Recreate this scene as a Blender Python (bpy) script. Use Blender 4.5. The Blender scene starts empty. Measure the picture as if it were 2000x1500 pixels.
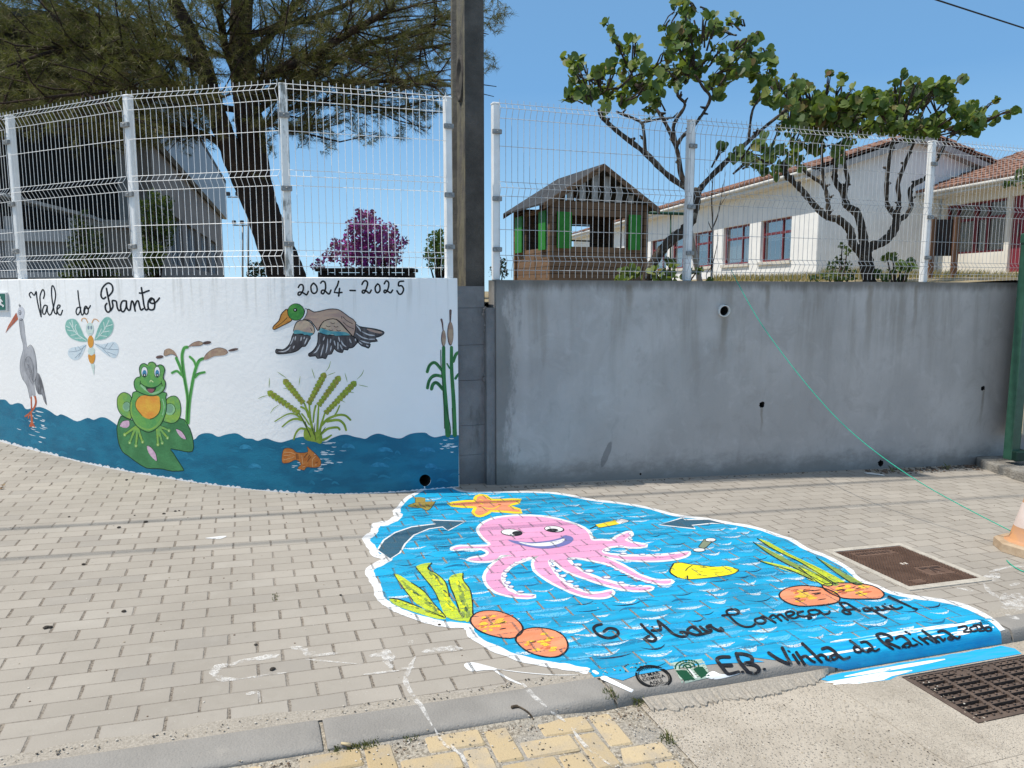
import bpy, bmesh, math, random
from mathutils import Vector, Matrix
R = math.radians
random.seed(7)
C = bpy.context.scene.collection

# ------------------------------------------------------------------ camera
EYE = 1.56
FPX = 1441.0                       # focal length in photo pixels (2000 x 1500)
PITCH = math.atan((750 - 569) / FPX)
cam_d = bpy.data.cameras.new('camera')
cam_d.sensor_width = 36.0
cam_d.lens = 36.0 * FPX / 2000.0
cam_d.clip_start = 0.05
cam_d.clip_end = 3000
cam = bpy.data.objects.new('camera', cam_d)
cam.location = (0, 0, EYE)
cam.rotation_euler = (R(90) - PITCH, 0, 0)
C.objects.link(cam)
bpy.context.scene.camera = cam

# ------------------------------------------------------------------ light
SUN = Vector((-0.915, -0.184, 1.773)).normalized()
w = bpy.data.worlds.new('World')
bpy.context.scene.world = w
w.use_nodes = True
nt = w.node_tree
bg = nt.nodes['Background']
sky = nt.nodes.new('ShaderNodeTexSky')
sky.sky_type = 'NISHITA'
sky.sun_disc = False
sky.sun_elevation = math.asin(SUN.z)
sky.sun_rotation = math.atan2(SUN.x, SUN.y)
sky.air_density = 0.7
sky.dust_density = 0.0
sky.ozone_density = 4.0
sky.altitude = 1500
# clear summer sky: the physical sky evened out by a plain gradient of height
tc = nt.nodes.new('ShaderNodeTexCoord')
sx = nt.nodes.new('ShaderNodeSeparateXYZ')
nt.links.new(tc.outputs['Generated'], sx.inputs[0])
rp = nt.nodes.new('ShaderNodeValToRGB')
nt.links.new(sx.outputs[2], rp.inputs[0])
for i, (ps, cl) in enumerate(((0.0, (.27, .44, .575)), (.10, (.205, .385, .555)), (.25, (.115, .268, .475)), (.46, (.118, .248, .43)), (.8, (.42, .46, .50)), (1.0, (.30, .36, .44)))):
    e_ = rp.color_ramp.elements[i] if i < 2 else rp.color_ramp.elements.new(ps)
    e_.position = ps; e_.color = (*cl, 1)
s1 = nt.nodes.new('ShaderNodeMix'); s1.data_type = 'RGBA'; s1.blend_type = 'MULTIPLY'; s1.inputs[0].default_value = 1
nt.links.new(sky.outputs[0], s1.inputs[6]); s1.inputs[7].default_value = (.1, .1, .1, 1)
s2 = nt.nodes.new('ShaderNodeMix'); s2.data_type = 'RGBA'; s2.inputs[0].default_value = .8
nt.links.new(s1.outputs[2], s2.inputs[6]); nt.links.new(rp.outputs[0], s2.inputs[7])
nt.links.new(s2.outputs[2], bg.inputs[0])
bg.inputs[1].default_value = 1.0
sd = bpy.data.lights.new('sun', 'SUN')
sd.energy = 2.7
sd.angle = R(0.53)
sd.color = (1.0, 0.94, 0.84)
so = bpy.data.objects.new('sun', sd)
so.rotation_euler = SUN.to_track_quat('Z', 'Y').to_euler()
C.objects.link(so)
vs = bpy.context.scene.view_settings
vs.view_transform = 'Standard'
vs.look = 'None'
vs.exposure = 0.72
vs.gamma = 1.0
bpy.context.scene.cycles.max_bounces = 6

# ------------------------------------------------------------------ measured geometry
PA, PB, PC = -0.0480, 0.0012, 0.0           # pavement plane z = PA x + PB y
OX, OY = -1.739, 2.636                      # origin of the paver lattice
TX, TY = math.cos(R(20)), math.sin(R(20))   # along the kerb
QF = -0.66                                   # kerb face
DROPQ = (-0.505, QF)                     # kerb back and front (q)

def sq(x, y):
    dx, dy = x - OX, y - OY
    return dx * TX + dy * TY, -dx * TY + dy * TX
def xy(s, q):
    return OX + s * TX - q * TY, OY + s * TY + q * TX
def qf(s):                                   # the left stones show a wider face-up strip
    return -0.688 + 0.033 * min(1, max(0, (s - 1.9) / .25))
def drop(s):
    return min(0.055, max(0.006, 0.006 + 0.045 * (s - 1.4)))
def surf_off(s, q):
    if q > DROPQ[0]: return 0.0
    if q < -.512: q = -.512 + (q + .512) * (QF + .512) / (qf(s) + .512)
    if q > -0.53: return 0.010 * (-0.505 - q) / 0.025
    if q > -0.635: return 0.010
    d = drop(s)
    if q > QF:
        t = (-0.635 - q) / (-0.635 - QF)
        return 0.010 - (0.010 + d) * (1 - math.sqrt(max(0, 1 - t * t)) ) if t < 1 else -d
    return -d
def gz(x, y):
    return PA * x + PB * y + surf_off(*sq(x, y))
def gp(s, q, dz=0.0):
    x, y = xy(s, q)
    return Vector((x, y, PA * x + PB * y + surf_off(s, q) + dz))
CP, SP = math.cos(PITCH), math.sin(PITCH)
def ray(u, v):                              # direction of a photo point, from the eye
    a, b = (u - 1000) / FPX, (v - 750) / FPX
    return Vector((a, CP - b * SP, -b * CP - SP))
def on_ground(u, v):
    d = ray(u, v); k = d.z - PA * d.x - PB * d.y
    ta, tb = (.012 - EYE) / k, (-.06 - EYE) / k          # the surface lies between these two planes
    F = lambda t: EYE + k * t - surf_off(*sq(d.x * t, d.y * t))
    a = ta
    for i in range(1, 41):
        b = ta + (tb - ta) * i / 40
        if F(b) <= 0: break
        a = b
    for _ in range(24):
        m = (a + b) / 2
        if F(m) > 0: a = m
        else: b = m
    return d.x * b, d.y * b
def at(u, v, Y):                            # the photo point at distance Y
    d = ray(u, v)
    p = d * (Y / d.y)
    return Vector((p.x, p.y, p.z + EYE))

# ------------------------------------------------------------------ materials
def lin(h):
    c = [int(h[i:i + 2], 16) / 255 for i in (0, 2, 4)]
    return tuple(x / 12.92 if x <= .04045 else ((x + .055) / 1.055) ** 2.4 for x in c)
class N:
    """Small helper for building node trees."""
    def __init__(s, m):
        s.t = m.node_tree
    def new(s, ty, **k):
        n = s.t.nodes.new(ty)
        for a, b in k.items(): setattr(n, a, b)
        return n
    def put(s, sock, v):
        if hasattr(v, 'is_linked'): s.t.links.new(v, sock)
        elif v is not None:
            if sock.type == 'RGBA' and len(v) == 3: v = (*v, 1)
            sock.default_value = v
    def math(s, op, a, b=None, c=None, clamp=False):
        n = s.new('ShaderNodeMath', operation=op, use_clamp=clamp)
        for i, x in enumerate((a, b, c)): s.put(n.inputs[i], x)
        return n.outputs[0]
    def vec(s, op, a, b=None, out=0):
        n = s.new('ShaderNodeVectorMath', operation=op)
        s.put(n.inputs[0], a)
        if b is not None:
            s.put(n.inputs[3 if op == 'SCALE' else 1], b)
        return n.outputs[1 if op in ('DOT_PRODUCT', 'LENGTH') else 0]
    def noise(s, v, scale, detail=3, rough=.55, dist=0, out=0):
        n = s.new('ShaderNodeTexNoise')
        s.put(n.inputs['Vector'], v)
        n.inputs['Scale'].default_value = scale
        n.inputs['Detail'].default_value = detail
        n.inputs['Roughness'].default_value = rough
        n.inputs['Distortion'].default_value = dist
        return n.outputs[out]
    def voro(s, v, scale, out=0, feature='F1'):
        n = s.new('ShaderNodeTexVoronoi', feature=feature)
        s.put(n.inputs['Vector'], v)
        n.inputs['Scale'].default_value = scale
        return n.outputs[out]
    def mix(s, f, a, b, mode='MIX'):
        n = s.new('ShaderNodeMix', data_type='RGBA', blend_type=mode)
        s.put(n.inputs[0], f); s.put(n.inputs[6], a); s.put(n.inputs[7], b)
        return n.outputs[2]
    def ss(s, x, a, b, lo=0.0, hi=1.0):      # smoothstep a..b
        n = s.new('ShaderNodeMapRange', interpolation_type='SMOOTHSTEP')
        s.put(n.inputs[0], x)
        for i, q in enumerate((a, b, lo, hi)): n.inputs[i + 1].default_value = q
        return n.outputs[0]
    def bump(s, h, strength, dist, normal=None):
        n = s.new('ShaderNodeBump')
        n.inputs['Strength'].default_value = strength
        n.inputs['Distance'].default_value = dist
        s.put(n.inputs['Height'], h)
        if normal is not None: s.put(n.inputs['Normal'], normal)
        return n.outputs[0]
    def pos(s):
        return s.new('ShaderNodeNewGeometry').outputs['Position']
    def obj(s):
        return s.new('ShaderNodeTexCoord').outputs['Object']
def new_mat(name):
    m = bpy.data.materials.new(name)
    m.use_nodes = True
    b = m.node_tree.nodes['Principled BSDF']
    b.inputs['Specular IOR Level'].default_value = 0.3
    return m, N(m), b
MATS = {}
def plain(name, c1, c2=None, scale=6.0, rough=.7, bump=0.0, bscale=40.0, metal=0.0, spec=.3, contrast=(.35, .65), stretch=None, bdist=.01):
    """Paint, stone, timber ...: two tones mixed by noise, with a fine relief."""
    if name in MATS: return MATS[name]
    m, n, b = new_mat(name)
    p = n.pos()
    if stretch: p = n.vec('MULTIPLY', p, stretch)
    c1 = lin(c1) if isinstance(c1, str) else c1
    if c2:
        c2 = lin(c2) if isinstance(c2, str) else c2
        n.put(b.inputs['Base Color'], n.mix(n.ss(n.noise(p, scale, 5, .6), *contrast), c1, c2))
    else: n.put(b.inputs['Base Color'], c1)
    b.inputs['Roughness'].default_value = rough
    b.inputs['Metallic'].default_value = metal
    b.inputs['Specular IOR Level'].default_value = spec
    if bump: n.put(b.inputs['Normal'], n.bump(n.noise(p, bscale, 4), bump, bdist))
    MATS[name] = m
    return m

def lattice(n):
    """Running bond of 208 x 100 mm pavers on the pavement: joint mask, random per paver, s, q."""
    p = n.pos()
    wob = n.vec('SUBTRACT', n.noise(p, 2.3, 2, out=1), (.5, .5, .5))
    p2 = n.vec('ADD', p, n.vec('SCALE', wob, .012))
    p2 = n.vec('SUBTRACT', p2, (OX, OY, 0))
    s = n.vec('DOT_PRODUCT', p2, (TX, TY, 0))
    q = n.vec('DOT_PRODUCT', p2, (-TY, TX, 0))
    rf = n.math('ADD', n.math('DIVIDE', q, .1), .5)
    row = n.math('FLOOR', rf)
    fv = n.math('SUBTRACT', rf, row)
    par = n.math('MULTIPLY', n.math('FLOORED_MODULO', row, 2.0), .5)
    wn = n.new('ShaderNodeTexWhiteNoise', noise_dimensions='1D')
    n.put(wn.inputs['W'], row)
    sh = n.math('MULTIPLY', n.math('SUBTRACT', wn.outputs[0], .5), .07)
    cf = n.math('ADD', n.math('ADD', n.math('DIVIDE', s, .208), par), sh)
    col = n.math('FLOOR', cf)
    fu = n.math('SUBTRACT', cf, col)
    du = n.math('MULTIPLY', n.math('MINIMUM', fu, n.math('SUBTRACT', 1.0, fu)), .208)
    dv = n.math('MULTIPLY', n.math('MINIMUM', fv, n.math('SUBTRACT', 1.0, fv)), .1)
    rag = n.math('MULTIPLY', n.math('SUBTRACT', n.noise(p, 60, 2), .5), .007)
    vary = n.math('MULTIPLY', n.math('SUBTRACT', n.noise(p, 5, 2), .5), .006)
    ju = n.ss(n.math('ADD', du, n.math('ADD', rag, vary)), .0068, .0035)
    jv = n.ss(n.math('ADD', dv, n.math('MULTIPLY', n.math('ADD', rag, vary), .5)), .0036, .0012)
    joint = n.math('MAXIMUM', ju, n.math('MULTIPLY', jv, .62))
    edge = n.math('MAXIMUM', n.ss(du, .014, .004), n.ss(dv, .009, .0015))
    cmb = n.new('ShaderNodeCombineXYZ')
    n.put(cmb.inputs[0], col); n.put(cmb.inputs[1], row)
    w2 = n.new('ShaderNodeTexWhiteNoise', noise_dimensions='2D')
    n.put(w2.inputs['Vector'], cmb.outputs[0])
    return p, joint, edge, w2.outputs[0], ju, s, q

def pavement_mat():
    m, n, b = new_mat('grey_pavers')
    p, joint, edge, rnd, ju, s, q = lattice(n)
    c = n.mix(rnd, (.345, .312, .270), (.405, .368, .320))
    c = n.mix(n.ss(rnd, .90, .97, 0, .6), c, (.285, .262, .235))
    c = n.mix(n.ss(rnd, .06, .02, 0, .5), c, (.47, .435, .385))
    c = n.mix(n.math('MULTIPLY', n.ss(n.noise(p, 26, 5, .75), .55, .75), .35), c, (.27, .245, .21))
    c = n.mix(n.math('MULTIPLY', n.ss(n.noise(p, 1.1, 4, .6), .35, .7), .45), c, (.262, .236, .203))
    c = n.mix(n.math('MULTIPLY', n.ss(n.noise(p, 9, 4, .65), .5, .75), .25), c, (.43, .40, .355))
    c = n.mix(n.math('MULTIPLY', n.ss(n.noise(p, 240, 2), .6, .78), .5), c, (.24, .22, .20))
    c = n.mix(n.math('MULTIPLY', n.ss(n.voro(p, 34), .11, .04), .28), c, (.62, .59, .55))
    c = n.mix(n.math('MULTIPLY', edge, .16), c, (.24, .21, .185))
    sand = n.mix(n.ss(n.noise(p, 110, 2), .35, .65), (.10, .082, .066), (.27, .23, .185))
    fill = n.math('MULTIPLY', joint, n.ss(n.noise(p, 3.5, 3), .28, .6, .42, .95))
    c = n.mix(fill, c, sand)
    n.put(b.inputs['Base Color'], c)
    b.inputs['Roughness'].default_value = .88
    h = n.math('ADD', n.math('MULTIPLY', n.math('SUBTRACT', 1.0, joint), .7), n.math('MULTIPLY', n.noise(p, 150, 3), .22))
    h = n.math('ADD', h, n.math('MULTIPLY', rnd, .25))
    n.put(b.inputs['Normal'], n.bump(h, .7, .006))
    return m

def ground_paint(name, c1, c2=None, joints=.75, worn=.0, scale=9.0, stretch=True):
    """Brushed paint on the pavers; some joints and worn specks stay bare."""
    m, n, b = new_mat(name)
    p, joint, edge, rnd, ju, s, q = lattice(n)
    c1 = lin(c1) if isinstance(c1, str) else c1
    if c2:
        c2 = lin(c2) if isinstance(c2, str) else c2
        cmb = n.new('ShaderNodeCombineXYZ')
        n.put(cmb.inputs[0], s); n.put(cmb.inputs[1], n.math('MULTIPLY', q, 4.5 if stretch else 1.0))
        c1 = n.mix(n.ss(n.noise(cmb.outputs[0], scale, 4, .65, .6), .36, .66), c1, c2)
    c1 = n.mix(n.math('MULTIPLY', rnd, .14), c1, (.02, .02, .03))
    c1 = n.mix(n.math('MULTIPLY', n.ss(n.noise(p, 22, 5, .7), .5, .8), .22), c1, (.32, .31, .29))
    pat = n.ss(n.noise(p, 6, 3), .36, .56)
    tone = n.mix(n.math('MULTIPLY', joint, .55), c1, (.10, .12, .13))
    n.put(b.inputs['Base Color'], tone)
    b.inputs['Roughness'].default_value = .55
    jm = n.math('MULTIPLY', n.math('MAXIMUM', ju, n.math('MULTIPLY', joint, .55)), n.math('MULTIPLY', pat, joints))
    jm = n.math('MAXIMUM', jm, n.math('MULTIPLY', edge, n.ss(n.noise(p, 95, 4, .7), .56, .60)))
    if worn: jm = n.math('MAXIMUM', jm, n.ss(n.noise(p, 130, 4, .75), .60 - worn * .1, .67 - worn * .1))
    n.put(b.inputs['Alpha'], n.math('SUBTRACT', 1.0, n.math('GREATER_THAN', jm, .5)))
    h = n.math('ADD', n.math('SUBTRACT', 1.0, joint), n.math('MULTIPLY', n.noise(p, 150, 3), .2))
    n.put(b.inputs['Normal'], n.bump(h, .55, .005))
    return m

def brush_mat(name, c, cover=.5, scale=(18, 70), seed=0.0):
    """Dry, patchy brush marks: paint only where the brush touched."""
    m, n, b = new_mat(name)
    p, joint, edge, rnd, ju, s, q = lattice(n)
    cmb = n.new('ShaderNodeCombineXYZ')
    n.put(cmb.inputs[0], n.math('MULTIPLY', s, scale[0])); n.put(cmb.inputs[1], n.math('MULTIPLY', q, scale[1]))
    cmb.inputs[2].default_value = seed
    a = n.ss(n.noise(cmb.outputs[0], 1.0, 5, .7), .62 - cover * .3, .70 - cover * .3)
    n.put(b.inputs['Base Color'], lin(c))
    b.inputs['Roughness'].default_value = .6
    n.put(b.inputs['Alpha'], n.math('GREATER_THAN', a, .5))
    return m

# ------------------------------------------------------------------ mesh building
class MB:
    def __init__(s):
        s.v = []; s.f = []; s.m = []; s.sm = []
    def add(s, verts, faces, mi=0, smooth=False):
        o = len(s.v)
        s.v += [tuple(x) for x in verts]
        s.f += [tuple(i + o for i in f) for f in faces]
        s.m += [mi] * len(faces); s.sm += [smooth] * len(faces)
    def box(s, c, size, rz=0.0, mi=0, bev=0.0, mat=None):
        """Box with centre c, full sizes, turned about z; optional chamfer of the vertical and top edges."""
        hx, hy, hz = (x / 2 for x in size)
        M = mat if mat else Matrix.Translation(Vector(c)) @ Matrix.Rotation(rz, 4, 'Z')
        if not bev:
            vs_ = [(x, y, z) for z in (-hz, hz) for x, y in ((-hx, -hy), (hx, -hy), (hx, hy), (-hx, hy))]
            s.add([M @ Vector(q) for q in vs_], [(3, 2, 1, 0), (4, 5, 6, 7), (0, 1, 5, 4), (1, 2, 6, 5), (2, 3, 7, 6), (3, 0, 4, 7)], mi)
        else:
            b = min(bev, hx * .9, hy * .9, hz * .9)
            ring = lambda ax, ay, z: [(x, y, z) for x, y in ((-ax + b, -ay), (ax - b, -ay), (ax, -ay + b), (ax, ay - b), (ax - b, ay), (-ax + b, ay), (-ax, ay - b), (-ax, -ay + b))]
            vs_ = ring(hx - b, hy - b, -hz) + ring(hx, hy, -hz + b) + ring(hx, hy, hz - b) + ring(hx - b, hy - b, hz)
            f = [tuple(range(7, -1, -1)), tuple(range(24, 32))]
            for k in range(3):
                for i in range(8):
                    j = (i + 1) % 8
                    f.append((k * 8 + i, k * 8 + j, k * 8 + 8 + j, k * 8 + 8 + i))
            s.add([M @ Vector(q) for q in vs_], f, mi)
    def tube(s, pts, rad, n=6, mi=0, smooth=True, caps=True):
        pts = [Vector(p) for p in pts]
        if not hasattr(rad, '__len__'): rad = [rad] * len(pts)
        o = []; ref = None
        for i, p in enumerate(pts):
            d = (pts[min(i + 1, len(pts) - 1)] - pts[max(i - 1, 0)])
            d = d.normalized() if d.length > 1e-9 else Vector((0, 0, 1))
            if ref is None:
                ref = Vector((1, 0, 0)) if abs(d.x) < .8 else Vector((0, 1, 0))
            a = (ref - d * ref.dot(d)).normalized(); ref = a
            b = d.cross(a)
            o += [p + (a * math.cos(2 * math.pi * k / n) + b * math.sin(2 * math.pi * k / n)) * rad[i] for k in range(n)]
        f = []
        for i in range(len(pts) - 1):
            for k in range(n):
                j = (k + 1) % n
                f.append((i * n + k, i * n + j, i * n + n + j, i * n + n + k))
        if caps:
            f.append(tuple(range(n - 1, -1, -1))); f.append(tuple(range((len(pts) - 1) * n, len(pts) * n)))
        s.add(o, f, mi, smooth)
    def lathe(s, c, prof, n=20, mi=0, smooth=True, axis=None):
        M = axis if axis else Matrix.Translation(Vector(c))
        vs_ = [M @ Vector((r * math.cos(2 * math.pi * k / n), r * math.sin(2 * math.pi * k / n), z)) for r, z in prof for k in range(n)]
        f = []
        for i in range(len(prof) - 1):
            for k in range(n):
                j = (k + 1) % n
                f.append((i * n + k, i * n + j, i * n + n + j, i * n + n + k))
        s.add(vs_, f, mi, smooth)
    def prism(s, poly, vec, mi=0):
        """Closed solid: planar polygon poly (3-D points) swept by vec."""
        n = len(poly); vec = Vector(vec)
        a = [Vector(p) for p in poly]
        f = [tuple(range(n - 1, -1, -1)), tuple(range(n, 2 * n))] + [(i, (i + 1) % n, n + (i + 1) % n, n + i) for i in range(n)]
        s.add(a + [p + vec for p in a], f, mi)
    def build(s, name, mats, parent=None):
        me = bpy.data.meshes.new(name)
        me.from_pydata(s.v, [], s.f)
        for m in (mats if isinstance(mats, (list, tuple)) else [mats]): me.materials.append(m)
        if len(me.materials) > 1: me.polygons.foreach_set('material_index', s.m)
        me.polygons.foreach_set('use_smooth', s.sm)
        me.update()
        o = bpy.data.objects.new(name, me)
        C.objects.link(o)
        if parent:
            o.parent = parent
            o.matrix_parent_inverse = Matrix.Translation(-Vector(parent.location))
        return o
def tag(o, label=None, cat=None, group=None, kind=None):
    if label: o['label'] = label
    if cat: o['category'] = cat
    if group: o['group'] = group
    if kind: o['kind'] = kind
    return o
def thing(name, label, cat, loc=(0, 0, 0), group=None):
    o = bpy.data.objects.new(name, None)
    o.empty_display_size = .1
    o.location = loc
    C.objects.link(o)
    return tag(o, label, cat, group)
def smooth(pts, n=6, closed=False):
    """Catmull-Rom through 2-D points."""
    P = [Vector(p) for p in pts]
    L = len(P)
    out = []
    for i in range(L if closed else L - 1):
        g = (lambda k: P[k % L]) if closed else (lambda k: P[min(max(k, 0), L - 1)])
        a, b, c, d = g(i - 1), g(i), g(i + 1), g(i + 2)
        for j in range(n):
            t = j / n
            out.append(.5 * ((2 * b) + (c - a) * t + (2 * a - 5 * b + 4 * c - d) * t * t + (3 * b - a - 3 * c + d) * t ** 3))
    if not closed: out.append(P[-1])
    return [tuple(p) for p in out]
# ================================================================== ground
def grid(ss_, qs_, f):
    m = MB()
    v = [f(s, q) for s in ss_ for q in qs_]
    k = len(qs_)
    fs = [(i * k + j, (i + 1) * k + j, (i + 1) * k + j + 1, i * k + j + 1) for i in range(len(ss_) - 1) for j in range(k - 1)]
    m.add(v, fs)
    return m
def lsp(a, b, n): return [a + (b - a) * i / n for i in range(n + 1)]
flat = lambda s, q: Vector((*xy(s, q), PA * xy(s, q)[0] + PB * xy(s, q)[1]))
M_PAVE = pavement_mat()
pv = grid(lsp(-9, 14, 46), [-.507] + lsp(-.4, 2.5, 8) + [3.2, 4, 5, 6, 7], flat).build('pavement', M_PAVE)
tag(pv, kind='structure')

# kerb of precast stones
m, n, b = new_mat('kerb_concrete')
p = n.pos()
c = n.mix(n.ss(n.noise(p, 3, 4, .6), .3, .7), (.258, .244, .226), (.315, .298, .276))
c = n.mix(n.math('MULTIPLY', n.ss(n.noise(p, 180, 2), .55, .75), .35), c, (.17, .165, .16))
c = n.mix(n.math('MULTIPLY', n.ss(n.noise(p, 14, 5, .7), .58, .75), .5), c, (.37, .345, .31))
c = n.mix(n.math('MULTIPLY', n.ss(n.voro(p, 46), .10, .03), .5), c, (.15, .13, .11))
n.put(b.inputs['Base Color'], c); b.inputs['Roughness'].default_value = .95; b.inputs['Specular IOR Level'].default_value = .15
n.put(b.inputs['Normal'], n.bump(n.math('ADD', n.noise(p, 120, 4), n.math('MULTIPLY', n.noise(p, 16, 4), .8)), .6, .006))
M_KERB = m
kb = MB()
JS = [-9.04 + 1.108 * i for i in range(0, 21)]
prof = [-.512, -.525, -.55, -.60, -.635, -.64, -.645, -.649, -.652, -.6545, -.6565, -.658, -.6592, -.66]
for a, b_ in zip(JS, JS[1:]):
    g = .016
    rr = random.uniform(-.0006, .0006)
    ss_ = [a + g / 2, a + g / 2 + .01] + lsp(a + .06, b_ - .06, 3) + [b_ - g / 2 - .01, b_ - g / 2]
    v = []
    for i, s in enumerate(ss_):
        e = .004 if i in (0, len(ss_) - 1) else 0
        w_ = lambda q: -.512 + (q + .512) * (qf(s) + .512) / (QF + .512)
        v += [gp(s, w_(q), rr - e) for q in prof] + [gp(s, qf(s) - .0005, -.08), ]
    k = len(prof) + 1
    kb.add(v, [(i * k + j, i * k + j + 1, (i + 1) * k + j + 1, (i + 1) * k + j) for i in range(len(ss_) - 1) for j in range(k - 1)], 0, True)
    for i in (0, len(ss_) - 1):                                     # stone ends
        q0 = flat(ss_[i], -.51) - Vector((0, 0, .09))
        base = [v[i * k + j] for j in range(k)]
        kb.add(base + [q0], [tuple(range(k + 1))], 0)
tag(kb.build('kerb', M_KERB), kind='structure')
# sand and mortar under and behind the kerb stones
m, n, b = new_mat('sandy_mortar')
p = n.pos()
c = n.mix(n.ss(n.noise(p, 90, 3), .35, .65), (.25, .215, .17), (.50, .45, .37))
c = n.mix(n.math('MULTIPLY', n.ss(n.noise(p, 4, 4), .45, .65), .7), c, (.36, .34, .31))
n.put(b.inputs['Base Color'], c); b.inputs['Roughness'].default_value = .95
n.put(b.inputs['Normal'], n.bump(n.noise(p, 160, 4), .9, .008))
M_SAND = m
m, n, b = new_mat('pale_mortar')
p = n.pos()
c = n.mix(n.ss(n.noise(p, 120, 3, .6), .3, .7), (.30, .268, .225), (.43, .39, .335))
c = n.mix(n.math('MULTIPLY', n.ss(n.noise(p, 9, 5, .7), .5, .7), .5), c, (.30, .27, .23))
n.put(b.inputs['Base Color'], c); b.inputs['Roughness'].default_value = .95
n.put(b.inputs['Normal'], n.bump(n.noise(p, 130, 4), .7, .006))
M_MORT = m
mb = grid(lsp(-9, 14, 60), [-.74, -.67, -.6, -.52, -.505], lambda s, q: gp(s, q, -.014) if q < -.51 else flat(s, q) + Vector((0, 0, -.004)))
tag(mb.build('kerb_bed', M_SAND), kind='structure')
random.seed(3)
mb = MB()                                                            # mortar haunch along the back of the kerb
for s0 in lsp(-9, 14, 230):
    pass
ss_ = lsp(-9, 14, 400)
v = []
for s in ss_:
    wv = .018 * math.sin(s * 3.1) + .010 * math.sin(s * 11) + random.uniform(-.006, .006)
    v += [flat(s, -.515) + Vector((0, 0, .0006)), flat(s, -.49) + Vector((0, 0, .0008)), flat(s, -.455 + wv) + Vector((0, 0, .0008)), flat(s, -.445 + wv) + Vector((0, 0, .0002))]
mb.add(v, [(i * 4 + j, i * 4 + j + 1, i * 4 + j + 5, i * 4 + j + 4) for i in range(len(ss_) - 1) for j in range(3)], 0, True)
tag(mb.build('mortar_strip', M_MORT), kind='structure')

# ---- road: yellow pavers on the left, gutter concrete on the right
m, n, b = new_mat('gutter_concrete')
p = n.pos()
c = n.mix(n.ss(n.noise(p, 2.2, 5, .6), .3, .7), (.44, .385, .315), (.57, .505, .42))
agg = n.ss(n.voro(p, 85), .34, .14)
dk = n.ss(n.noise(p, 70, 3), .44, .58)
c = n.mix(n.math('MULTIPLY', n.math('MULTIPLY', agg, dk), .62), c, (.22, .19, .16))
c = n.mix(n.math('MULTIPLY', n.ss(n.voro(n.vec('ADD', p, (3, 5, 1)), 60), .16, .05), .55), c, (.62, .58, .52))
c = n.mix(n.math('MULTIPLY', n.ss(n.noise(p, 5, 5, .7), .52, .68), .55), c, (.33, .285, .23))
c = n.mix(n.math('MULTIPLY', n.ss(n.noise(p, 300, 2), .55, .7), .4), c, (.23, .21, .18))
n.put(b.inputs['Base Color'], c); b.inputs['Roughness'].default_value = .92
h = n.math('ADD', n.noise(p, 70, 5, .7), n.math('MULTIPLY', agg, .5))
n.put(b.inputs['Normal'], n.bump(h, .9, .010))
M_GUT = m
rz = lambda s, q: gp(s, min(q, qf(s) - .0001), 0.0)
SY = 2.14                                        # yellow paving ends here
G0, G1, GQ0, GQ1 = 3.405, 4.275, -.765, -1.135   # drain opening
mb = MB()
def patch(a, b_, q0, q1, ns, nq):
    g = grid(lsp(a, b_, ns), lsp(q1, q0, nq), rz); mb.add(g.v, g.f)
patch(SY, G0, -.6601, -4.5, 8, 12); patch(G0, G1, -.6601, GQ0, 4, 1); patch(G0, G1, GQ1, -4.5, 4, 10); patch(G1, 14, -.6601, -4.5, 20, 12)
# dark shaft under the grate
cs = [(G0, GQ0), (G1, GQ0), (G1, GQ1), (G0, GQ1)]
for (a, qa), (b_, qb) in zip(cs, cs[1:] + cs[:1]):
    A, B = rz(a, qa), rz(b_, qb)
    mb.add([A, B, B - Vector((0, 0, .6)), A - Vector((0, 0, .6))], [(0, 1, 2, 3)])
mb.add([rz(a, q_) - Vector((0, 0, .6)) for a, q_ in cs], [(0, 1, 2, 3)])
tag(mb.build('road_gutter', M_GUT), kind='structure')
# smooth concrete collar round the drain, a little proud of the gutter
m = M_GUT.copy(); m.name = 'collar_concrete'
for nd in m.node_tree.nodes:
    if nd.type == 'TEX_VORONOI': nd.inputs['Scale'].default_value *= 1.9
mb = MB()
for a0, a1, q0, q1 in ((3.05, 3.40, -.69, -1.33), (3.40, 4.9, -1.14, -1.33)):
    g = grid(lsp(a0, a1, 6), lsp(q1, q0, 6), lambda s, q: rz(s, q) + Vector((0, 0, .0015)))
    mb.add(g.v, g.f)
tag(mb.build('drain_collar', m), kind='structure')
# crumbling concrete fillet at the foot of the kerb
mb = MB(); random.seed(5)
ss_ = lsp(2.16, 3.1, 90); v = []
for i, s in enumerate(ss_):
    t = i / 90; wd = .075 + .010 * math.sin(s * 17) + random.uniform(-.012, .012)
    if t > .8: wd *= (1 - t) / .2 + .05
    hh = drop(s)
    v += [gp(s, qf(s) + .004, .0) + Vector((0, 0, -.012)), rz(s, qf(s) - .002) + Vector((0, 0, .45 * hh)), rz(s, qf(s) - .002 - wd * .6) + Vector((0, 0, .012 + random.uniform(-.004, .004))), rz(s, qf(s) - .002 - wd) + Vector((0, 0, .007 + random.uniform(-.003, .003))), rz(s, qf(s) - .004 - wd) + Vector((0, 0, -.002))]
mb.add(v, [(i * 5 + j, i * 5 + j + 1, i * 5 + j + 6, i * 5 + j + 5) for i in range(90) for j in range(4)], 0, False)
tag(mb.build('kerb_fillet', M_MORT), kind='structure')

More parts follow.
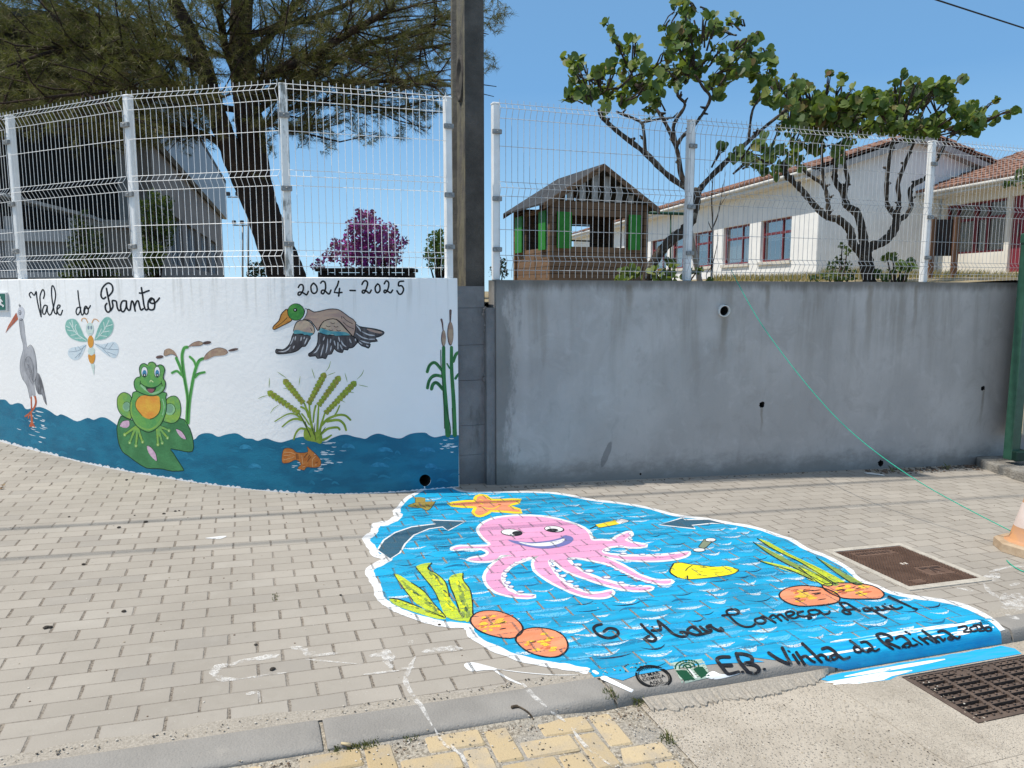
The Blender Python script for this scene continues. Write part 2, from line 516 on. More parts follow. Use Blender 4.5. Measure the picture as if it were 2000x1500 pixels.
mb = grid(lsp(-9, SY + .1, 222), lsp(-4.5, -.6601, 8), lambda s, q: rz(s, q) + Vector((0, 0, -.0065)))
tag(mb.build('road_bed', M_SAND), kind='structure')
m, n, b = new_mat('yellow_pavers')
p = n.pos()
isl = n.new('ShaderNodeNewGeometry').outputs['Random Per Island']
c = n.mix(isl, (.45, .345, .20), (.56, .445, .28))
c = n.mix(n.math('MULTIPLY', n.ss(n.noise(p, 7, 5, .65), .42, .68), .75), c, (.38, .335, .275))
c = n.mix(n.math('MULTIPLY', n.ss(n.noise(p, 200, 2), .55, .75), .4), c, (.25, .19, .11))
n.put(b.inputs['Base Color'], c); b.inputs['Roughness'].default_value = .9
n.put(b.inputs['Normal'], n.bump(n.noise(p, 130, 4), .5, .005))
mb = MB(); random.seed(11)
ww = .105
for i in range(-90, 24):
    for j in range(-36, 2):
        k = (i - j) % 4
        if k in (0, 3):
            cs_, cq = (i + 1, j + .5) if k == 0 else (i + .5, j + 1)
            s, q = 2.10 + (cs_ - 20) * ww, -.692 + (cq - 1.0) * ww
            lx, ly = (2 * ww, ww) if k == 0 else (ww, 2 * ww)
            if s + lx / 2 > SY + .03 or q + ly / 2 > qf(s) + .006 or s < -3 or q < -2.6: continue
            P = rz(s, q)
            tilt = Matrix.Rotation(random.uniform(-.012, .012), 4, 'X') @ Matrix.Rotation(random.uniform(-.012, .012), 4, 'Y')
            M = Matrix.Translation(P + Vector((0, 0, -.0272 + random.uniform(-.0020, .002)))) @ Matrix.Rotation(R(20) + random.uniform(-.02, .02), 4, 'Z') @ Matrix.Rotation(math.atan(-PA), 4, 'Y') @ tilt
            mb.box((0, 0, 0), (lx - .009, ly - .009, .05), mat=M, bev=.006)
tag(mb.build('yellow_paving', m), kind='structure')

# ---- raised school ground behind the walls, out to the horizon
def yard(x, y):
    s, q = sq(x, y)
    t = min(1, max(0, (y - 7) / 5))
    side = min(1, max(0, (x - .6) / 2.5))
    return 1.47 + side * (.16 + .16 * t) + .03 * math.sin(x * 1.3) * side
m = plain('dry_ground', (.20, .16, .09), (.32, .26, .16), 3, .95, .6, 30)
mb = MB()
ss_, qs_ = lsp(-14, 30, 88), [2.62, 2.8, 3, 3.4, 4, 5, 6, 7.5, 9, 11, 14, 18, 24]
cut = lambda s: 2.62 if s > .9 else 2.62 + (.9 - s) * 1.05 if s > -6 else 9.9
v = []
for s in ss_:
    for q in qs_:
        qq = max(cut(s) + (q - 2.62), q)
        x, y = xy(s, qq); v.append((x, y, yard(x, y)))
k = len(qs_)
mb.add(v, [(i * k + j, (i + 1) * k + j, (i + 1) * k + j + 1, i * k + j + 1) for i in range(len(ss_) - 1) for j in range(k - 1)], 0, True)
tag(mb.build('schoolyard', m), kind='structure')
mb = MB()
mb.add([(-1500, 9, 1.2), (1500, 9, 1.2), (1500, 2500, 1.2), (-1500, 2500, 1.2)], [(0, 1, 2, 3)])
tag(mb.build('far_ground', m), kind='structure')
mb = MB()
# street behind the photographer, so that light bounces as it does in a street
g = grid(lsp(-16, 20, 12), lsp(-16, -4.45, 6), lambda s, q: rz(s, q) + Vector((0, 0, -.01)))
tag(g.build('road', plain('road_asphalt', (.34, .32, .29), (.42, .395, .36), 8, .9, .5, 90)), kind='structure')

# ================================================================== walls
WCURVE = smooth([(-8.2, 9.0), (-6.9, 8.05), (-5.75, 7.25), (-4.583, 6.488), (-3.885, 6.097), (-3.281, 5.781), (-2.541, 5.499), (-1.98, 5.348), (-1.512, 5.303), (-.964, 5.411), (-.417, 5.683)], 14)
WS = [0.0]
for a, b_ in zip(WCURVE, WCURVE[1:]): WS.append(WS[-1] + math.dist(a, b_))
WTOP = 1.66
def wall_at(s):
    s = min(max(s, 0), WS[-1] - 1e-6)
    lo = 0
    for i in range(len(WS) - 1):
        if WS[i + 1] >= s: lo = i; break
    t = (s - WS[lo]) / (WS[lo + 1] - WS[lo])
    a, b_ = WCURVE[lo], WCURVE[lo + 1]
    i0, i1 = max(lo - 1, 0), min(lo + 2, len(WCURVE) - 1)
    d = Vector((WCURVE[i1][0] - WCURVE[i0][0], WCURVE[i1][1] - WCURVE[i0][1])).normalized()
    return Vector((a[0] + (b_[0] - a[0]) * t, a[1] + (b_[1] - a[1]) * t)), Vector((d.y, -d.x))
def wall_hit(u, v):
    d = ray(u, v); best = None
    for i in range(len(WCURVE) - 1):
        a, b_ = WCURVE[i], WCURVE[i + 1]
        ex, ey = b_[0] - a[0], b_[1] - a[1]
        den = d.x * ey - d.y * ex
        if abs(den) < 1e-9: continue
        t = (a[0] * ey - a[1] * ex) / den
        k = (a[0] * d.y - a[1] * d.x) / den
        if t > 0 and -.0001 <= k <= 1.0001 or (t > 0 and i == len(WCURVE) - 2 and k > 1): best = (WS[i] + k * (WS[i + 1] - WS[i]), EYE + d.z * t)
    return best
m, n, b = new_mat('white_wall_paint')
p = n.pos()
c = n.mix(n.ss(n.noise(p, 2, 4, .6), .3, .7), (.89, .88, .865), (.93, .92, .905))
sep = n.new('ShaderNodeSeparateXYZ'); n.put(sep.inputs[0], p)
stp = n.vec('MULTIPLY', p, (22, 22, 1.2))
strk = n.math('MULTIPLY', n.ss(n.noise(stp, 1, 4, .6), .5, .72), n.ss(sep.outputs[2], 1.25, 1.66))
c = n.mix(n.math('MULTIPLY', strk, .40), c, (.42, .41, .37))
c = n.mix(n.math('MULTIPLY', n.ss(n.noise(p, 45, 3, .6), .66, .78), .25), c, (.62, .61, .60))
n.put(b.inputs['Base Color'], c); b.inputs['Roughness'].default_value = .62
n.put(b.inputs['Normal'], n.bump(n.math('ADD', n.noise(p, 28, 5, .6), n.math('MULTIPLY', n.noise(p, 140, 3), .2)), .26, .010))
M_WHITE = m
wall = MB()
TH = .20
k = 5; v = []
sv = [WS[-1] * i / 400 for i in range(401)]
for s in sv:
    P, nr = wall_at(s)
    zb = gz(P.x, P.y) - .15
    for q, z in ((0, zb), (0, WTOP - .006), (.006, WTOP), (TH, WTOP), (TH, 1.2)): v.append((P.x - nr.x * q, P.y - nr.y * q, z))
wall.add(v, [(i * k + j, (i + 1) * k + j, (i + 1) * k + j + 1, i * k + j + 1) for i in range(400) for j in range(k - 1)], 0, False)
for i in (0, 400): wall.add(v[i * k:i * k + k] + [(v[i * k + 4][0], v[i * k + 4][1], v[i * k][2])], [tuple(range(k + 1))])
mural_wall = wall.build('mural_wall', M_WHITE)

tag(mural_wall, 'curved white rendered wall painted with pond animals and plants', 'wall')

def bore(o, cutters):
    """Drill real holes through a mesh and drop the drill bits again."""
    axes = [c_['axis'] for c_ in cutters]; axes = [[float(x) for x in a_] for a_ in axes]
    for c_ in cutters:
        md = o.modifiers.new('hole', 'BOOLEAN'); md.object = c_; md.operation = 'DIFFERENCE'; md.solver = 'EXACT'
    dg = bpy.context.evaluated_depsgraph_get()
    me = bpy.data.meshes.new_from_object(o.evaluated_get(dg))
    o.modifiers.clear(); o.data = me
    for f in me.polygons:                                    # bore faces get the near-black that holds the shade
        for px_, py_, pz_, nx_, ny_, nz_, r_ in axes:
            d_ = f.center - Vector((px_, py_, pz_)); k_ = d_.dot(Vector((nx_, ny_, nz_)))
            if k_ < -.003 and (d_ - k_ * Vector((nx_, ny_, nz_))).length < r_ * 1.3: f.material_index = len(me.materials) - 1
    for c_ in cutters: bpy.data.objects.remove(c_)
def bit(p, nrm, r, depth, seg=18, jag=0.0):
    b_ = MB(); random.seed(int(p.x * 1000))
    M = Matrix.Translation(p + nrm * .05) @ (-nrm).to_track_quat('Z', 'Y').to_matrix().to_4x4()
    rr = [r * (1 + random.uniform(-jag, jag)) for _ in range(seg)]
    v = [M @ Vector((rr[k] * math.cos(2 * math.pi * k / seg), rr[k] * math.sin(2 * math.pi * k / seg), z)) for z in (0, depth + .05) for k in range(seg)]
    b_.add(v, [tuple(range(seg - 1, -1, -1)), tuple(range(seg, 2 * seg))] + [(k, (k + 1) % seg, seg + (k + 1) % seg, seg + k) for k in range(seg)])
    o_ = b_.build('drill_bit', MATS['hole_shade']); o_['axis'] = [*p, *nrm, r]
    return o_
plain('hole_shade', (.012, .011, .010), (.03, .028, .025), 20, .95)  # near-black colour stands in for the shade inside holes

# grey wall: straight, rendered, along q = GWQ
GWQ = 2.40; GS0 = 2.593; GS1 = 13.5; GTH = .2
gdir = 19.1
gt = Vector((math.cos(R(gdir)), math.sin(R(gdir)), 0)); gn = Vector((gt.y, -gt.x, 0))   # gn faces the street
GORG = Vector((-.123, 5.781, 0))
def gw(a, z, off=0.0): return GORG + gt * a + gn * off + Vector((0, 0, z))
def gw_hit(u, v, off=0.0):
    d = ray(u, v); t = (GORG + gn * off).dot(gn) / d.dot(gn)
    P = d * t
    return (P - GORG).dot(gt), P.z + EYE
GTOP = 1.648
m, n, b = new_mat('grey_wall_render')
p = n.pos()
sep = n.new('ShaderNodeSeparateXYZ'); n.put(sep.inputs[0], p)
X_, Z_ = sep.outputs[0], sep.outputs[2]
c = n.mix(n.ss(n.noise(p, 1.3, 5, .6, .5), .3, .7), (.41, .388, .372), (.505, .478, .458))
c = n.mix(n.math('MULTIPLY', n.ss(n.noise(p, 5, 5, .65, .8), .52, .72), .45), c, (.55, .53, .515))
c = n.mix(n.math('MULTIPLY', n.ss(n.noise(n.vec('ADD', p, (7, 3, 2)), 2.6, 6, .68, 1.2), .50, .70), .5), c, (.345, .318, .30))
c = n.mix(n.math('MULTIPLY', n.ss(n.noise(n.vec('MULTIPLY', p, (14, 14, 5)), 1, 6, .75), .56, .72), .35), c, (.31, .295, .28))
brn = n.noise(n.vec('MULTIPLY', p, (5.5, 5.5, .55)), 1.0, 4, .6)
top = n.ss(Z_, .35, 1.62)
c = n.mix(n.math('MULTIPLY', n.math('MULTIPLY', n.ss(brn, .46, .70), top), .55), c, (.23, .205, .17))
rim = n.math('MULTIPLY', n.ss(n.math('ADD', Z_, n.math('MULTIPLY', n.noise(n.vec('MULTIPLY', p, (9, 9, 2)), 1, 4, .7), .16)), 1.62, 1.72), .7)
c = n.mix(rim, c, (.10, .088, .07))
low = n.math('ADD', Z_, n.math('MULTIPLY', X_, .048))
splash = n.ss(n.math('SUBTRACT', low, n.math('MULTIPLY', n.noise(n.vec('MULTIPLY', p, (4, 4, 7)), 1, 5, .7), .42)), .05, -.19)
c = n.mix(n.math('MULTIPLY', splash, .75), c, (.19, .185, .17))
side = n.ss(n.math('SUBTRACT', X_, n.math('MULTIPLY', n.noise(n.vec('MULTIPLY', p, (7, 7, 3)), 1, 5, .75), .55)), -.22, -.36)
c = n.mix(n.math('MULTIPLY', side, .6), c, (.115, .12, .115))
c = n.mix(n.math('MULTIPLY', n.ss(n.noise(p, 260, 2), .58, .75), .3), c, (.15, .15, .15))
dmp = gw(*gw_hit(1184, 888)); dv = n.vec('SUBTRACT', p, tuple(dmp)); da = n.vec('DOT_PRODUCT', dv, tuple(gt)); sz = n.new('ShaderNodeSeparateXYZ'); n.put(sz.inputs[0], dv)
da2 = n.math('SUBTRACT', da, n.math('MULTIPLY', sz.outputs[2], .38))
rr_ = n.math('ADD', n.math('POWER', n.math('DIVIDE', da2, .034), 2.0), n.math('POWER', n.math('DIVIDE', sz.outputs[2], .105), 2.0))
for u_, v__, wd_, ln_ in ((1414, 618, .05, .55), (1488, 797, .022, .32), (1920, 764, .03, .5), (1700, 560, .06, .9), (1790, 560, .035, .7), (1500, 560, .04, .4), (1230, 560, .05, .35)):
    hp = gw(*gw_hit(u_, v__)); hv = n.vec('SUBTRACT', p, tuple(hp)); ha = n.math('ABSOLUTE', n.math('ADD', n.vec('DOT_PRODUCT', hv, tuple(gt)), n.math('MULTIPLY', n.math('SUBTRACT', n.noise(p, 7, 3), .5), .05)))
    hz = n.new('ShaderNodeSeparateXYZ'); n.put(hz.inputs[0], hv)
    c = n.mix(n.math('MULTIPLY', n.math('MULTIPLY', n.ss(ha, wd_, wd_ * .15), n.math('MULTIPLY', n.ss(hz.outputs[2], -ln_, -.02), n.ss(hz.outputs[2], .03, .0))), .55), c, (.20, .165, .12))
c = n.mix(n.math('MULTIPLY', n.ss(n.math('ADD', rr_, n.noise(p, 30, 3)), 1.7, 1.2), .6), c, (.15, .145, .145))
n.put(b.inputs['Base Color'], c); b.inputs['Roughness'].default_value = .85
n.put(b.inputs['Normal'], n.bump(n.math('ADD', n.noise(p, 9, 5, .6), n.math('MULTIPLY', n.noise(p, 120, 3), .15)), .3, .02))
M_GREY = m
mb = MB()
L = GS1 - GS0
mb.add([gw(0, -1), gw(L, -1), gw(L, GTOP), gw(0, GTOP), gw(0, -1, -GTH), gw(L, -1, -GTH), gw(L, GTOP, -GTH), gw(0, GTOP, -GTH)],
       [(0, 1, 2, 3), (5, 4, 7, 6), (3, 2, 6, 7), (4, 0, 3, 7), (1, 5, 6, 2), (0, 4, 5, 1)])
grey_wall = mb.build('grey_wall', M_GREY)
grey_wall.data.materials.append(MATS['hole_shade'])
tag(grey_wall, 'long plain grey rendered wall with stains and drain holes', 'wall')
cut = []
for u, v_, rpx, jag in ((1414, 605, 11, 0), (1488, 790, 6.5, .22), (1920, 758, 5, .25), (1720, 905, 7, .2), (1251, 926, 2.2, .1)):
    a, z = gw_hit(u, v_)
    P = gw(a, z)
    cut.append(bit(P, gn, rpx * P.y / FPX, .17, jag=jag))
bore(grey_wall, cut)
mb = MB()                                                   # white pipe stub in the top hole, shade coloured into its inside
a, z = gw_hit(1414, 605); P = gw(a, z)
rr = 11.6 * P.y / FPX
ax = Matrix.Translation(P - gn * .05) @ (gn * .96 - Vector((0, 0, .12)) - gt * .16).normalized().to_track_quat('Z', 'Y').to_matrix().to_4x4()
mb.lathe(None, [(rr, 0), (rr, .085), (rr * .84, .085), (rr * .84, .055)], 24, axis=ax); mb.lathe(None, [(rr * .84, .055), (rr * .84, -.04), (0, -.04)], 24, 1, axis=ax)
tag(mb.build('drain_pipe', [plain('white_plastic', (.72, .71, .68), (.62, .61, .57), 20, .4), MATS['hole_shade']], grey_wall), 'short white plastic pipe stub with shade coloured into its mouth')

a_ = wall_hit(830, 938)
P2, nr = wall_at(a_[0])
P = Vector((P2.x, P2.y, a_[1])); nr3 = Vector((nr.x, nr.y, 0))
HOLE = (P, nr3)
mural_wall.data.materials.append(MATS['hole_shade'])
bore(mural_wall, [bit(P, nr3, 12.5 * P.y / FPX, .17)])

# block infill and pilaster between the two walls
m, n, b = new_mat('old_block_render')
p = n.pos()
c = n.mix(n.ss(n.noise(p, 3, 5, .65), .3, .7), (.155, .155, .158), (.235, .232, .232))
c = n.mix(n.math('MULTIPLY', n.ss(n.noise(n.vec('MULTIPLY', p, (4, 4, 1)), 2, 5, .7), .55, .7), .6), c, (.10, .095, .088))
c = n.mix(n.math('MULTIPLY', n.ss(n.noise(p, 200, 2), .55, .72), .3), c, (.09, .088, .085))
n.put(b.inputs['Base Color'], c); b.inputs['Roughness'].default_value = .92
n.put(b.inputs['Normal'], n.bump(n.math('ADD', n.noise(p, 14, 5, .65), n.math('MULTIPLY', n.noise(p, 150, 3), .3)), .5, .02))
M_BLOCK = m
t = thing('block_pier', 'rough grey concrete block infill between white wall and grey wall', 'pier', (-.25, 5.8, 0))
mb = MB(); off = -.075
x0 = -.33
rows = [(-.08, .26), (.262, .50), (.503, .86), (.863, 1.14), (1.143, 1.43), (1.433, 1.60)]
random.seed(4)
for z0, z1 in rows:
    d = random.uniform(-.004, .004)
    A = gw(x0, 0, off + d); 
    mb.add([gw(x0, z0, off + d), gw(-.075, z0, off + d), gw(-.075, z1, off + d), gw(x0, z1, off + d), gw(x0, z0, off - .15), gw(-.075, z0, off - .15), gw(-.075, z1, off - .15), gw(x0, z1, off - .15)],
           [(0, 1, 2, 3), (3, 2, 6, 7), (4, 0, 3, 7), (1, 5, 6, 2), (0, 4, 5, 1)])
mb.build('block', M_BLOCK, t)
mb = MB()
mb.add([gw(-.074, -.1, -.022), gw(-.003, -.1, -.022), gw(-.003, 1.432, -.022), gw(-.074, 1.432, -.022), gw(-.074, -.1, -.17), gw(-.003, -.1, -.17), gw(-.003, 1.432, -.17), gw(-.074, 1.432, -.17)],
       [(0, 1, 2, 3), (3, 2, 6, 7), (4, 0, 3, 7), (1, 5, 6, 2)])
mb.build('pilaster', M_BLOCK, t)
mb = MB(); random.seed(9)                                    # torn mortar seam
pts = [(949, 603), (953, 640), (951, 680), (953, 705), (949, 735), (944, 740)]
prev = None
for i, (u, v_) in enumerate(smooth(pts, 10)):
    a, z = gw_hit(u, v_, off)
    wl = .05 * (1 - i / 52) + .012
    for k in range(4):
        q = gw(a - random.uniform(-.2, 1) * wl * .6 + .008, z + random.uniform(-.012, .012), off + .006)
        mb.box(q, (random.uniform(.012, .03), .022, random.uniform(.012, .03)), rz=random.uniform(0, 3), bev=.006)
mb.build('mortar', plain('crumbly_mortar', (.13, .12, .115), (.26, .25, .245), 60, .95), t)
# ================================================================== fences
M_POST = plain('post_white', (.74, .74, .73), (.82, .82, .81), 9, .5, .1, 60)
M_WIRE = plain('wire_white', (.86, .86, .85), (.76, .76, .75), 30, .35, spec=.5)
M_CLIP = plain('clip_grey', (.20, .20, .20), (.32, .32, .31), 60, .5, metal=.3)
# (height above the coping, forward set) of one vertical wire
PROF = [(.02, 0), (.083, 0), (.16, .035), (.205, 0), (.417, 0), (.69, 0), (.755, .035), (.805, 0), (1.09, 0), (1.313, 0), (1.385, .035), (1.43, 0), (1.462, 0)]
PROF = [(z * .93, f) for z, f in PROF]
HOR = [(z * .93, f) for z, f in [(.083, 0), (.16, .035), (.205, 0), (.417, 0), (.69, 0), (.755, .035), (.805, 0), (1.09, 0), (1.313, 0), (1.385, .035), (1.43, 0)]]
M_WIRE_SHADED = plain('wire_shaded', (.50, .51, .515), (.40, .41, .42), 30, .35, spec=.5)  # darker copy of the white wire, backlit shade put into the colour
def panel(A, B, base, parent, wm=None):
    """Welded mesh panel with three V folds between plan points A and B."""
    A, B = Vector((A[0], A[1], 0)), Vector((B[0], B[1], 0))
    d = (B - A); Ln = d.length; d.normalize()
    fr = Vector((d.y, -d.x, 0))
    if fr.y > 0: fr = -fr
    mb = MB(); nn_ = max(2, round(Ln / .05)); r = .0021
    for i in range(nn_ + 1):
        P = A + d * (Ln * i / nn_)
        ln = random.uniform(-.002, .002)
        pts = [P + fr * (f + ln) + Vector((0, 0, base + z)) for z, f in PROF]
        mb.tube(pts, r, 4, smooth=False, caps=False)
    for z, f in HOR:
        mb.tube([A + fr * (f + r * 1.9) + Vector((0, 0, base + z)), B + fr * (f + r * 1.9) + Vector((0, 0, base + z))], r * 1.08, 4, smooth=False, caps=False)
    return mb.build('mesh_panel', wm or M_WIRE, parent)
def post(P, rz, base, parent, h=1.325, stain=None):
    mb = MB()
    mb.box((P[0], P[1], base + h / 2), (.056, .056, h), rz, bev=.006)
    mb.box((P[0], P[1], base + h + .006), (.062, .062, .016), rz, bev=.005)
    o = mb.build('post', stain or M_POST, parent)
    fr = Vector((math.sin(rz), -math.cos(rz), 0)); sd_ = Vector((math.cos(rz), math.sin(rz), 0))
    for z in (.235, .62, 1.12):
        c = MB()
        q = Vector((P[0], P[1], base + z)) + fr * .041
        c.box(q, (.074, .024, .036), rz, bev=.004)
        c.tube([q, q + fr * .02], .007, 8)
        c.build('clip', M_CLIP, o)
    return o
M_POSTD = plain('post_mouldy', (.78, .78, .76), (.24, .245, .23), 14, .6, .15, 60, contrast=(.50, .62), stretch=(1, 1, .35))

t = thing('mesh_fence', 'white wire mesh fence on top of the painted white wall', 'fence', (-2.5, 5.6, WTOP))
pp = []
for u, v_ in ((28, 550), (257, 548), (560, 541), (884, 543)):
    s, z = wall_hit(u, v_)
    P, nr = wall_at(s); pp.append((P.x - nr.x * .07, P.y - nr.y * .07))
s0 = wall_hit(28, 550)[0]
P, nr = wall_at(s0 - 1.55); pp.insert(0, (P.x - nr.x * .07, P.y - nr.y * .07))
for i, P in enumerate(pp):
    a = pp[max(i - 1, 0)]; b_ = pp[min(i + 1, len(pp) - 1)]
    rz_ = math.atan2(b_[1] - a[1], b_[0] - a[0])
    if i > 2: rz_ = R(20)
    post(P, rz_, WTOP, t, stain=M_POSTD if i == 3 else None)
for a, b_ in zip(pp, pp[1:]):
    A, B = Vector(a), Vector(b_); d = (B - A).normalized() * .02
    f = Vector((d.y, -d.x)).normalized() * .037
    panel(A + d + f, B - d + f, WTOP, t)

t = thing('mesh_fence', 'wire mesh fence with backlit shade in its grey colour on top of the plain grey wall', 'fence', (3, 6.9, GTOP))
gp_ = []
for u, v_ in ((958, 545), (1341, 548), (1802, 552)):
    a, z = gw_hit(u, v_, -.07); gp_.append(a)
gp_[0] = max(gp_[0], .02)
gp_.append(gp_[-1] + 2.45); gp_.append(gp_[-1] + 2.45)
for i, a in enumerate(gp_):
    P = gw(a, 0, -.07); post((P.x, P.y), R(gdir), GTOP, t)
for a, b_ in zip(gp_, gp_[1:]):
    A, B = gw(a + .02, 0, -.033), gw(b_ - .02, 0, -.033)
    panel((A.x, A.y), (B.x, B.y), GTOP, t, M_WIRE_SHADED)

# ================================================================== utility pole
m, n, b = new_mat('pole_concrete')
p = n.pos()
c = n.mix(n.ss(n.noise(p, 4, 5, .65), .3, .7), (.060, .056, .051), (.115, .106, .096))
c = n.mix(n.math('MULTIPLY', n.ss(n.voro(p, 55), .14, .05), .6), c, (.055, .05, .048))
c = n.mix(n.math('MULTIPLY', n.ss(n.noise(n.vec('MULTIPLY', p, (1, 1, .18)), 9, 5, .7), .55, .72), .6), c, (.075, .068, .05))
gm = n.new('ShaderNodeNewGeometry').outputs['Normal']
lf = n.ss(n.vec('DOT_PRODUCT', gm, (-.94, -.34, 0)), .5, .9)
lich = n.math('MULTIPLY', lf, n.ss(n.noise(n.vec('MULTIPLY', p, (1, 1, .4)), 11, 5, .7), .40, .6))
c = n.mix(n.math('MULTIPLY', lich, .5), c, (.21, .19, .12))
n.put(b.inputs['Base Color'], c); b.inputs['Roughness'].default_value = .95
n.put(b.inputs['Normal'], n.bump(n.math('ADD', n.noise(p, 18, 5, .7), n.math('MULTIPLY', n.noise(p, 120, 3), .4)), .8, .015))
mb = MB()
rz_ = R(gdir)
PC_ = at(909, 545, 5.93)                                     # front left corner of the pole at its foot
W0, D0 = .158, .44
def psec(z, w_, d_, cx=0.0):
    o = Vector((PC_.x, PC_.y, 0)) - gn * 0 + gt * cx
    # H section: the left and right faces carry a shallow trough
    pr = [(0, 0), (w_, 0), (w_, -.05), (w_ - .03, -.075), (w_ - .03, -d_ + .075), (w_, -d_ + .05), (w_, -d_), (0, -d_), (0, -d_ + .05), (.03, -d_ + .075), (.03, -.075), (0, -.05)]
    return [o + gt * a + gn * b_ + Vector((0, 0, z)) for a, b_ in pr]
zz = [1.0, 2.2, 3.6, 5.2, 8.0]
v = []
for z in zz:
    k = 1 - (z - 1.0) * .012
    v += psec(z, W0 * k, D0 * k, .012 * (z - 1) * .3)
k = 12
mb.add(v, [(i * k + j, i * k + (j + 1) % k, (i + 1) * k + (j + 1) % k, (i + 1) * k + j) for i in range(len(zz) - 1) for j in range(k)] + [tuple(range((len(zz) - 1) * k, len(zz) * k))])
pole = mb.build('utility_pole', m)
tag(pole, 'dark weathered concrete utility pole between the two fences', 'pole')
M_HOLE = MATS['hole_shade']
hole_c = Vector((PC_.x, PC_.y, 0)) + gn * (-.22) + gt * .026 + Vector((0, 0, at(888, 147, 6.05).z))
mb = MB()
ax = Matrix.Translation(hole_c) @ (-gt).to_track_quat('Z', 'Y').to_matrix().to_4x4()
mb.lathe(None, [(.095, -.02), (.095, .006), (.075, .006), (.072, -.012), (0, -.0125)], 24, axis=ax @ Matrix.Scale(1.9, 4, (0, 1, 0)) if abs((ax.to_3x3() @ Vector((0, 1, 0))).z) > .7 else ax @ Matrix.Scale(1.9, 4, (1, 0, 0)))
mb.build('recess', plain('recess_dark', (.045, .042, .04), (.09, .08, .07), 20, .95), pole)
# line cables of the pole: they run high along the street and shade the pavers
M_CABLE = plain('cable_black', (.02, .02, .022), None, rough=.6)
topz = 7.45
def cable(name, A, B, sag, r, label, n_=24):
    pts = []
    for i in range(n_ + 1):
        t_ = i / n_
        P = A.lerp(B, t_); P.z -= sag * 4 * t_ * (1 - t_); pts.append(P)
    mb = MB(); mb.tube(pts, r, 6)
    return tag(mb.build(name, M_CABLE), label, 'cable', None)
def above(u, v_, zc):                                        # point of a cable at height zc that shades pavement point (u, v)
    x, y = on_ground(u, v_); z0 = gz(x, y)
    return Vector((x, y, z0)) + SUN * ((zc - z0) / SUN.z)
A, B = above(0, 1034, 7.2), above(750, 993, 7.2)
d = (B - A).normalized()
cable('overhead_cable', A - d * 14, B + d * 16, .0, .017, 'thick overhead cable running high above the pavement along the wall')
A, B = above(0, 1093, 6.6), above(430, 1066, 6.6)
d = (B - A).normalized()
cable('overhead_cable', A - d * 14, B + d * 16, .0, .012, 'thinner overhead cable running on the street side of the thick one')
A, B = at(1830, 0, 22), at(2000, 55, 24)
d = (B - A)
cable('overhead_cable', A - d * 9, B + d * 3, .0, .022, 'lone thin cable crossing the sky above the school roof')

# ================================================================== gate post, step and panel on the right
M_GREEN = plain('gate_green', (.022, .075, .05), (.032, .10, .068), 12, .35, spec=.5)
t = thing('gate_post', 'dark green steel gate post standing on a concrete step at the end of grey wall', 'post', (4.97, 7.25, -.15))
B0 = at(1975, 898, 7.2); T0 = at(1993, 455, 7.2)
zb, zt = B0.z, T0.z
x0 = at(1966, 898, 7.2).x
mb = MB(); mb.box((x0 + .055, 7.22, (zb + zt) / 2), (.10, .10, zt - zb), R(12), bev=.006); mb.build('post_tube', M_GREEN, t)
mb = MB(); mb.box((x0 + .062, 7.21, zt - .05), (.13, .13, .10), R(12), bev=.01); mb.build('cap', M_GREEN, t)
mb = MB(); mb.box((x0 + .145, 7.30, (zb + zt) / 2 - .02), (.07, .06, zt - zb - .12), R(12), bev=.006); mb.build('guide_rail', plain('gate_green_dark', (.012, .04, .03), None, rough=.45), t)
mb = MB(); mb.box((x0 + .10, 7.2, zb + .05), (.16, .15, .10), R(12), bev=.01)
mb.build('foot_bracket', plain('gate_green_dark', (.012, .04, .03)), t)
mb = MB()
q0 = at(1990, 700, 7.42)
mb.box((x0 + .185 + .75, 7.42 + .13, (zb + zt) / 2 + .06), (1.5, .03, zt - zb - .30), R(12), bev=.004)
g = tag(mb.build('sliding_gate', plain('gate_cream', (.46, .42, .33), (.52, .48, .38), 5, .6)), 'pale sheet gate leaf just visible beyond the green post', 'gate')
mb = MB()
for k_ in range(14):
    mb.box((x0 + .185 + .08 + k_ * .105, 7.40 + .13 + (k_ * .105 - .67) * .21, (zb + zt) / 2 + .06), (.012, .014, zt - zb - .34), R(12))
mb.build('rib', MATS['gate_cream'], g)
m = plain('step_concrete', (.20, .185, .165), (.34, .32, .285), 7, .95, .9, 60, bdist=.02)
mb = MB()
c1, c2, c3, c4 = [Vector((*on_ground(u, v_), 0)) for u, v_ in ((1914, 914), (2004, 944), (2200, 985), (2130, 912))]
top = lambda P: PA * P.x + PB * P.y + .085
pl = [c1, c2, c3, c4 + Vector((.3, .5, 0)), c1 + Vector((.12, .42, 0))]
random.seed(2)
rim = []
for a, b_ in zip(pl, pl[1:] + pl[:1]):
    for i in range(14): 
        P = a.lerp(b_, i / 14); rim.append(P + Vector((random.uniform(-.012, .012), random.uniform(-.012, .012), 0)))
ctr = sum(rim, Vector()) / len(rim)
nr_ = len(rim)
v = [Vector((P.x, P.y, PA * P.x - .05)) for P in rim] + [Vector((P.x, P.y, top(P) - .015 - random.uniform(0, .008))) for P in rim] + [Vector((P.x * .985 + ctr.x * .015, P.y * .985 + ctr.y * .015, top(P))) for P in rim]
f = []
for k_ in range(2):
    f += [(k_ * nr_ + i, k_ * nr_ + (i + 1) % nr_, (k_ + 1) * nr_ + (i + 1) % nr_, (k_ + 1) * nr_ + i) for i in range(nr_)]
f.append(tuple(range(2 * nr_, 3 * nr_)))
mb.add(v, f)
tag(mb.build('concrete_step', m), 'low worn concrete step under the green gate post', 'step')

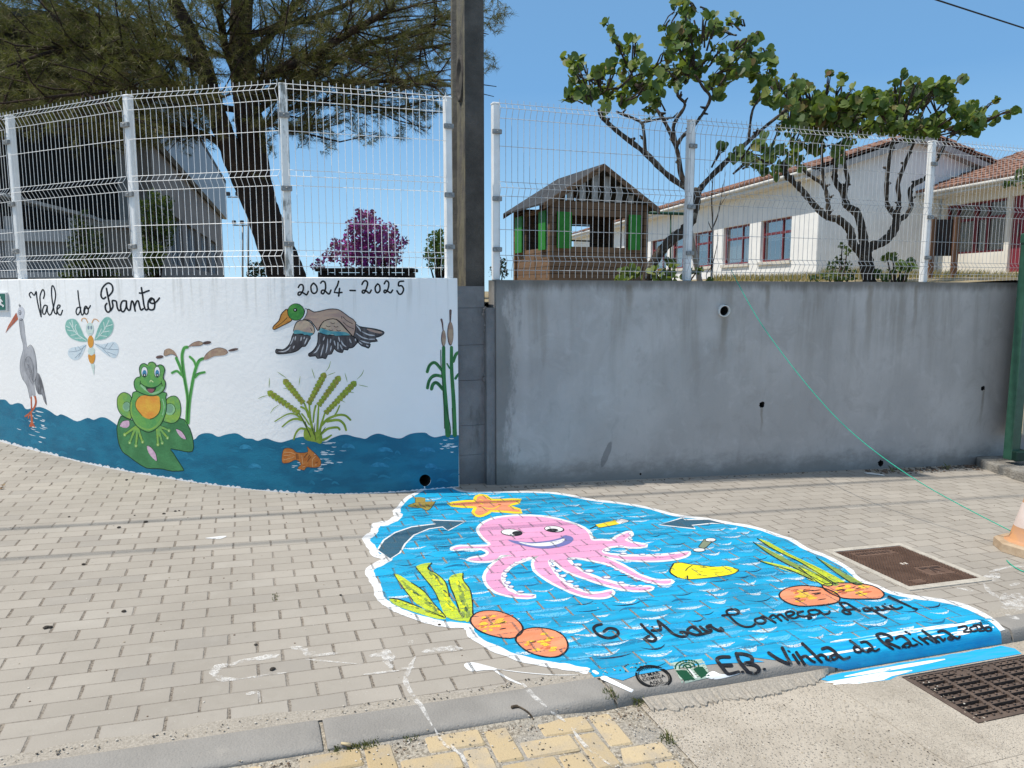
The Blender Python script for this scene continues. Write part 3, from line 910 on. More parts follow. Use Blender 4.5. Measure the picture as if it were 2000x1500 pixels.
# ================================================================== traffic cone and green string
x, y = on_ground(2010, 1078)
cz = PA * x + PB * y
t = thing('traffic_cone', 'sun bleached orange and white traffic cone on an octagonal base', 'cone', (x, y, cz))
tl = Matrix.Translation((x, y, cz)) @ Matrix.Rotation(math.atan(-PA), 4, 'Y')
M_CB = plain('cone_base', (.50, .38, .26), (.40, .29, .19), 14, .75, .2, 60)
mb = MB()
r8 = .205
ax = tl @ Matrix.Rotation(R(8), 4, 'Z')
mb.lathe(None, [(0, .002), (r8, .002), (r8, .055), (r8 - .012, .066), (0, .066)], 8, smooth=False, axis=ax)
mb.build('base', M_CB, t)
mb = MB(); mb.lathe(None, [(.150, .066), (.135, .074), (.122, .085), (.106, .17)], 36, axis=tl); mb.build('orange_band', plain('cone_orange', (.58, .29, .13), (.50, .27, .15), 12, .6), t)
mb = MB(); mb.lathe(None, [(.1065, .17), (.073, .33)], 36, axis=tl); mb.build('white_band', plain('cone_white', (.66, .55, .50), (.60, .49, .44), 12, .55), t)
mb = MB(); mb.lathe(None, [(.073, .33), (.043, .475), (.036, .49), (.030, .49), (.028, .46)], 36, axis=tl); mb.build('tip', plain('cone_orange', (.58, .29, .13)), t)

S0 = at(1440, 551, 6.44)
cx, cy, _ = x, y, 0
E1 = Vector((x - .098, y + .02, 0))
pts = []
hd = Vector((E1.x - S0.x, E1.y - S0.y, 0)); hl = hd.length; hd.normalize()
nrm = Vector((hd.y, -hd.x, 0))
for u, v_ in smooth([(1440, 551), (1480, 622), (1530, 693), (1590, 768), (1650, 832), (1720, 890), (1800, 944), (1890, 994), (1974, 1037)], 8):
    d = ray(u, v_); tt = Vector((S0.x, S0.y, 0)).dot(nrm) / d.dot(nrm)
    pts.append(Vector((d.x * tt, d.y * tt, max(EYE + d.z * tt, PA * d.x * tt + .004))))
pts = [at(1428, 527, 6.62), at(1434, 540, 6.55) + Vector((0, 0, .005))] + pts
M_STR = plain('string_green', (.02, .36, .24), (.03, .45, .30), 90, .5)
mb = MB(); mb.tube(pts, .0036, 6)
st = mb.build('string', M_STR)
tag(st, 'thin green string sagging from the grey wall top down to the cone', 'string')
mb = MB()
tail = [Vector((*on_ground(u, v_), 0)) for u, v_ in smooth([(1966, 1096), (1974, 1104), (1986, 1112), (2003, 1119), (2040, 1124)], 5)]
mb.tube([Vector((P.x, P.y, PA * P.x + PB * P.y + .006)) for P in tail], .0034, 6)
mb.build('loose_end', M_STR, st)

# ================================================================== manhole cover
m, n, b = new_mat('rusty_iron')
p = n.pos()
s_, q_ = n.vec('DOT_PRODUCT', p, (TX, TY, 0)), n.vec('DOT_PRODUCT', p, (-TY, TX, 0))
c = n.mix(n.ss(n.noise(p, 9, 5, .65), .3, .7), (.125, .075, .054), (.185, .115, .083))
c = n.mix(n.math('MULTIPLY', n.ss(n.voro(p, 42), .13, .06), n.ss(n.noise(p, 7, 3), .5, .6)), c, (.42, .37, .31))
n.put(b.inputs['Base Color'], c); b.inputs['Roughness'].default_value = .7; b.inputs['Metallic'].default_value = .15
n.put(b.inputs['Normal'], n.bump(n.noise(p, 140, 3), .4, .004))
M_RUST = m
def slab(mb, s0, s1, q0, q1, z0, z1, zf=None, mi=0):
    f = zf or (lambda s, q: flat(s, q))
    A = [(s0, q0), (s1, q0), (s1, q1), (s0, q1)]
    v = [f(*c) + Vector((0, 0, z0)) for c in A] + [f(*c) + Vector((0, 0, z1)) for c in A]
    mb.add(v, [(4, 5, 6, 7), (0, 1, 5, 4), (1, 2, 6, 5), (2, 3, 7, 6), (3, 0, 4, 7)], mi)
S0_, S1_, Q0_, Q1_ = 4.215, 4.768, -.079, .488
t = thing('manhole_cover', 'square rusty brown ribbed manhole cover set in the pavers beside the mural', 'manhole cover', gp(4.49, .2))
mb = MB()
bw = .045
for a in ((S0_ - bw, S1_ + bw, Q0_ - bw, Q0_), (S0_ - bw, S1_ + bw, Q1_, Q1_ + bw), (S0_ - bw, S0_, Q0_, Q1_), (S1_, S1_ + bw, Q0_, Q1_)):
    slab(mb, *a, -.01, .0055)
mb.build('mortar_frame', plain('mortar_pale', (.42, .385, .33), (.52, .48, .415), 20, .95, .6, 90), t)
mb = MB()
slab(mb, S0_ + .003, S1_ - .003, Q0_ + .003, Q1_ - .003, -.03, .0022)
P1 = (4.30, 4.62, .375, .445); P2_ = (4.50, 4.70, .02, .15); P3_ = (4.30, 4.38, -.055, -.01)
inside = lambda s, q: any(a - .006 < s < b_ + .006 and c_ - .006 < q < d_ + .006 for a, b_, c_, d_ in (P1, P2_, P3_))
k_ = 0
qq = Q0_ + .014
while qq < Q1_ - .012:
    ss2 = S0_ + .012 + (.0105 if k_ % 2 else 0)
    while ss2 < S1_ - .012:
        if not inside(ss2, qq):
            slab(mb, ss2 - .0066, ss2 + .0066, qq - .0032, qq + .0032, .002, .0062)
        ss2 += .021
    qq += .0118; k_ += 1
for a, b_, c_, d_ in (P1, P2_, P3_):
    slab(mb, a, b_, c_, d_, .002, .0048)
mb.build('lid', M_RUST, t)
mb = MB()                                                    # small cast emblem on the plate
for pg in ([(4.565, .04), (4.60, .09), (4.635, .04), (4.61, .12), (4.59, .12)], [(4.525, .105), (4.585, .115), (4.585, .128), (4.525, .13)], [(4.615, .115), (4.675, .105), (4.675, .13), (4.615, .128)]):
    mb.prism([flat(*c) + Vector((0, 0, .0045)) for c in pg], (0, 0, .003))
for i in range(9): slab(mb, 4.32 + i * .031, 4.338 + i * .031, .398, .424, .0045, .0072)
mb.build('emblem', plain('iron_dark', (.05, .032, .025), (.08, .05, .04), 30, .7), t)
mb = MB()
for a in (4.475, 4.505): slab(mb, a, a + .016, .20, .224, .004, .0075)
mb.build('lifting_slot', plain('pale_fill', (.58, .52, .45)), t)

# ================================================================== drain grate
m, n, b = new_mat('cast_iron')
p = n.pos()
c = n.mix(n.ss(n.noise(p, 16, 5, .65), .3, .7), (.105, .075, .06), (.165, .12, .095))
c = n.mix(n.math('MULTIPLY', n.ss(n.noise(p, 60, 4, .7), .6, .75), .5), c, (.30, .26, .21))
n.put(b.inputs['Base Color'], c); b.inputs['Roughness'].default_value = .75; b.inputs['Metallic'].default_value = .2
n.put(b.inputs['Normal'], n.bump(n.noise(p, 150, 4), .5, .004))
t = thing('drain_grate', 'rusty cast iron storm drain grate with rows of slots below the kerb', 'drain grate', rz(3.8, -.95))
rzf = lambda s, q: rz(s, q)
mb = MB()
a, b_, q0, q1 = G0 + .004, G1 - .004, GQ1 + .004, GQ0 - .010
for r_ in ((a, b_, q0, q0 + .016), (a, b_, q1 - .010, q1), (a, a + .016, q0 + .016, q1 - .01), (b_ - .016, b_, q0 + .016, q1 - .01)):
    slab(mb, *r_, -.05, .001, rzf)
mb.build('frame', m, t)
mb = MB()
a, b_, q0, q1 = a + .018, b_ - .018, q0 + .018, q1 - .012
ncol = 5; cw = (b_ - a) / ncol; nrow = 8; rh = (q1 - q0) / nrow
bar = .018
for i in range(ncol + 1):                                     # ribs across
    s = a + i * cw
    w0, w1 = (s, s + bar) if i == 0 else (s - bar, s) if i == ncol else (s - bar / 2, s + bar / 2)
    slab(mb, w0, w1, q0, q1, -.045, -.002, rzf)
for j in range(nrow + 1):
    q = q0 + j * rh
    w0, w1 = (q, q + bar) if j == 0 else (q - bar, q) if j == nrow else (q - bar / 2, q + bar / 2)
    slab(mb, a, b_, w0, w1, -.045, -.003, rzf)
for j in range(nrow + 1):                                     # anti-slip studs
    q = min(max(q0 + j * rh, q0 + bar / 2), q1 - bar / 2)
    s = a + .02
    while s < b_ - .01:
        slab(mb, s - .005, s + .005, q - .004, q + .004, -.003, .004, rzf); s += cw / 4
for col, row in ((1, 7), (2, 7)): slab(mb, a + col * cw + cw * .55, a + (col + 1) * cw + cw * .1, q0 + row * rh - .002, q0 + (row + 1) * rh - .01, -.04, -.0025, rzf)
mb.build('grating', m, t)

# ================================================================== exit sign on the wall
s, z = wall_hit(2, 590)
P, nr = wall_at(s); nr3 = Vector((nr.x, nr.y, 0)); sd3 = Vector((-nr.y, nr.x, 0))
if sd3.x < 0: sd3 = -sd3
def wp(u, v_, off):
    s_, z_ = wall_hit(u, v_); p_, n_ = wall_at(s_)
    return Vector((p_.x + n_.x * off, p_.y + n_.y * off, z_))
t = thing('exit_sign', 'small green sign with white running man on the white wall', 'sign', wp(2, 590, 0))
mb = MB(); cs = [wp(u, v_, .003) for u, v_ in ((-26, 609), (17.5, 607), (16, 571.5), (-26, 572))]
mb.prism(cs, nr3 * .016); mb.build('plate', plain('sign_white', (.62, .64, .64), None, rough=.4), t)
mb = MB(); cs = [wp(u, v_, .0205) for u, v_ in ((-24, 606.5), (15.7, 605), (14.6, 573.6), (-24, 574))]
mb.prism(cs, nr3 * .001); mb.build('green_field', plain('sign_green', (.02, .13, .09), None, rough=.4), t)
mb = MB()
def blob(pts): mb.prism([wp(u, v_, .0225) for u, v_ in pts], nr3 * .0012)
blob([(5 + 2.0 * math.cos(k * .7), 581 + 2.3 * math.sin(k * .7)) for k in range(9)])
blob([(3.5, 583.5), (7, 583), (10, 587), (11.5, 589), (10.5, 590.2), (8, 588.5), (8, 592), (4, 592)])
blob([(4, 591), (8, 591), (9, 594), (13.5, 596), (13, 599.5), (10.5, 599.5), (10.5, 597.5), (6, 595.5)])
blob([(4, 591), (7, 592.5), (5.5, 597), (1, 600), (0, 598), (3, 595.5)])
blob([(3.6, 584), (4.6, 586), (1, 588), (-.5, 591), (-2, 590), (0, 586.5)])
blob([(-10, 580), (-8, 580), (-8, 599), (-10, 599)])
mb.build('running_man', plain('sign_figure', (.75, .75, .74), None, rough=.4), t)
# ================================================================== painting on the wall and on the pavers
def crop(ox, oy, s): return lambda pts: [(ox + x / s, oy + y / s) for x, y in pts]
def ell(cx, cy, rx, ry, rot=0, n=18):
    c_, s_ = math.cos(R(rot)), math.sin(R(rot))
    return [(cx + rx * math.cos(2 * math.pi * k / n) * c_ - ry * math.sin(2 * math.pi * k / n) * s_, cy + rx * math.cos(2 * math.pi * k / n) * s_ + ry * math.sin(2 * math.pi * k / n) * c_) for k in range(n)]
class Paint:
    """Collects painted shapes on one surface; each layer lies a hair above the one below."""
    def __init__(s, kind):
        s.kind = kind; s.mb = MB(); s.cnt = 0
        s.base, s.step = (.0016, .0004) if kind == 'ground' else (.0008, .00022)
    def height(s, layer):
        s.cnt += 1                                           # no two shapes share a plane
        return s.base + s.step * (layer + .9 * (s.cnt % 83) / 83)
    def to2(s, u, v):
        return on_ground(u, v) if s.kind == 'ground' else wall_hit(u, v)
    def to3(s, a, b, off):
        if s.kind == 'ground': return Vector((a, b, gz(a, b) + off))
        P, n = wall_at(a)
        return Vector((P.x + n.x * off, P.y + n.y * off, b))
    def fill(s, pts, layer, mi, sm=4, raw=False):
        if sm: pts = smooth(pts, sm, True)
        q = [xy(*p) for p in pts] if raw else [s.to2(*p) for p in pts]
        if any(x is None for x in q): return
        bm = bmesh.new()
        try:
            f = bm.faces.new([bm.verts.new((x, y, 0)) for x, y in q])
        except Exception:
            bm.free(); return
        bmesh.ops.triangulate(bm, faces=[f])
        xs, ys = [p[0] for p in q], [p[1] for p in q]
        if s.kind == 'wall':
            step = .07
            for i in range(math.floor(min(xs) / step) + 1, math.ceil(max(xs) / step)):
                bmesh.ops.bisect_plane(bm, geom=bm.verts[:] + bm.edges[:] + bm.faces[:], plane_co=(i * step, 0, 0), plane_no=(1, 0, 0))
        else:
            qs_ = [sq(x, y)[1] for x, y in q]
            for c_ in (-.505, -.53, -.635, -.64, -.645, -.649, -.652, -.6545, -.6565, -.658, -.6592):
                if min(qs_) < c_ < max(qs_):
                    bmesh.ops.bisect_plane(bm, geom=bm.verts[:] + bm.edges[:] + bm.faces[:], plane_co=(*xy(0, c_), 0), plane_no=(-TY, TX, 0))
        bm.verts.ensure_lookup_table()
        off = s.height(layer)
        for i, v in enumerate(bm.verts): v.index = i
        fs = []
        for f in bm.faces:
            idx = [v.index for v in f.verts]
            if s.kind == 'ground' and f.normal.z < 0: idx.reverse()
            if s.kind == 'wall' and f.normal.z < 0: idx.reverse()
            fs.append(idx)
        s.mb.add([s.to3(v.co.x, v.co.y, off) for v in bm.verts], fs, mi)
        bm.free()
    def line(s, pts, wd, layer, mi, closed=False, sm=5, taper=0.0, an=None, jit=0.0):
        """Brush stroke: wd photo pixels wide; an = how much thinner it is up and down the picture."""
        if an is None: an = .55 if s.kind == 'ground' else 1.0
        if sm: pts = smooth(pts, sm, closed)
        L = len(pts)
        a, b = [], []
        for i, p in enumerate(pts):
            p0 = pts[(i - 1) % L] if closed else pts[max(i - 1, 0)]
            p1 = pts[(i + 1) % L] if closed else pts[min(i + 1, L - 1)]
            dx, dy = p1[0] - p0[0], (p1[1] - p0[1]) / an
            l = math.hypot(dx, dy) or 1
            k = 1.0
            if taper and not closed:
                t = i / (L - 1); k = min(1, min(t, 1 - t) / taper + .25)
            if isinstance(wd, (tuple, list)): h = (wd[0] + (wd[1] - wd[0]) * i / (L - 1)) / 2
            else: h = wd / 2
            h *= k * (1 + random.uniform(-jit, jit))
            nx, ny = -dy / l * h, dx / l * h * an
            a.append((p[0] + nx, p[1] + ny)); b.append((p[0] - nx, p[1] - ny))
        # rounded ends
        off = s.height(layer)
        A = [s.to2(*p) for p in a]; B = [s.to2(*p) for p in b]
        if any(x is None for x in A + B): return
        V = [s.to3(*p, off) for p in A] + [s.to3(*p, off) for p in B]
        f = [(i, L + i, L + (i + 1) % L, (i + 1) % L) for i in range(L if closed else L - 1)]
        s.mb.add(V, f, mi)
        if not closed and not taper:
            for i in (0, L - 1):
                h = (wd if not isinstance(wd, (tuple, list)) else wd[0 if i == 0 else 1]) / 2
                s.fill(ell(pts[i][0], pts[i][1], h, h * an, 0, 8), layer, mi, 0)
    def done(s, name, mats, parent, label=None):
        # face the street / the sky
        o = s.mb.build(name, mats, parent)
        bm = bmesh.new(); bm.from_mesh(o.data)
        for f in bm.faces:
            f.normal_update()
            if s.kind == 'ground':
                if f.normal.z < 0: f.normal_flip()
            else:
                c_ = f.calc_center_median()
                if f.normal.dot(Vector((-c_.x, -c_.y, 0))) < 0: f.normal_flip()
        bm.to_mesh(o.data); bm.free()
        if label: o['label'] = label
        return o

def wall_paint(name, c1, c2=None, scale=9.0, stretch=None):
    return plain('wall_' + name, c1, c2, scale, .5, .25, 60, contrast=(.38, .64), stretch=stretch)
K = wall_paint('black', '0c0c10')
WHITE = wall_paint('white', 'e9eaec')
# ---- water
P = Paint('wall')
top = [(-40, 782), (-20, 776), (0, 780), (11, 781), (21, 790), (34, 787), (44, 790), (51, 799), (64, 797), (79, 795), (96, 802), (111, 812), (119, 809), (132, 814), (151, 823), (171, 816), (183, 820), (196, 815), (209, 817), (228, 830),
       (250, 850), (300, 860), (350, 862), (378, 859), (388, 850), (400, 846), (414, 847), (426, 853), (440, 849), (459, 846), (470, 850), (480, 856), (493, 857), (504, 861), (519, 856), (534, 861), (548, 864), (560, 861), (573, 857), (590, 853), (612, 856),
       (635, 862), (648, 856), (664, 850), (678, 849), (692, 853), (703, 855), (714, 857), (724, 851), (736, 847), (746, 848), (755, 851), (769, 855), (783, 856), (795, 850), (808, 846), (830, 845), (838, 850), (849, 854), (865, 851), (880, 849), (896, 850)]
bot = [(896, 951), (850, 955), (830.35, 956.5)] + [(830.3 + 11.4 * math.sin(math.pi * 2 * k / 20), 938 + 11.4 * math.cos(math.pi * 2 * k / 20)) for k in range(20)] + [(830.25, 956.5), (800, 959), (750, 962), (700, 964), (650, 965), (600, 964), (550, 961), (500, 957), (450, 951.5), (400, 945), (350, 937), (300, 929), (250, 920.5), (200, 911), (150, 900), (100, 887), (50, 874), (0, 861.5), (-40, 851)]
P.fill(smooth(top, 3) + bot, 0, 0, 0)
rndp = random.Random(21)
for _ in range(46):                                          # broad lighter brush marks
    u = rndp.uniform(5, 880); k = rndp.random()
    yb = 862 + 100 * (1 - ((600 - u) / 620) ** 2) if u < 600 else 958
    yt = 800 + (u / 250) * 40 if u < 250 else 862
    v_ = yt + 12 + (yb - yt - 22) * k
    l = rndp.uniform(10, 26)
    P.line([(u, v_), (u + l * .4, v_ - rndp.uniform(2, 5)), (u + l, v_ + rndp.uniform(-1, 3))], rndp.uniform(2, 6), 1, 1, taper=.4)
for u, v_, l in ((752, 880, 30), (835, 880, 30), (742, 910, 36), (498, 912, 26), (680, 873, 26), (842, 912, 24), (480, 875, 26)):
    P.fill([(u - l / 2, v_), (u - l / 6, v_ - 7), (u + l / 3, v_ - 4), (u + l / 2, v_ + 3), (u + l / 6, v_ + 1), (u - l / 5, v_ + 2)], 1, 2)
for cx_, cy_, n_, sx, sy in ((62, 828, 22, 26, 24), (632, 895, 30, 26, 30), (876, 868, 16, 22, 14), (600, 905, 12, 40, 10)):
    for _ in range(n_):
        u, v_ = cx_ + rndp.gauss(0, sx * .55), cy_ + rndp.gauss(0, sy * .6)
        if u > 884 or v_ > 948 or v_ < cy_ - sy * 1.2: continue
        l = rndp.uniform(6, 15)
        sl = .28 if u < 300 else .02
        P.line([(u, v_), (u + l / 2, v_ + sl * l / 2 + .6), (u + l, v_ + sl * l)], rndp.uniform(.9, 2.2), 2, 3, taper=.5)
W_WATER = wall_paint('water', (.012, .185, .30), (.008, .135, .235), 4, (1, 1, 2.5))
P.done('painted_water', [W_WATER, wall_paint('water_mid', (.018, .21, .34), (.014, .175, .29)), wall_paint('water_light', (.035, .26, .43), (.018, .19, .33), 30), wall_paint('foam', 'dfe6ea')], mural_wall)
P = Paint('wall')                                            # white paint ragged along the foot of the wall
bot = [p_ for p_ in bot if p_[1] > 956 or not 812 < p_[0] < 848]
for (u0, v0), (u1, v1) in zip(bot, bot[1:]):
    for k in range(7):
        t_ = k / 7 + rndp.uniform(0, .1)
        u, v_ = u0 + (u1 - u0) * t_, v0 + (v1 - v0) * t_
        h = rndp.choice((1, 1.3, 2.2, 3.2)) * (1.35 if u < 600 else .8)
        P.fill([(u - 5, v_ + 2.5), (u - 4, v_ - h * .5), (u, v_ - h), (u + 4, v_ - h * .4), (u + 5, v_ + 2.5)], 2, 0, 0)
P.done('painted_edge', [WHITE], mural_wall)

# ---- lettering on the wall
P = Paint('wall'); c = crop(40, 540, 6.667)
for st in ([(135, 275), (115, 235), (140, 205), (180, 245), (205, 195), (215, 280), (235, 390), (270, 525)], [(270, 525), (265, 400), (255, 260), (290, 170), (315, 220), (300, 285)],
           [(350, 385), (315, 375), (290, 430), (295, 485), (325, 480), (350, 390), (350, 450), (375, 500), (400, 490)], [(400, 490), (430, 400), (458, 250), (440, 150), (415, 120), (405, 180), (410, 280), (430, 400), (445, 470), (470, 490)],
           [(470, 490), (480, 430), (510, 400), (515, 375), (490, 375), (475, 420), (490, 480), (525, 500), (548, 440)],
           [(775, 400), (740, 410), (725, 460), (745, 500), (775, 460), (785, 400)], [(748, 185), (760, 300), (780, 420), (800, 500), (825, 480)], [(825, 480), (830, 420), (850, 385), (880, 420), (880, 470), (855, 492), (835, 460), (850, 410), (885, 420), (912, 378)],
           [(1110, 270), (1080, 290), (1050, 250), (1060, 170), (1100, 110), (1150, 85), (1195, 120), (1200, 190), (1150, 255)], [(1120, 155), (1140, 260), (1165, 380), (1170, 440), (1140, 465), (1110, 430), (1105, 380), (1125, 350)],
           [(1175, 445), (1205, 390), (1195, 320), (1225, 315), (1250, 330), (1260, 400), (1285, 445), (1310, 420)], [(1380, 320), (1330, 320), (1305, 380), (1315, 445), (1345, 455), (1375, 400), (1380, 330), (1385, 400), (1410, 440), (1430, 430)],
           [(1430, 430), (1440, 360), (1450, 320), (1470, 340), (1495, 450)], [(1485, 400), (1510, 330), (1535, 320), (1550, 380), (1570, 435), (1600, 420)], [(1575, 145), (1590, 240), (1610, 380), (1635, 435), (1665, 420)], [(1550, 215), (1590, 215), (1640, 195), (1675, 183)],
           [(1740, 300), (1700, 280), (1665, 330), (1665, 410), (1700, 435), (1740, 420), (1750, 350), (1735, 300), (1715, 290), (1685, 330), (1720, 350), (1770, 330), (1810, 280)]):
    big = st[0][0] > 1000
    P.line(c(st), 3.3 if big else 2.5, 1, 0)
c = crop(560, 540, 7.692)
for st in ([(175, 165), (200, 125), (240, 130), (250, 180), (235, 230), (195, 280), (170, 270), (180, 240), (220, 235), (270, 260), (300, 275), (325, 225)], [(400, 100), (365, 150), (375, 230), (415, 255), (455, 220), (450, 150), (405, 100)],
           [(510, 100), (540, 70), (575, 90), (585, 160), (575, 210), (550, 260), (520, 245), (530, 210), (570, 210), (610, 250), (640, 260), (665, 205)], [(780, 70), (760, 140), (715, 240), (830, 240)], [(795, 180), (780, 295)], [(950, 210), (1030, 212)],
           [(1130, 120), (1155, 75), (1190, 65), (1215, 100), (1200, 170), (1165, 245), (1135, 240), (1145, 210), (1190, 215), (1240, 250), (1270, 205)], [(1365, 110), (1330, 160), (1335, 220), (1365, 245), (1400, 210), (1395, 140), (1365, 110)],
           [(1465, 110), (1495, 65), (1530, 90), (1530, 150), (1510, 210), (1480, 245), (1460, 230), (1475, 205), (1520, 225), (1560, 245), (1590, 205)], [(1755, 70), (1690, 80), (1680, 140), (1725, 140), (1755, 190), (1730, 255), (1690, 265), (1655, 215)]):
    P.line(c(st), 3.2, 1, 0, sm=5 if len(st) > 4 else 2)
P.done('painted_lettering', [K], mural_wall)

# ---- heron
P = Paint('wall'); c = crop(0, 540, 4.688)
GR = wall_paint('heron_grey', (.46, .46, .48), (.33, .33, .35), 22, (1, 1, .4)); DG = wall_paint('heron_dark', (.12, .12, .13), (.30, .30, .32), 40, (1, 1, .3)); ORG = wall_paint('heron_orange', (.56, .15, .06), (.42, .09, .04), 24); LG = wall_paint('heron_pale', (.62, .62, .66))
P.fill(c([(175, 395), (190, 530), (215, 650), (190, 760), (185, 850), (205, 930), (250, 1005), (275, 1115), (290, 1100), (285, 1040), (308, 1100), (325, 1080), (315, 980), (340, 900), (330, 760), (315, 680), (285, 630), (255, 655), (235, 560), (215, 400)]), 3, 0)
P.fill(c([(160, 330), (170, 295), (185, 280), (210, 280), (225, 320), (215, 385), (190, 400), (165, 370)]), 3, 3)
P.fill(c([(150, 330), (168, 390), (110, 450), (50, 518), (75, 455)]), 4, 2, 1); P.line(c([(60, 505), (110, 430), (155, 365)]), .7, 5, 1)
P.fill(c([(320, 985), (345, 880), (380, 940), (410, 1060), (430, 1178), (400, 1130), (385, 1080), (350, 1075)]), 3, 1, 2)
P.fill(c([(235, 760), (265, 735), (295, 770), (305, 860), (310, 960), (300, 990), (270, 930), (240, 870)]), 4, 4)
P.line(c([(235, 870), (228, 800), (240, 750), (270, 735), (300, 790), (312, 900), (302, 985), (265, 925), (240, 880)]), .9, 5, 1)
for k in range(7): P.line(c([(250 + k * 6, 800 + k * 22), (275 + k * 4, 830 + k * 20), (295 + k * 2, 870 + k * 16)]), 1.3, 5, 1, taper=.4)
P.line(c([(255, 655), (265, 638), (285, 628), (312, 670), (330, 760), (338, 890), (318, 960)]), .8, 5, 1)
P.line(c([(175, 395), (190, 530), (215, 650), (190, 760), (185, 850), (205, 930), (250, 1005), (275, 1115)]), .6, 5, 1)
P.fill(c(ell(184, 331, 13, 22)), 5, 1, 0); P.fill(c(ell(184, 331, 8, 15)), 6, 3, 0); P.fill(c(ell(185, 333, 4, 7)), 7, 5, 0)
P.line(c([(182, 398), (198, 400), (208, 394)]), 1.3, 5, 5)
for a in ((172, 258), (180, 250), (190, 262)): P.line(c([(184, 282), a]), .9, 4, 1, sm=0)
P.line(c([(287, 1105), (288, 1160), (290, 1215)]), 2.6, 3, 2); P.line(c([(322, 1100), (330, 1150), (315, 1200), (275, 1250), (235, 1280)]), 3.6, 3, 2); P.line(c([(285, 1245), (293, 1310), (292, 1365)]), (3.0, 5.5), 3, 2)
P.line(c([(292, 1330), (275, 1370)]), 3, 4, 2, sm=0); P.line(c([(292, 1330), (315, 1372)]), 3, 4, 2, sm=0); P.line(c([(270, 1255), (262, 1295)]), 2.5, 4, 2, sm=0)
P.done('painted_heron', [GR, DG, ORG, LG, wall_paint('heron_wing', (.36, .36, .38), (.26, .26, .28), 30), K], mural_wall)

# ---- dragonfly
P = Paint('wall')
TE = wall_paint('teal', (.20, .46, .39), (.27, .53, .46), 24); PT = wall_paint('pale_teal', (.60, .72, .66), (.66, .76, .71)); OR2 = wall_paint('ochre', (.72, .33, .05), (.66, .27, .03)); PB_ = wall_paint('pale_blue', (.60, .70, .76), (.68, .75, .79), 30); GB = wall_paint('grey_blue', (.25, .32, .38))
for wg in ([(600, 450), (620, 400), (680, 390), (720, 430), (770, 540), (800, 575), (790, 595), (720, 590), (650, 560), (610, 510)], [(870, 570), (910, 450), (960, 380), (1010, 380), (1040, 440), (1020, 520), (960, 570), (880, 580)]):
    P.line(c(wg), 1.6, 2, 1, closed=True); P.fill(c(wg), 3, 0)
for wg in ([(790, 625), (730, 640), (640, 660), (625, 720), (680, 765), (740, 740)], [(870, 620), (950, 620), (1050, 600), (1090, 660), (1060, 740), (1000, 730), (930, 680)]): P.fill(c(wg), 2, 3)
for vn in ([(790, 585), (700, 520), (640, 420)], [(720, 540), (690, 470), (700, 440)], [(680, 500), (620, 490)], [(750, 565), (690, 565)], [(670, 460), (660, 400)], [(640, 470), (610, 455)], [(700, 530), (650, 540)],
           [(880, 570), (950, 500), (1000, 400)], [(940, 510), (1000, 500)], [(960, 480), (950, 420)], [(970, 460), (1030, 440)], [(920, 540), (980, 550)], [(900, 550), (930, 480)]): P.line(c(vn), 1.6, 4, 1, sm=3)
for vn in ([(790, 630), (720, 680), (635, 690)], [(740, 665), (715, 640)], [(700, 685), (690, 650)], [(770, 640), (720, 740)], [(735, 700), (690, 745)], [(870, 615), (960, 660), (1085, 670)], [(930, 645), (1010, 730)], [(960, 655), (990, 610)], [(1000, 665), (1040, 610)], [(985, 690), (1060, 720)]): P.line(c(vn), .8, 4, 4, sm=3)
P.fill(c(ell(824, 482, 36, 60)), 4, 1, 0); P.fill(c(ell(832, 597, 27, 57)), 5, 2, 0); P.fill(c(ell(838, 683, 32, 40)), 4, 1, 0); P.fill(c([(810, 712), (840, 725), (872, 708), (870, 760), (855, 795), (830, 795), (812, 755)]), 5, 2, 2); P.fill(c([(830, 800), (868, 800), (862, 905)]), 4, 1, 1)
P.line(c([(805, 425), (785, 385), (755, 385), (748, 408)]), 1.3, 4, 2); P.line(c([(842, 425), (860, 392), (885, 393), (905, 412)]), 1.3, 4, 2)
for x_ in (812, 838): P.fill(c(ell(x_, 468, 9, 18)), 5, 4, 0)
P.line(c([(815, 520), (826, 526), (838, 520)]), .7, 5, 4)
P.done('painted_dragonfly', [TE, PT, OR2, PB_, GB], mural_wall)

# ---- frog on a lily pad
P = Paint('wall'); c = crop(200, 700, 6.52)
G1 = wall_paint('lily_green', (.055, .20, .075), (.075, .26, .10), 9); G2_ = wall_paint('frog_green', (.10, .33, .10), (.16, .40, .09), 12); G3_ = wall_paint('frog_lime', (.26, .45, .08), (.16, .38, .11), 12); G4_ = wall_paint('frog_mint', (.30, .55, .30), (.22, .46, .22), 14)
OY_ = wall_paint('belly', (.78, .44, .06), (.76, .30, .05), 9); PK = wall_paint('petal', (.72, .50, .62), (.60, .38, .52), 40); BLU = wall_paint('iris', (.06, .24, .42)); MAU = wall_paint('tongue', (.28, .09, .13)); DKG = wall_paint('frog_line', (.012, .05, .02))
pad = [(190, 860), (240, 730), (300, 760), (500, 800), (960, 752), (1080, 830), (1140, 970), (1160, 1080), (1150, 1180), (1050, 1185), (872, 1150), (905, 1205), (970, 1310), (1035, 1412), (1020, 1430), (890, 1435), (780, 1410), (680, 1400), (560, 1395), (420, 1310), (330, 1240), (260, 1190), (210, 1080), (190, 950)]
P.fill(c(pad), 3, 0, 2); P.line(c(pad), 1.6, 4, 8, closed=True, sm=2)
for pt in ([(220, 860), (260, 800), (340, 790), (350, 840), (310, 885)], [(570, 1110), (620, 1130), (680, 1210), (700, 1305), (650, 1275), (590, 1200)], [(940, 895), (1000, 920), (1050, 980), (1070, 1030), (1010, 1010), (960, 950)]):
    P.fill(c(pt), 5, 5, 2); P.line(c(pt[:4]), .9, 6, 8, sm=3)
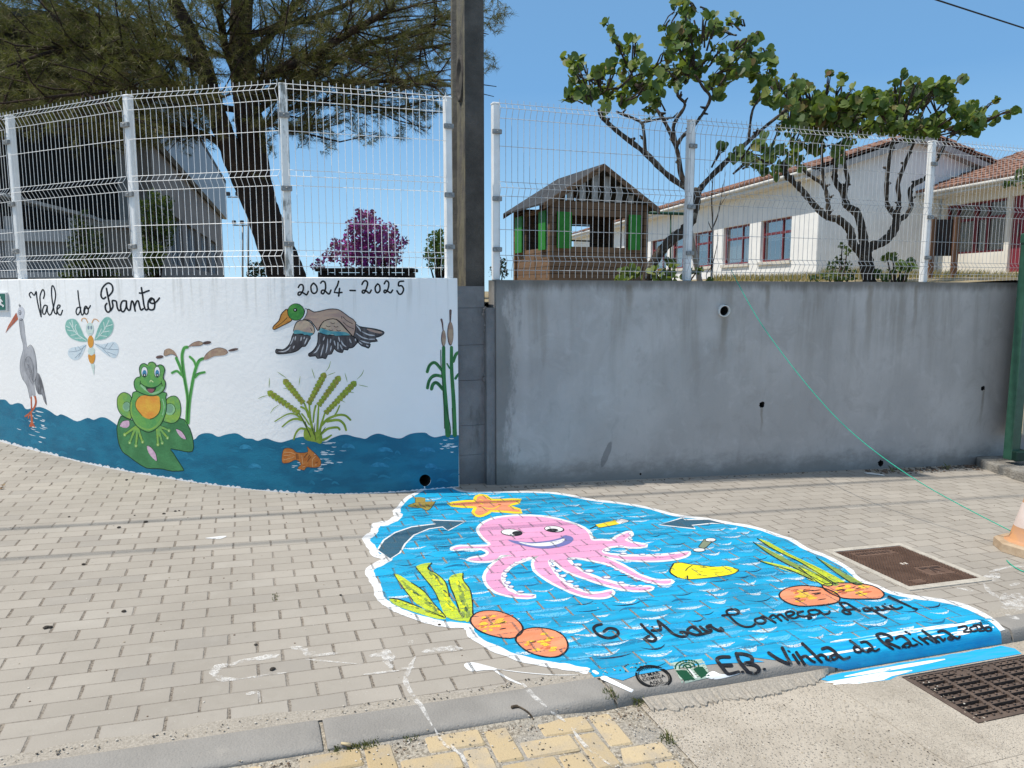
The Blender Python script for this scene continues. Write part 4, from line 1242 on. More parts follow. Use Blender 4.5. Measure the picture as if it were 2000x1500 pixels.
for toe in ([(430, 870), (350, 925), (288, 970)], [(430, 870), (390, 970), (350, 1070)], [(440, 870), (440, 980), (430, 1110)], [(450, 870), (480, 970), (515, 1062)], [(730, 870), (790, 890), (850, 918)], [(720, 880), (780, 950), (832, 1010)], [(710, 890), (740, 990), (765, 1075)], [(700, 890), (705, 990), (710, 1095)]):
    P.line(c(toe), (6.5, 5), 5, 8); P.line(c(toe), (5, 3.6), 6, 2); P.fill(c(ell(*toe[-1], 20, 24)), 7, 2, 0); P.fill(c(ell(toe[-1][0], toe[-1][1] + 4, 8, 10)), 8, 10, 0)
for th, e_ in (([(190, 560), (200, 490), (250, 440), (310, 440), (370, 490), (370, 600), (372, 760), (310, 755), (240, 710), (200, 640)], (312, 615, 52, 62)), ([(815, 540), (860, 490), (930, 480), (980, 530), (1000, 620), (995, 720), (960, 790), (900, 825), (830, 815), (780, 790), (800, 700)], (862, 648, 68, 75))):
    P.fill(c(th), 5, 2); P.line(c(th), 1.3, 6, 8, closed=True); P.fill(c(ell(*e_)), 6, 3, 0); P.fill(c(ell(e_[0] - 6, e_[1] - 8, e_[2] * .74, e_[3] * .76)), 7, 11, 0); P.line(c(ell(*e_)[11:] + ell(*e_)[:4]), .9, 7, 8)
body = [(430, 420), (380, 500), (355, 590), (360, 700), (400, 800), (450, 870), (530, 920), (600, 935), (680, 900), (750, 830), (800, 720), (820, 620), (810, 500), (790, 430)]
P.fill(c(body), 8, 1); P.line(c(body), 1.5, 9, 8, closed=True)
P.line(c([(372, 560), (372, 690), (420, 800), (500, 880), (600, 905), (690, 860), (765, 760)]), 3.2, 9, 2); P.line(c([(770, 520), (790, 620), (770, 720)]), 2.2, 9, 3)
bel = [(485, 480), (440, 530), (425, 590), (445, 650), (510, 730), (590, 770), (660, 755), (720, 700), (745, 620), (735, 530), (715, 480), (600, 470)]
P.fill(c(bel), 10, 4); P.line(c([(740, 540), (745, 620), (720, 700), (660, 755), (610, 772)]), 1.4, 11, 8); P.line(c([(485, 480), (440, 530), (425, 590), (445, 650), (510, 730)]), 1.0, 11, 8)
head = [(440, 410), (410, 350), (410, 290), (440, 245), (485, 230), (480, 180), (475, 120), (500, 75), (540, 65), (580, 85), (600, 55), (640, 45), (675, 65), (695, 95), (740, 80), (780, 100), (797, 150), (777, 245), (802, 290), (805, 350), (780, 410), (720, 455), (650, 475), (560, 465)]
P.fill(c(head), 11, 1, 3); P.line(c(head), 1.6, 12, 8, closed=True, sm=3)
P.line(c([(595, 80), (635, 70), (665, 110), (655, 180)]), 4, 12, 2); P.line(c([(610, 300), (620, 278), (650, 300)]), 1.6, 12, 10); P.line(c([(500, 345), (560, 400), (640, 445), (730, 420), (770, 370)]), 4, 12, 3)
for ex, rx, ry in ((540, 40, 66), (702, 36, 69)):
    P.fill(c(ell(ex, 172, rx + 4, ry + 5)), 12, 8, 0); P.fill(c(ell(ex, 172, rx - 2, ry - 2)), 13, 9, 0); P.fill(c(ell(ex + 1, 190, rx * .68, ry * .66)), 14, 6, 0); P.fill(c(ell(ex + 1, 214, rx * .52, ry * .34)), 15, 8, 0); P.fill(c(ell(ex + 2, 212, 7, 9)), 16, 9, 0)
P.line(c([(485, 310), (540, 350), (620, 372), (700, 357), (757, 313)]), 1.6, 13, 8); P.fill(c([(552, 366), (620, 376), (692, 366), (668, 420), (625, 442), (585, 420)]), 13, 8, 2); P.fill(c([(575, 392), (620, 384), (668, 392), (650, 425), (625, 438), (595, 425)]), 14, 7, 2)
P.line(c([(490, 288), (482, 330)]), 1.2, 13, 8, sm=0); P.line(c([(752, 293), (766, 350)]), 1.2, 13, 8, sm=0)
P.done('painted_frog', [G1, G2_, G3_, G4_, OY_, PK, BLU, MAU, DKG, WHITE, wall_paint('toe_light', (.60, .70, .35)), wall_paint('thigh_grey', (.20, .38, .24))], mural_wall)

# ---- cattails
CG = wall_paint('reed_green', (.07, .30, .06), (.11, .38, .08), 12, (1, 1, .4)); CD = wall_paint('reed_dark', (.03, .13, .03)); TAN = wall_paint('reed_tan', (.46, .33, .22), (.36, .23, .17), 22); BRO = wall_paint('reed_brown', (.09, .055, .05), (.16, .10, .09), 30)
P = Paint('wall'); c = crop(290, 650, 7.895)
for st, w_ in (([(590, 1390), (600, 1200), (605, 1000), (560, 720), (530, 500), (520, 350), (550, 240), (600, 222)], 5.5), ([(612, 1390), (630, 1100), (665, 850), (715, 600), (775, 440), (845, 398)], 5.5), ([(540, 680), (490, 530), (430, 390)], 5), ([(510, 650), (440, 590), (365, 618)], 4), ([(735, 520), (700, 430), (640, 370)], 4), ([(715, 690), (780, 630), (865, 608)], 4)):
    P.line(c(st), w_ + 1.4, 2, 4); P.line(c(st), w_, 3, 0)
for st in ([(520, 440), (530, 600), (570, 800), (605, 1000), (600, 1380)], [(650, 860), (625, 1050), (605, 1300)], [(770, 430), (800, 400), (845, 395)], [(715, 690), (730, 640), (790, 610)]): P.line(c(st), 1.2, 4, 1)
for hd_ in ([(450, 380), (400, 340), (340, 330), (270, 355), (240, 335), (250, 270), (310, 240), (370, 260), (420, 310)], [(610, 220), (690, 155), (780, 130), (845, 160), (800, 195), (680, 205)], [(850, 410), (890, 330), (980, 260), (1090, 230), (1190, 255), (1225, 300), (1170, 345), (1020, 360), (920, 405)]):
    P.fill(c(hd_), 4, 2); P.line(c(hd_[:6]), .9, 5, 3)
for e_ in ((175, 372, 60, 25, -8), (905, 153, 65, 25, -8), (1310, 262, 80, 20, -12)): P.fill(c(ell(*e_)), 5, 3, 0)
P.done('painted_cattails', [CG, CD, TAN, BRO, wall_paint('reed_halo', (.45, .68, .40))], mural_wall, 'cattails with three drooping brown heads behind the frog')
P = Paint('wall'); c = crop(820, 590, 4.054)
for st, w_ in (([(222, 1052), (203, 800), (190, 600), (188, 358)], (10, 6.5)), ([(276, 1052), (268, 800), (252, 550), (250, 358)], (8.5, 6.0)), ([(175, 540), (120, 480), (78, 500), (58, 552)], 6), ([(182, 590), (115, 580), (75, 620), (60, 680)], 6), ([(182, 690), (135, 640), (105, 650), (92, 688)], 6.5), ([(264, 470), (285, 415), (308, 398)], 6), ([(282, 605), (298, 580), (310, 568)], 5), ([(236, 525), (215, 488)], 3)):
    P.line(c(st), w_, 3, 0)
for st in ([(165, 380), (168, 520), (185, 700), (195, 1000)], [(160, 520), (145, 490)], [(60, 545), (75, 500), (110, 478)], [(62, 670), (85, 610), (150, 582)], [(175, 680), (140, 640), (110, 640)], [(255, 840), (262, 1000)], [(205, 820), (240, 980), (243, 1045)]): P.line(c(st), 1.5, 4, 1)
P.fill(c(ell(187, 287, 19, 66)), 4, 3, 0); P.fill(c(ell(190, 285, 15, 62)), 5, 2, 0); P.fill(c(ell(241, 250, 25, 96)), 4, 3, 0); P.fill(c(ell(244, 247, 20, 90)), 5, 2, 0)
P.line(c([(183, 222), (178, 170), (170, 138)]), (2, 4), 4, 3); P.line(c([(240, 157), (241, 110), (242, 68)]), (2.5, 5), 4, 3)
P.done('painted_cattails', [wall_paint('reed_green2', (.030, .16, .045), (.05, .22, .06), 14, (1, 1, .4)), wall_paint('reed_dark2', (.01, .05, .02)), TAN, BRO], mural_wall, 'pair of upright dark green cattails at the right end of the white wall')

# ---- duck
P = Paint('wall'); c = crop(520, 580, 8.0)
DT = wall_paint('duck_tan', (.50, .35, .26), (.40, .27, .23), 14, (.5, .5, 2)); DW = wall_paint('duck_wing', (.55, .42, .30), (.42, .30, .25), 14); DF = wall_paint('duck_feather', (.055, .048, .052), (.12, .11, .115), 24, (2, 2, .4)); DL = wall_paint('duck_light', (.42, .41, .43), (.60, .60, .62), 30); DB = wall_paint('duck_teal', (.06, .25, .32), (.16, .42, .42), 18); DH = wall_paint('duck_head', (.045, .24, .05), (.09, .33, .06), 18); BK = wall_paint('duck_beak', (.62, .29, .06), (.50, .20, .04), 18, (1, 1, 2))
rt = [(815, 560), (900, 580), (1050, 600), (1200, 600), (1330, 600), (1430, 680), (1400, 740), (1350, 790), (1290, 800), (1270, 830), (1210, 820), (1190, 870), (1110, 850), (1060, 810), (1020, 890), (960, 900), (930, 965), (880, 950), (800, 960), (770, 920), (680, 930), (660, 890), (720, 850), (790, 760), (810, 650)]
lf_ = [(425, 570), (520, 580), (690, 605), (660, 690), (610, 770), (560, 775), (500, 830), (420, 865), (330, 880), (200, 890), (150, 870), (160, 815), (260, 825), (340, 770), (390, 680)]
tl_ = [(1390, 420), (1450, 460), (1560, 480), (1700, 500), (1830, 540), (1830, 580), (1760, 620), (1700, 640), (1740, 690), (1650, 700), (1600, 720), (1625, 740), (1600, 800), (1550, 780), (1490, 760), (1430, 700), (1360, 600), (1370, 500)]
body = [(640, 195), (680, 200), (750, 235), (850, 220), (980, 190), (1090, 190), (1170, 220), (1290, 310), (1400, 400), (1370, 600), (1330, 590), (1200, 440), (1100, 350), (980, 350), (880, 400), (830, 480), (810, 530), (770, 470), (700, 380), (640, 355), (575, 350), (620, 270)]
for pl_ in (rt, lf_, tl_): P.fill(c(pl_), 2, 2, 2); P.line(c(pl_), 1.7, 3, 7, closed=True, sm=2)
P.fill(c(body), 4, 0, 2); P.line(c(body), 1.6, 5, 7, closed=True, sm=2)
rw = [(830, 520), (850, 450), (900, 380), (1000, 345), (1090, 350), (1170, 420), (1250, 510), (1330, 600), (1200, 600), (1000, 560), (880, 540)]
lw = [(435, 560), (440, 470), (480, 390), (560, 360), (650, 370), (720, 430), (760, 530), (700, 600), (560, 580)]
for pl_ in (rw, lw): P.fill(c(pl_), 5, 1, 2); P.line(c(pl_), 1.5, 6, 7, closed=True, sm=2)
P.fill(c([(830, 545), (850, 490), (910, 500), (1000, 530), (1150, 540), (1240, 550), (1310, 595), (1190, 600), (1080, 605), (1040, 582), (960, 590), (880, 570)]), 7, 4); P.fill(c([(430, 570), (445, 520), (520, 520), (600, 545), (700, 560), (735, 570), (690, 605), (640, 590), (600, 592), (560, 572), (500, 575)]), 7, 4)
for st in ([(430, 620), (400, 700), (370, 750)], [(380, 770), (340, 820), (280, 850), (190, 855)], [(460, 610), (450, 680)], [(550, 620), (540, 690)], [(600, 620), (590, 660)], [(640, 640), (600, 740)], [(440, 760), (420, 810)],
           [(910, 620), (890, 680)], [(840, 740), (790, 840), (740, 880)], [(960, 650), (955, 760), (930, 880)], [(900, 740), (870, 850), (850, 930)], [(1010, 650), (1000, 720)], [(1020, 760), (1000, 850)], [(1130, 620), (1150, 700)], [(1120, 700), (1120, 820)], [(1060, 680), (1080, 760)], [(1170, 680), (1200, 740), (1250, 780)], [(1300, 650), (1330, 720)], [(1150, 740), (1190, 820)], [(1390, 650), (1400, 690)],
           [(1400, 560), (1500, 630), (1600, 660)], [(1400, 430), (1450, 490), (1480, 540)], [(1490, 540), (1600, 590), (1700, 600)], [(1470, 680), (1560, 710), (1620, 720)], [(1600, 660), (1700, 660)], [(1450, 700), (1500, 740)], [(1560, 750), (1600, 770)]): P.line(c(st), 2.4, 4, 3, taper=.4)
P.line(c([(1570, 500), (1700, 540), (1810, 560)]), 4.5, 4, 0, taper=.3)
for st in ([(1200, 310), (1260, 370), (1350, 420)], [(1200, 390), (1280, 460), (1370, 500)], [(1180, 300), (1180, 340)], [(1090, 350), (1190, 440), (1330, 600)]): P.line(c(st), 1.0, 6, 7)
for x_, y_ in ((1040, 410), (970, 460), (1090, 465), (900, 490), (1010, 520), (1130, 525)): P.line(c([(x_ - 32, y_ - 10), (x_, y_ + 6), (x_ + 32, y_ - 4)]), 1.0, 7, 7)
P.line(c([(695, 485), (715, 530)]), .9, 7, 7, sm=0)
cl_ = [(610, 175), (640, 205), (625, 280), (575, 355), (530, 362), (575, 310), (600, 250)]
P.fill(c(cl_), 6, 8, 2); P.line(c(cl_), 1.0, 7, 7, closed=True, sm=2)
bk = [(330, 190), (345, 280), (400, 350), (370, 390), (250, 450), (130, 510), (105, 490), (120, 450), (200, 370), (230, 280), (280, 220)]
P.fill(c(bk), 6, 6, 2); P.line(c(bk), 1.6, 7, 7, closed=True, sm=2); P.line(c([(330, 320), (260, 390), (150, 470)]), .9, 8, 7)
P.fill(c(ell(465, 235, 135, 135)), 8, 7, 0); P.fill(c(ell(465, 235, 126, 126)), 9, 5, 0); P.fill(c(ell(455, 203, 31, 28)), 10, 7, 0); P.fill(c(ell(453, 202, 11, 11)), 11, 8, 0)
P.done('painted_duck', [DT, DW, DF, DL, DB, DH, BK, K, WHITE], mural_wall)

# ---- wheat
P = Paint('wall'); c = crop(500, 690, 6.25)
WG = wall_paint('wheat_green', (.38, .44, .05), (.27, .36, .04), 16); WL = wall_paint('wheat_leaf', (.20, .30, .03), (.30, .40, .05), 14); WO = wall_paint('wheat_olive', (.36, .33, .06), (.28, .28, .04), 30); WD = wall_paint('wheat_dark', (.05, .07, .02))
for st in ([(530, 740), (620, 900), (700, 1060)], [(590, 610), (660, 800), (720, 1060)], [(650, 620), (670, 850), (730, 1060)], [(765, 650), (750, 900), (745, 1060)], [(840, 730), (790, 900), (760, 1060)]): P.line(c(st), (3.0, 6), 2, 1)
P.fill(c([(585, 950), (640, 900), (720, 960), (790, 930), (810, 1070), (780, 1105), (730, 1085), (600, 1052)]), 2, 1)
for st, w_ in (([(540, 790), (480, 745), (380, 745), (230, 832)], (4, 2)), ([(560, 815), (480, 800), (400, 830), (320, 897)], (5, 2.5)), ([(600, 925), (540, 920), (490, 970), (460, 1052)], (5, 3)), ([(800, 880), (880, 800), (1000, 755), (1090, 760), (1152, 812)], (5, 4)), ([(870, 830), (1000, 815), (1070, 860), (1100, 938)], (5.5, 4)), ([(800, 980), (880, 920), (990, 905), (1020, 930)], (5, 4)), ([(790, 1065), (860, 1040), (920, 1000)], (6, 3)), ([(960, 760), (990, 710), (1020, 640)], (3, 2.5)), ([(700, 840), (710, 720), (730, 640)], (3, 4)), ([(640, 780), (610, 690), (550, 655)], (3, 4)), ([(650, 870), (600, 790), (560, 740)], (3, 3))):
    P.line(c(st), w_, 3, 1)
for st in ([(545, 760), (600, 870), (660, 1010)], [(680, 900), (710, 1000)], [(720, 850), (715, 960), (730, 1070)], [(780, 1000), (850, 900)], [(600, 830), (620, 900)], [(640, 940), (670, 1030)]): P.line(c(st), 1.6, 4, 3, taper=.4)
for st in ([(160, 420), (165, 300)], [(370, 300), (260, 225)], [(525, 390), (540, 275)], [(420, 440), (330, 425)], [(150, 515), (80, 530), (25, 555)], [(290, 625), (220, 670), (175, 735)], [(720, 310), (680, 185)], [(850, 225), (890, 170), (912, 95)], [(1230, 320), (1290, 260), (1315, 200)], [(1115, 350), (1085, 240)], [(1130, 470), (1200, 482)], [(1000, 550), (1090, 600)], [(870, 270), (970, 232)], [(1250, 385), (1370, 410)]): P.line(c(st), 1.3, 2, 1, taper=.6)
rk = random.Random(8)
for (x0, y0), (x1, y1), n_ in (((150, 470), (525, 730), 9), ((345, 325), (575, 605), 8), ((840, 245), (645, 615), 9), ((1020, 285), (765, 635), 9), ((1215, 350), (850, 730), 11)):
    d_ = math.degrees(math.atan2(y0 - y1, x0 - x1)); lx, ly = (x1 - x0), (y1 - y0); L_ = math.hypot(lx, ly)
    px_, py_ = -ly / L_, lx / L_
    P.line(c([(x0, y0), (x1, y1)]), 4, 3, 0, sm=0)
    for k in range(n_):
        t_ = (k + .5) / n_; wdt = 24 + 10 * math.sin(math.pi * min(1, t_ + .25))
        for sd_ in (-1, 1, 0):
            X, Y = x0 + lx * t_ + px_ * wdt * .62 * sd_, y0 + ly * t_ + py_ * wdt * .62 * sd_
            P.fill(c(ell(X, Y, 31, 15, d_ + sd_ * 26, 10)), 4 if sd_ else 6, rk.choice((0, 0, 2)), 0)
            P.line(c(ell(X, Y, 31, 15, d_ + sd_ * 26, 10)[2:8]), .55, 5 if sd_ else 7, 4, sm=0)
P.done('painted_wheat', [WG, WL, WO, WD, wall_paint('wheat_line', (.12, .12, .03))], mural_wall)

# ---- goldfish
P = Paint('wall')
fish = [(320, 1330), (330, 1190), (380, 1155), (450, 1170), (500, 1210), (630, 1205), (622, 1138), (665, 1172), (740, 1240), (790, 1310), (780, 1380), (700, 1395), (620, 1390), (590, 1425), (550, 1420), (510, 1400), (550, 1350), (490, 1300), (400, 1335)]
P.fill(c(fish), 3, 0, 3); P.line(c(fish), .7, 4, 2, closed=True, sm=3)
for st in ([(345, 1210), (420, 1210), (480, 1230)], [(340, 1250), (420, 1240)], [(340, 1300), (420, 1280), (470, 1260)], [(690, 1385), (690, 1300), (725, 1260)], [(560, 1250), (570, 1350)], [(600, 1380), (570, 1385)]): P.line(c(st), 1.0, 4, 1)
for st in ([(492, 1230), (500, 1290)], [(510, 1230), (515, 1290)], [(590, 1270), (630, 1220)], [(640, 1300), (670, 1260)], [(640, 1270), (655, 1245)], [(630, 1320), (640, 1300)], [(730, 1332), (752, 1328)]): P.line(c(st), 1.2, 4, 2, sm=0)
P.done('painted_fish', [wall_paint('fish_orange', (.50, .15, .03), (.58, .21, .05), 20), wall_paint('fish_light', (.75, .42, .20)), wall_paint('fish_dark', (.06, .03, .02))], mural_wall)
# ================================================================== painting on the pavers
BLUE_C = ((.008, .405, .70), (.010, .30, .53))
MG = {}
def gp_mat(name, *a, **k):
    if name not in MG: MG[name] = ground_paint('ground_' + name, *a, **k)
    return MG[name]
g_blue = gp_mat('blue', *BLUE_C, joints=.95, scale=2.6)
g_white = gp_mat('white', (.80, .80, .80), joints=.2)
g_black = gp_mat('black', (.012, .012, .016), joints=.30)
root = thing('pavement_mural', 'bright blue sea mural with pink octopus painted across pavers and kerb', 'mural', (1.2, 4.2, -.05))
edge = [(826, 954), (818, 961), (796, 973), (781, 989), (774, 1002), (779, 1008), (759, 1021), (735, 1026), (730, 1041), (715, 1053), (727, 1071), (735, 1085), (759, 1090), (744, 1100), (722, 1113), (727, 1130), (737, 1147), (742, 1167), (759, 1182), (781, 1194), (823, 1209), (868, 1220), (912, 1224), (922, 1241), (947, 1258), (984, 1275), (1021, 1288), (1070, 1298), (1110, 1304), (1150, 1312)]
redge = [(1958, 1232), (1940, 1214), (1910, 1196), (1876, 1182), (1835, 1173), (1780, 1166), (1739, 1157), (1711, 1146), (1678, 1132), (1656, 1111), (1615, 1088), (1574, 1072), (1546, 1055), (1519, 1046), (1474, 1031), (1417, 1021), (1372, 1013), (1333, 1009), (1304, 1003), (1259, 991), (1202, 982), (1157, 977), (1107, 967), (1058, 962), (966, 961), (910, 961), (885, 954)]
def qline(q, s0, s1, n_):                                    # photo points along a line of constant q
    out = []
    for s in lsp(s0, s1, n_):
        Pw = gp(s, q); d = Vector((Pw.x, Pw.y, Pw.z - EYE))
        a, b = d.x, d.y * CP - d.z * SP
        out.append((1000 + FPX * a / b, 750 + FPX * -(d.y * SP + d.z * CP) / b))
    return out
def to_px(Pw):
    d = Pw - Vector((0, 0, EYE)); b = d.y * CP - d.z * SP
    return 1000 + FPX * d.x / b, 750 - FPX * (d.y * SP + d.z * CP) / b
P = Paint('ground')
sL, sR = sq(*on_ground(1150, 1312))[0], sq(*on_ground(1958, 1232))[0]
kb_ = qline(-.506, sL, sR, 10)
P.fill(smooth(edge, 3) + kb_ + smooth(redge, 3), 0, 0, 0)
P.done('sea', [g_blue], root)
# kerb part
kblue = new_mat('kerb_blue')
def kerb_paint(name, c1, c2, cover, fade=None):
    m, n, b = new_mat(name)
    p = n.pos(); p0 = n.vec('SUBTRACT', p, (OX, OY, 0))
    s = n.vec('DOT_PRODUCT', p0, (TX, TY, 0)); q = n.vec('DOT_PRODUCT', p0, (-TY, TX, 0))
    cmb = n.new('ShaderNodeCombineXYZ'); n.put(cmb.inputs[0], n.math('MULTIPLY', s, 5)); n.put(cmb.inputs[1], n.math('MULTIPLY', q, 38))
    ns = n.noise(cmb.outputs[0], 1, 5, .65)
    n.put(b.inputs['Base Color'], n.mix(n.ss(n.noise(cmb.outputs[0], 1.3, 4, .6), .35, .65), c1, c2))
    b.inputs['Roughness'].default_value = .55
    k = n.math('ADD', ns, n.math('MULTIPLY', n.math('SUBTRACT', n.noise(p, 150, 3, .7), .5), .35))
    if fade: k = n.math('ADD', k, n.math('MULTIPLY', n.ss(s, *fade), -1.0)); k = n.math('ADD', k, .5)
    n.put(b.inputs['Alpha'], n.math('GREATER_THAN', k, 1 - cover))
    n.put(b.inputs['Normal'], n.bump(n.noise(p, 130, 3), .3, .003))
    return m
m_kb = kerb_paint('kerb_blue', BLUE_C[0], (.006, .30, .60), .86)
P = Paint('ground')
P.fill([(a, -.507) for a in lsp(2.70, sR + .02, 12)] + [(sR - .01, -.60), (sR - .02, -.656)] + [(a, -.656) for a in lsp(sR - .1, 3.2, 8)] + [(3.0, -.648), (2.86, -.60)], 0, 0, 0, raw=True)
P.done('kerb_sea', [m_kb], root)
P = Paint('ground')
P.fill([(a, -.508) for a in lsp(2.05, 2.72, 6)] + [(2.80, -.60), (2.6, -.56), (2.40, -.545), (2.2, -.55), (2.12, -.575)], 0, 0, 0, raw=True)
P.done('kerb_sea', [kerb_paint('kerb_blue_thin', (.012, .34, .66), (.05, .33, .58), .70)], root)
P = Paint('ground')                                          # white and pale streaks along the kerb
rk = random.Random(5)
for _ in range(26):
    s = rk.uniform(2.9, 4.2); q = rk.choice((rk.uniform(-.625, -.60), rk.uniform(-.545, -.52), rk.uniform(-.62, -.52))); l = rk.uniform(.12, .4)
    e_ = min(s + l, sR - .02)
    P.line(qline(q, s, e_, 4), rk.uniform(3, 9), 2, rk.choice((0, 0, 1)), sm=0, taper=.4)
P.line([(1180, 1325), (1205, 1337), (1248, 1357)], (15, 9), 2, 0, an=.55)
P.line([(1160, 1312), (1166, 1316)], 8, 2, 0, sm=0)
P.fill([(1378, 1322), (1392, 1312), (1410, 1318), (1445, 1316), (1420, 1324), (1395, 1328)], 2, 0)
P.done('kerb_foam', [brush_mat('kerb_white', 'f4f6f7', .95, (14, 60), 2), brush_mat('kerb_pale', '8fd2f0', .8, (10, 70), 4)], root)
# painted strip on the gutter, above the grate
P = Paint('ground')
P.fill([(a, -.668 - .006 * (i % 2)) for i, a in enumerate(lsp(3.0, 4.16, 14))] + [(4.2, -.71), (4.18, -.757), (3.40, -.757), (3.33, -.775), (3.18, -.765), (3.06, -.72)], 1, 0, 0, raw=True)
P.done('gutter_sea', [kerb_paint('gutter_blue', BLUE_C[0], (.06, .38, .66), .80)], root)
P = Paint('ground')
P.fill([(a, -.715) for a in lsp(3.02, 3.36, 6)] + [(3.42, -.74), (3.30, -.77), (3.16, -.765)], 2, 0, 0, raw=True)
P.line(qline(-.70, 3.15, 3.75, 6), 12, 3, 0, sm=0, taper=.3); P.line(qline(-.74, 3.05, 3.5, 6), 14, 3, 0, sm=0, taper=.3)
P.done('gutter_foam', [brush_mat('gutter_white', 'f4f6f7', .9, (7, 60), 7)], root)

# ---- foam rim
P = Paint('ground')
rk = random.Random(12)
for seg, w0, n_ in ((edge, 15, 4), (redge[::-1], 8.5, 4)):
    pts = smooth(seg, n_); A, B = [], []
    for i, p in enumerate(pts):
        t_ = i / (len(pts) - 1)
        wd = w0 * ((.55 if t_ < .12 else .95 + .35 * t_) if seg is edge else .5 + .95 * t_) * rk.uniform(.82, 1.2)
        p0, p1 = pts[max(i - 1, 0)], pts[min(i + 1, len(pts) - 1)]
        dx, dy = p1[0] - p0[0], (p1[1] - p0[1]) / .6
        l = math.hypot(dx, dy) or 1
        A.append((p[0] - dy / l * wd / 2, p[1] + dx / l * wd / 2 * .6)); B.append((p[0] + dy / l * wd / 2, p[1] - dx / l * wd / 2 * .6))
    off = P.height(1); V = [P.to3(*on_ground(*p), off) for p in A + B]; L = len(pts)
    P.mb.add(V, [(i, L + i, L + i + 1, i + 1) for i in range(L - 1)], 0)
P.done('foam_rim', [g_white], root)

# ---- wave dabs over the sea
from mathutils.geometry import intersect_point_tri_2d
poly = [on_ground(*p) for p in smooth(edge, 3) + kb_ + smooth(redge, 3)]
def in_poly(x, y, poly):
    r = False; j = len(poly) - 1
    for i in range(len(poly)):
        (xi, yi), (xj, yj) = poly[i], poly[j]
        if (yi > y) != (yj > y) and x < (xj - xi) * (y - yi) / (yj - yi) + xi: r = not r
        j = i
    return r
W = Paint('ground')
rk = random.Random(77)
def dab(s, q, l, w_, mi, lay, bow, taper=.45):
    pts = []
    for t_ in (0, .25, .5, .75, 1):
        ss, qq = s + l * t_, q - bow * (1 - (2 * t_ - 1) ** 2) + .25 * l * 0
        pts.append(gp(ss, qq))
    L = len(pts); sm_ = smooth([(p.x, p.y) for p in pts], 3)
    n_ = len(sm_); A, B = [], []; HH = W.height(lay)
    for i, p in enumerate(sm_):
        t_ = i / (n_ - 1); h = w_ / 2 * min(1, min(t_, 1 - t_) / taper + .15)
        A.append(W.to3(p[0] - TY * -h * -1, p[1] + TX * h, HH)); B.append(W.to3(p[0] + TY * h, p[1] - TX * h, HH))
    W.mb.add(A + B, [(i, n_ + i, n_ + i + 1, i + 1) for i in range(n_ - 1)], mi)
q = -.45
while q < 2.35:
    s = 1.0 + rk.uniform(0, .2)
    while s < 5.4:
        a, b_ = s + rk.uniform(-.02, .03), q + rk.uniform(-.03, .03)
        l = rk.uniform(.09, .19)
        if all(in_poly(*xy(a + k * l, b_ - .02), poly) for k in (-.15, .5, 1.15)):
            r_ = rk.random()
            far = b_ > 1.2
            mi = 0 if r_ < (.22 if far else .36) else 1 if r_ < .66 else 2 if r_ < .84 else 3
            w_ = {0: rk.uniform(.014, .026), 1: rk.uniform(.018, .036), 2: rk.uniform(.010, .024), 3: rk.uniform(.006, .013)}[mi] * (1.0 if far else 1.15)
            dab(a, b_, l * (1.2 if mi == 1 else 1), w_, mi, 1, rk.uniform(.012, .036) * (-1 if mi == 2 and rk.random() < .5 else 1))
            if mi == 0 and rk.random() < .5: dab(a - .01, b_ + .012, l * 1.05, w_ * 1.1, 1, 0, .015)
        s += rk.uniform(.12, .25)
    q += rk.uniform(.065, .10)
for _ in range(330):                                         # darker and lighter scrubbed patches
    a, b_ = rk.uniform(1.1, 5.2), rk.uniform(-.45, 2.3); l = rk.uniform(.15, .45)
    if all(in_poly(*xy(a + k * l, b_), poly) for k in (-.05, .5, 1.05)): dab(a, b_, l, rk.uniform(.02, .065), rk.choice((4, 4, 4, 4, 5) if b_ > .9 else (4, 5, 5)), 0, rk.uniform(-.01, .01))
W.done('wave_strokes', [gp_mat('dab_white', (.70, .80, .86), joints=.9, worn=1.0), gp_mat('dab_pale', (.12, .50, .78), joints=.9, worn=.9), gp_mat('dab_deep', (.006, .15, .32), joints=.9, worn=.7), gp_mat('dab_navy', (.006, .02, .06), joints=.6, worn=.4), gp_mat('scrub_deep', (.010, .22, .42), joints=.9, worn=1.3), gp_mat('scrub_light', (.015, .40, .78), joints=.9, worn=1.3)], root)

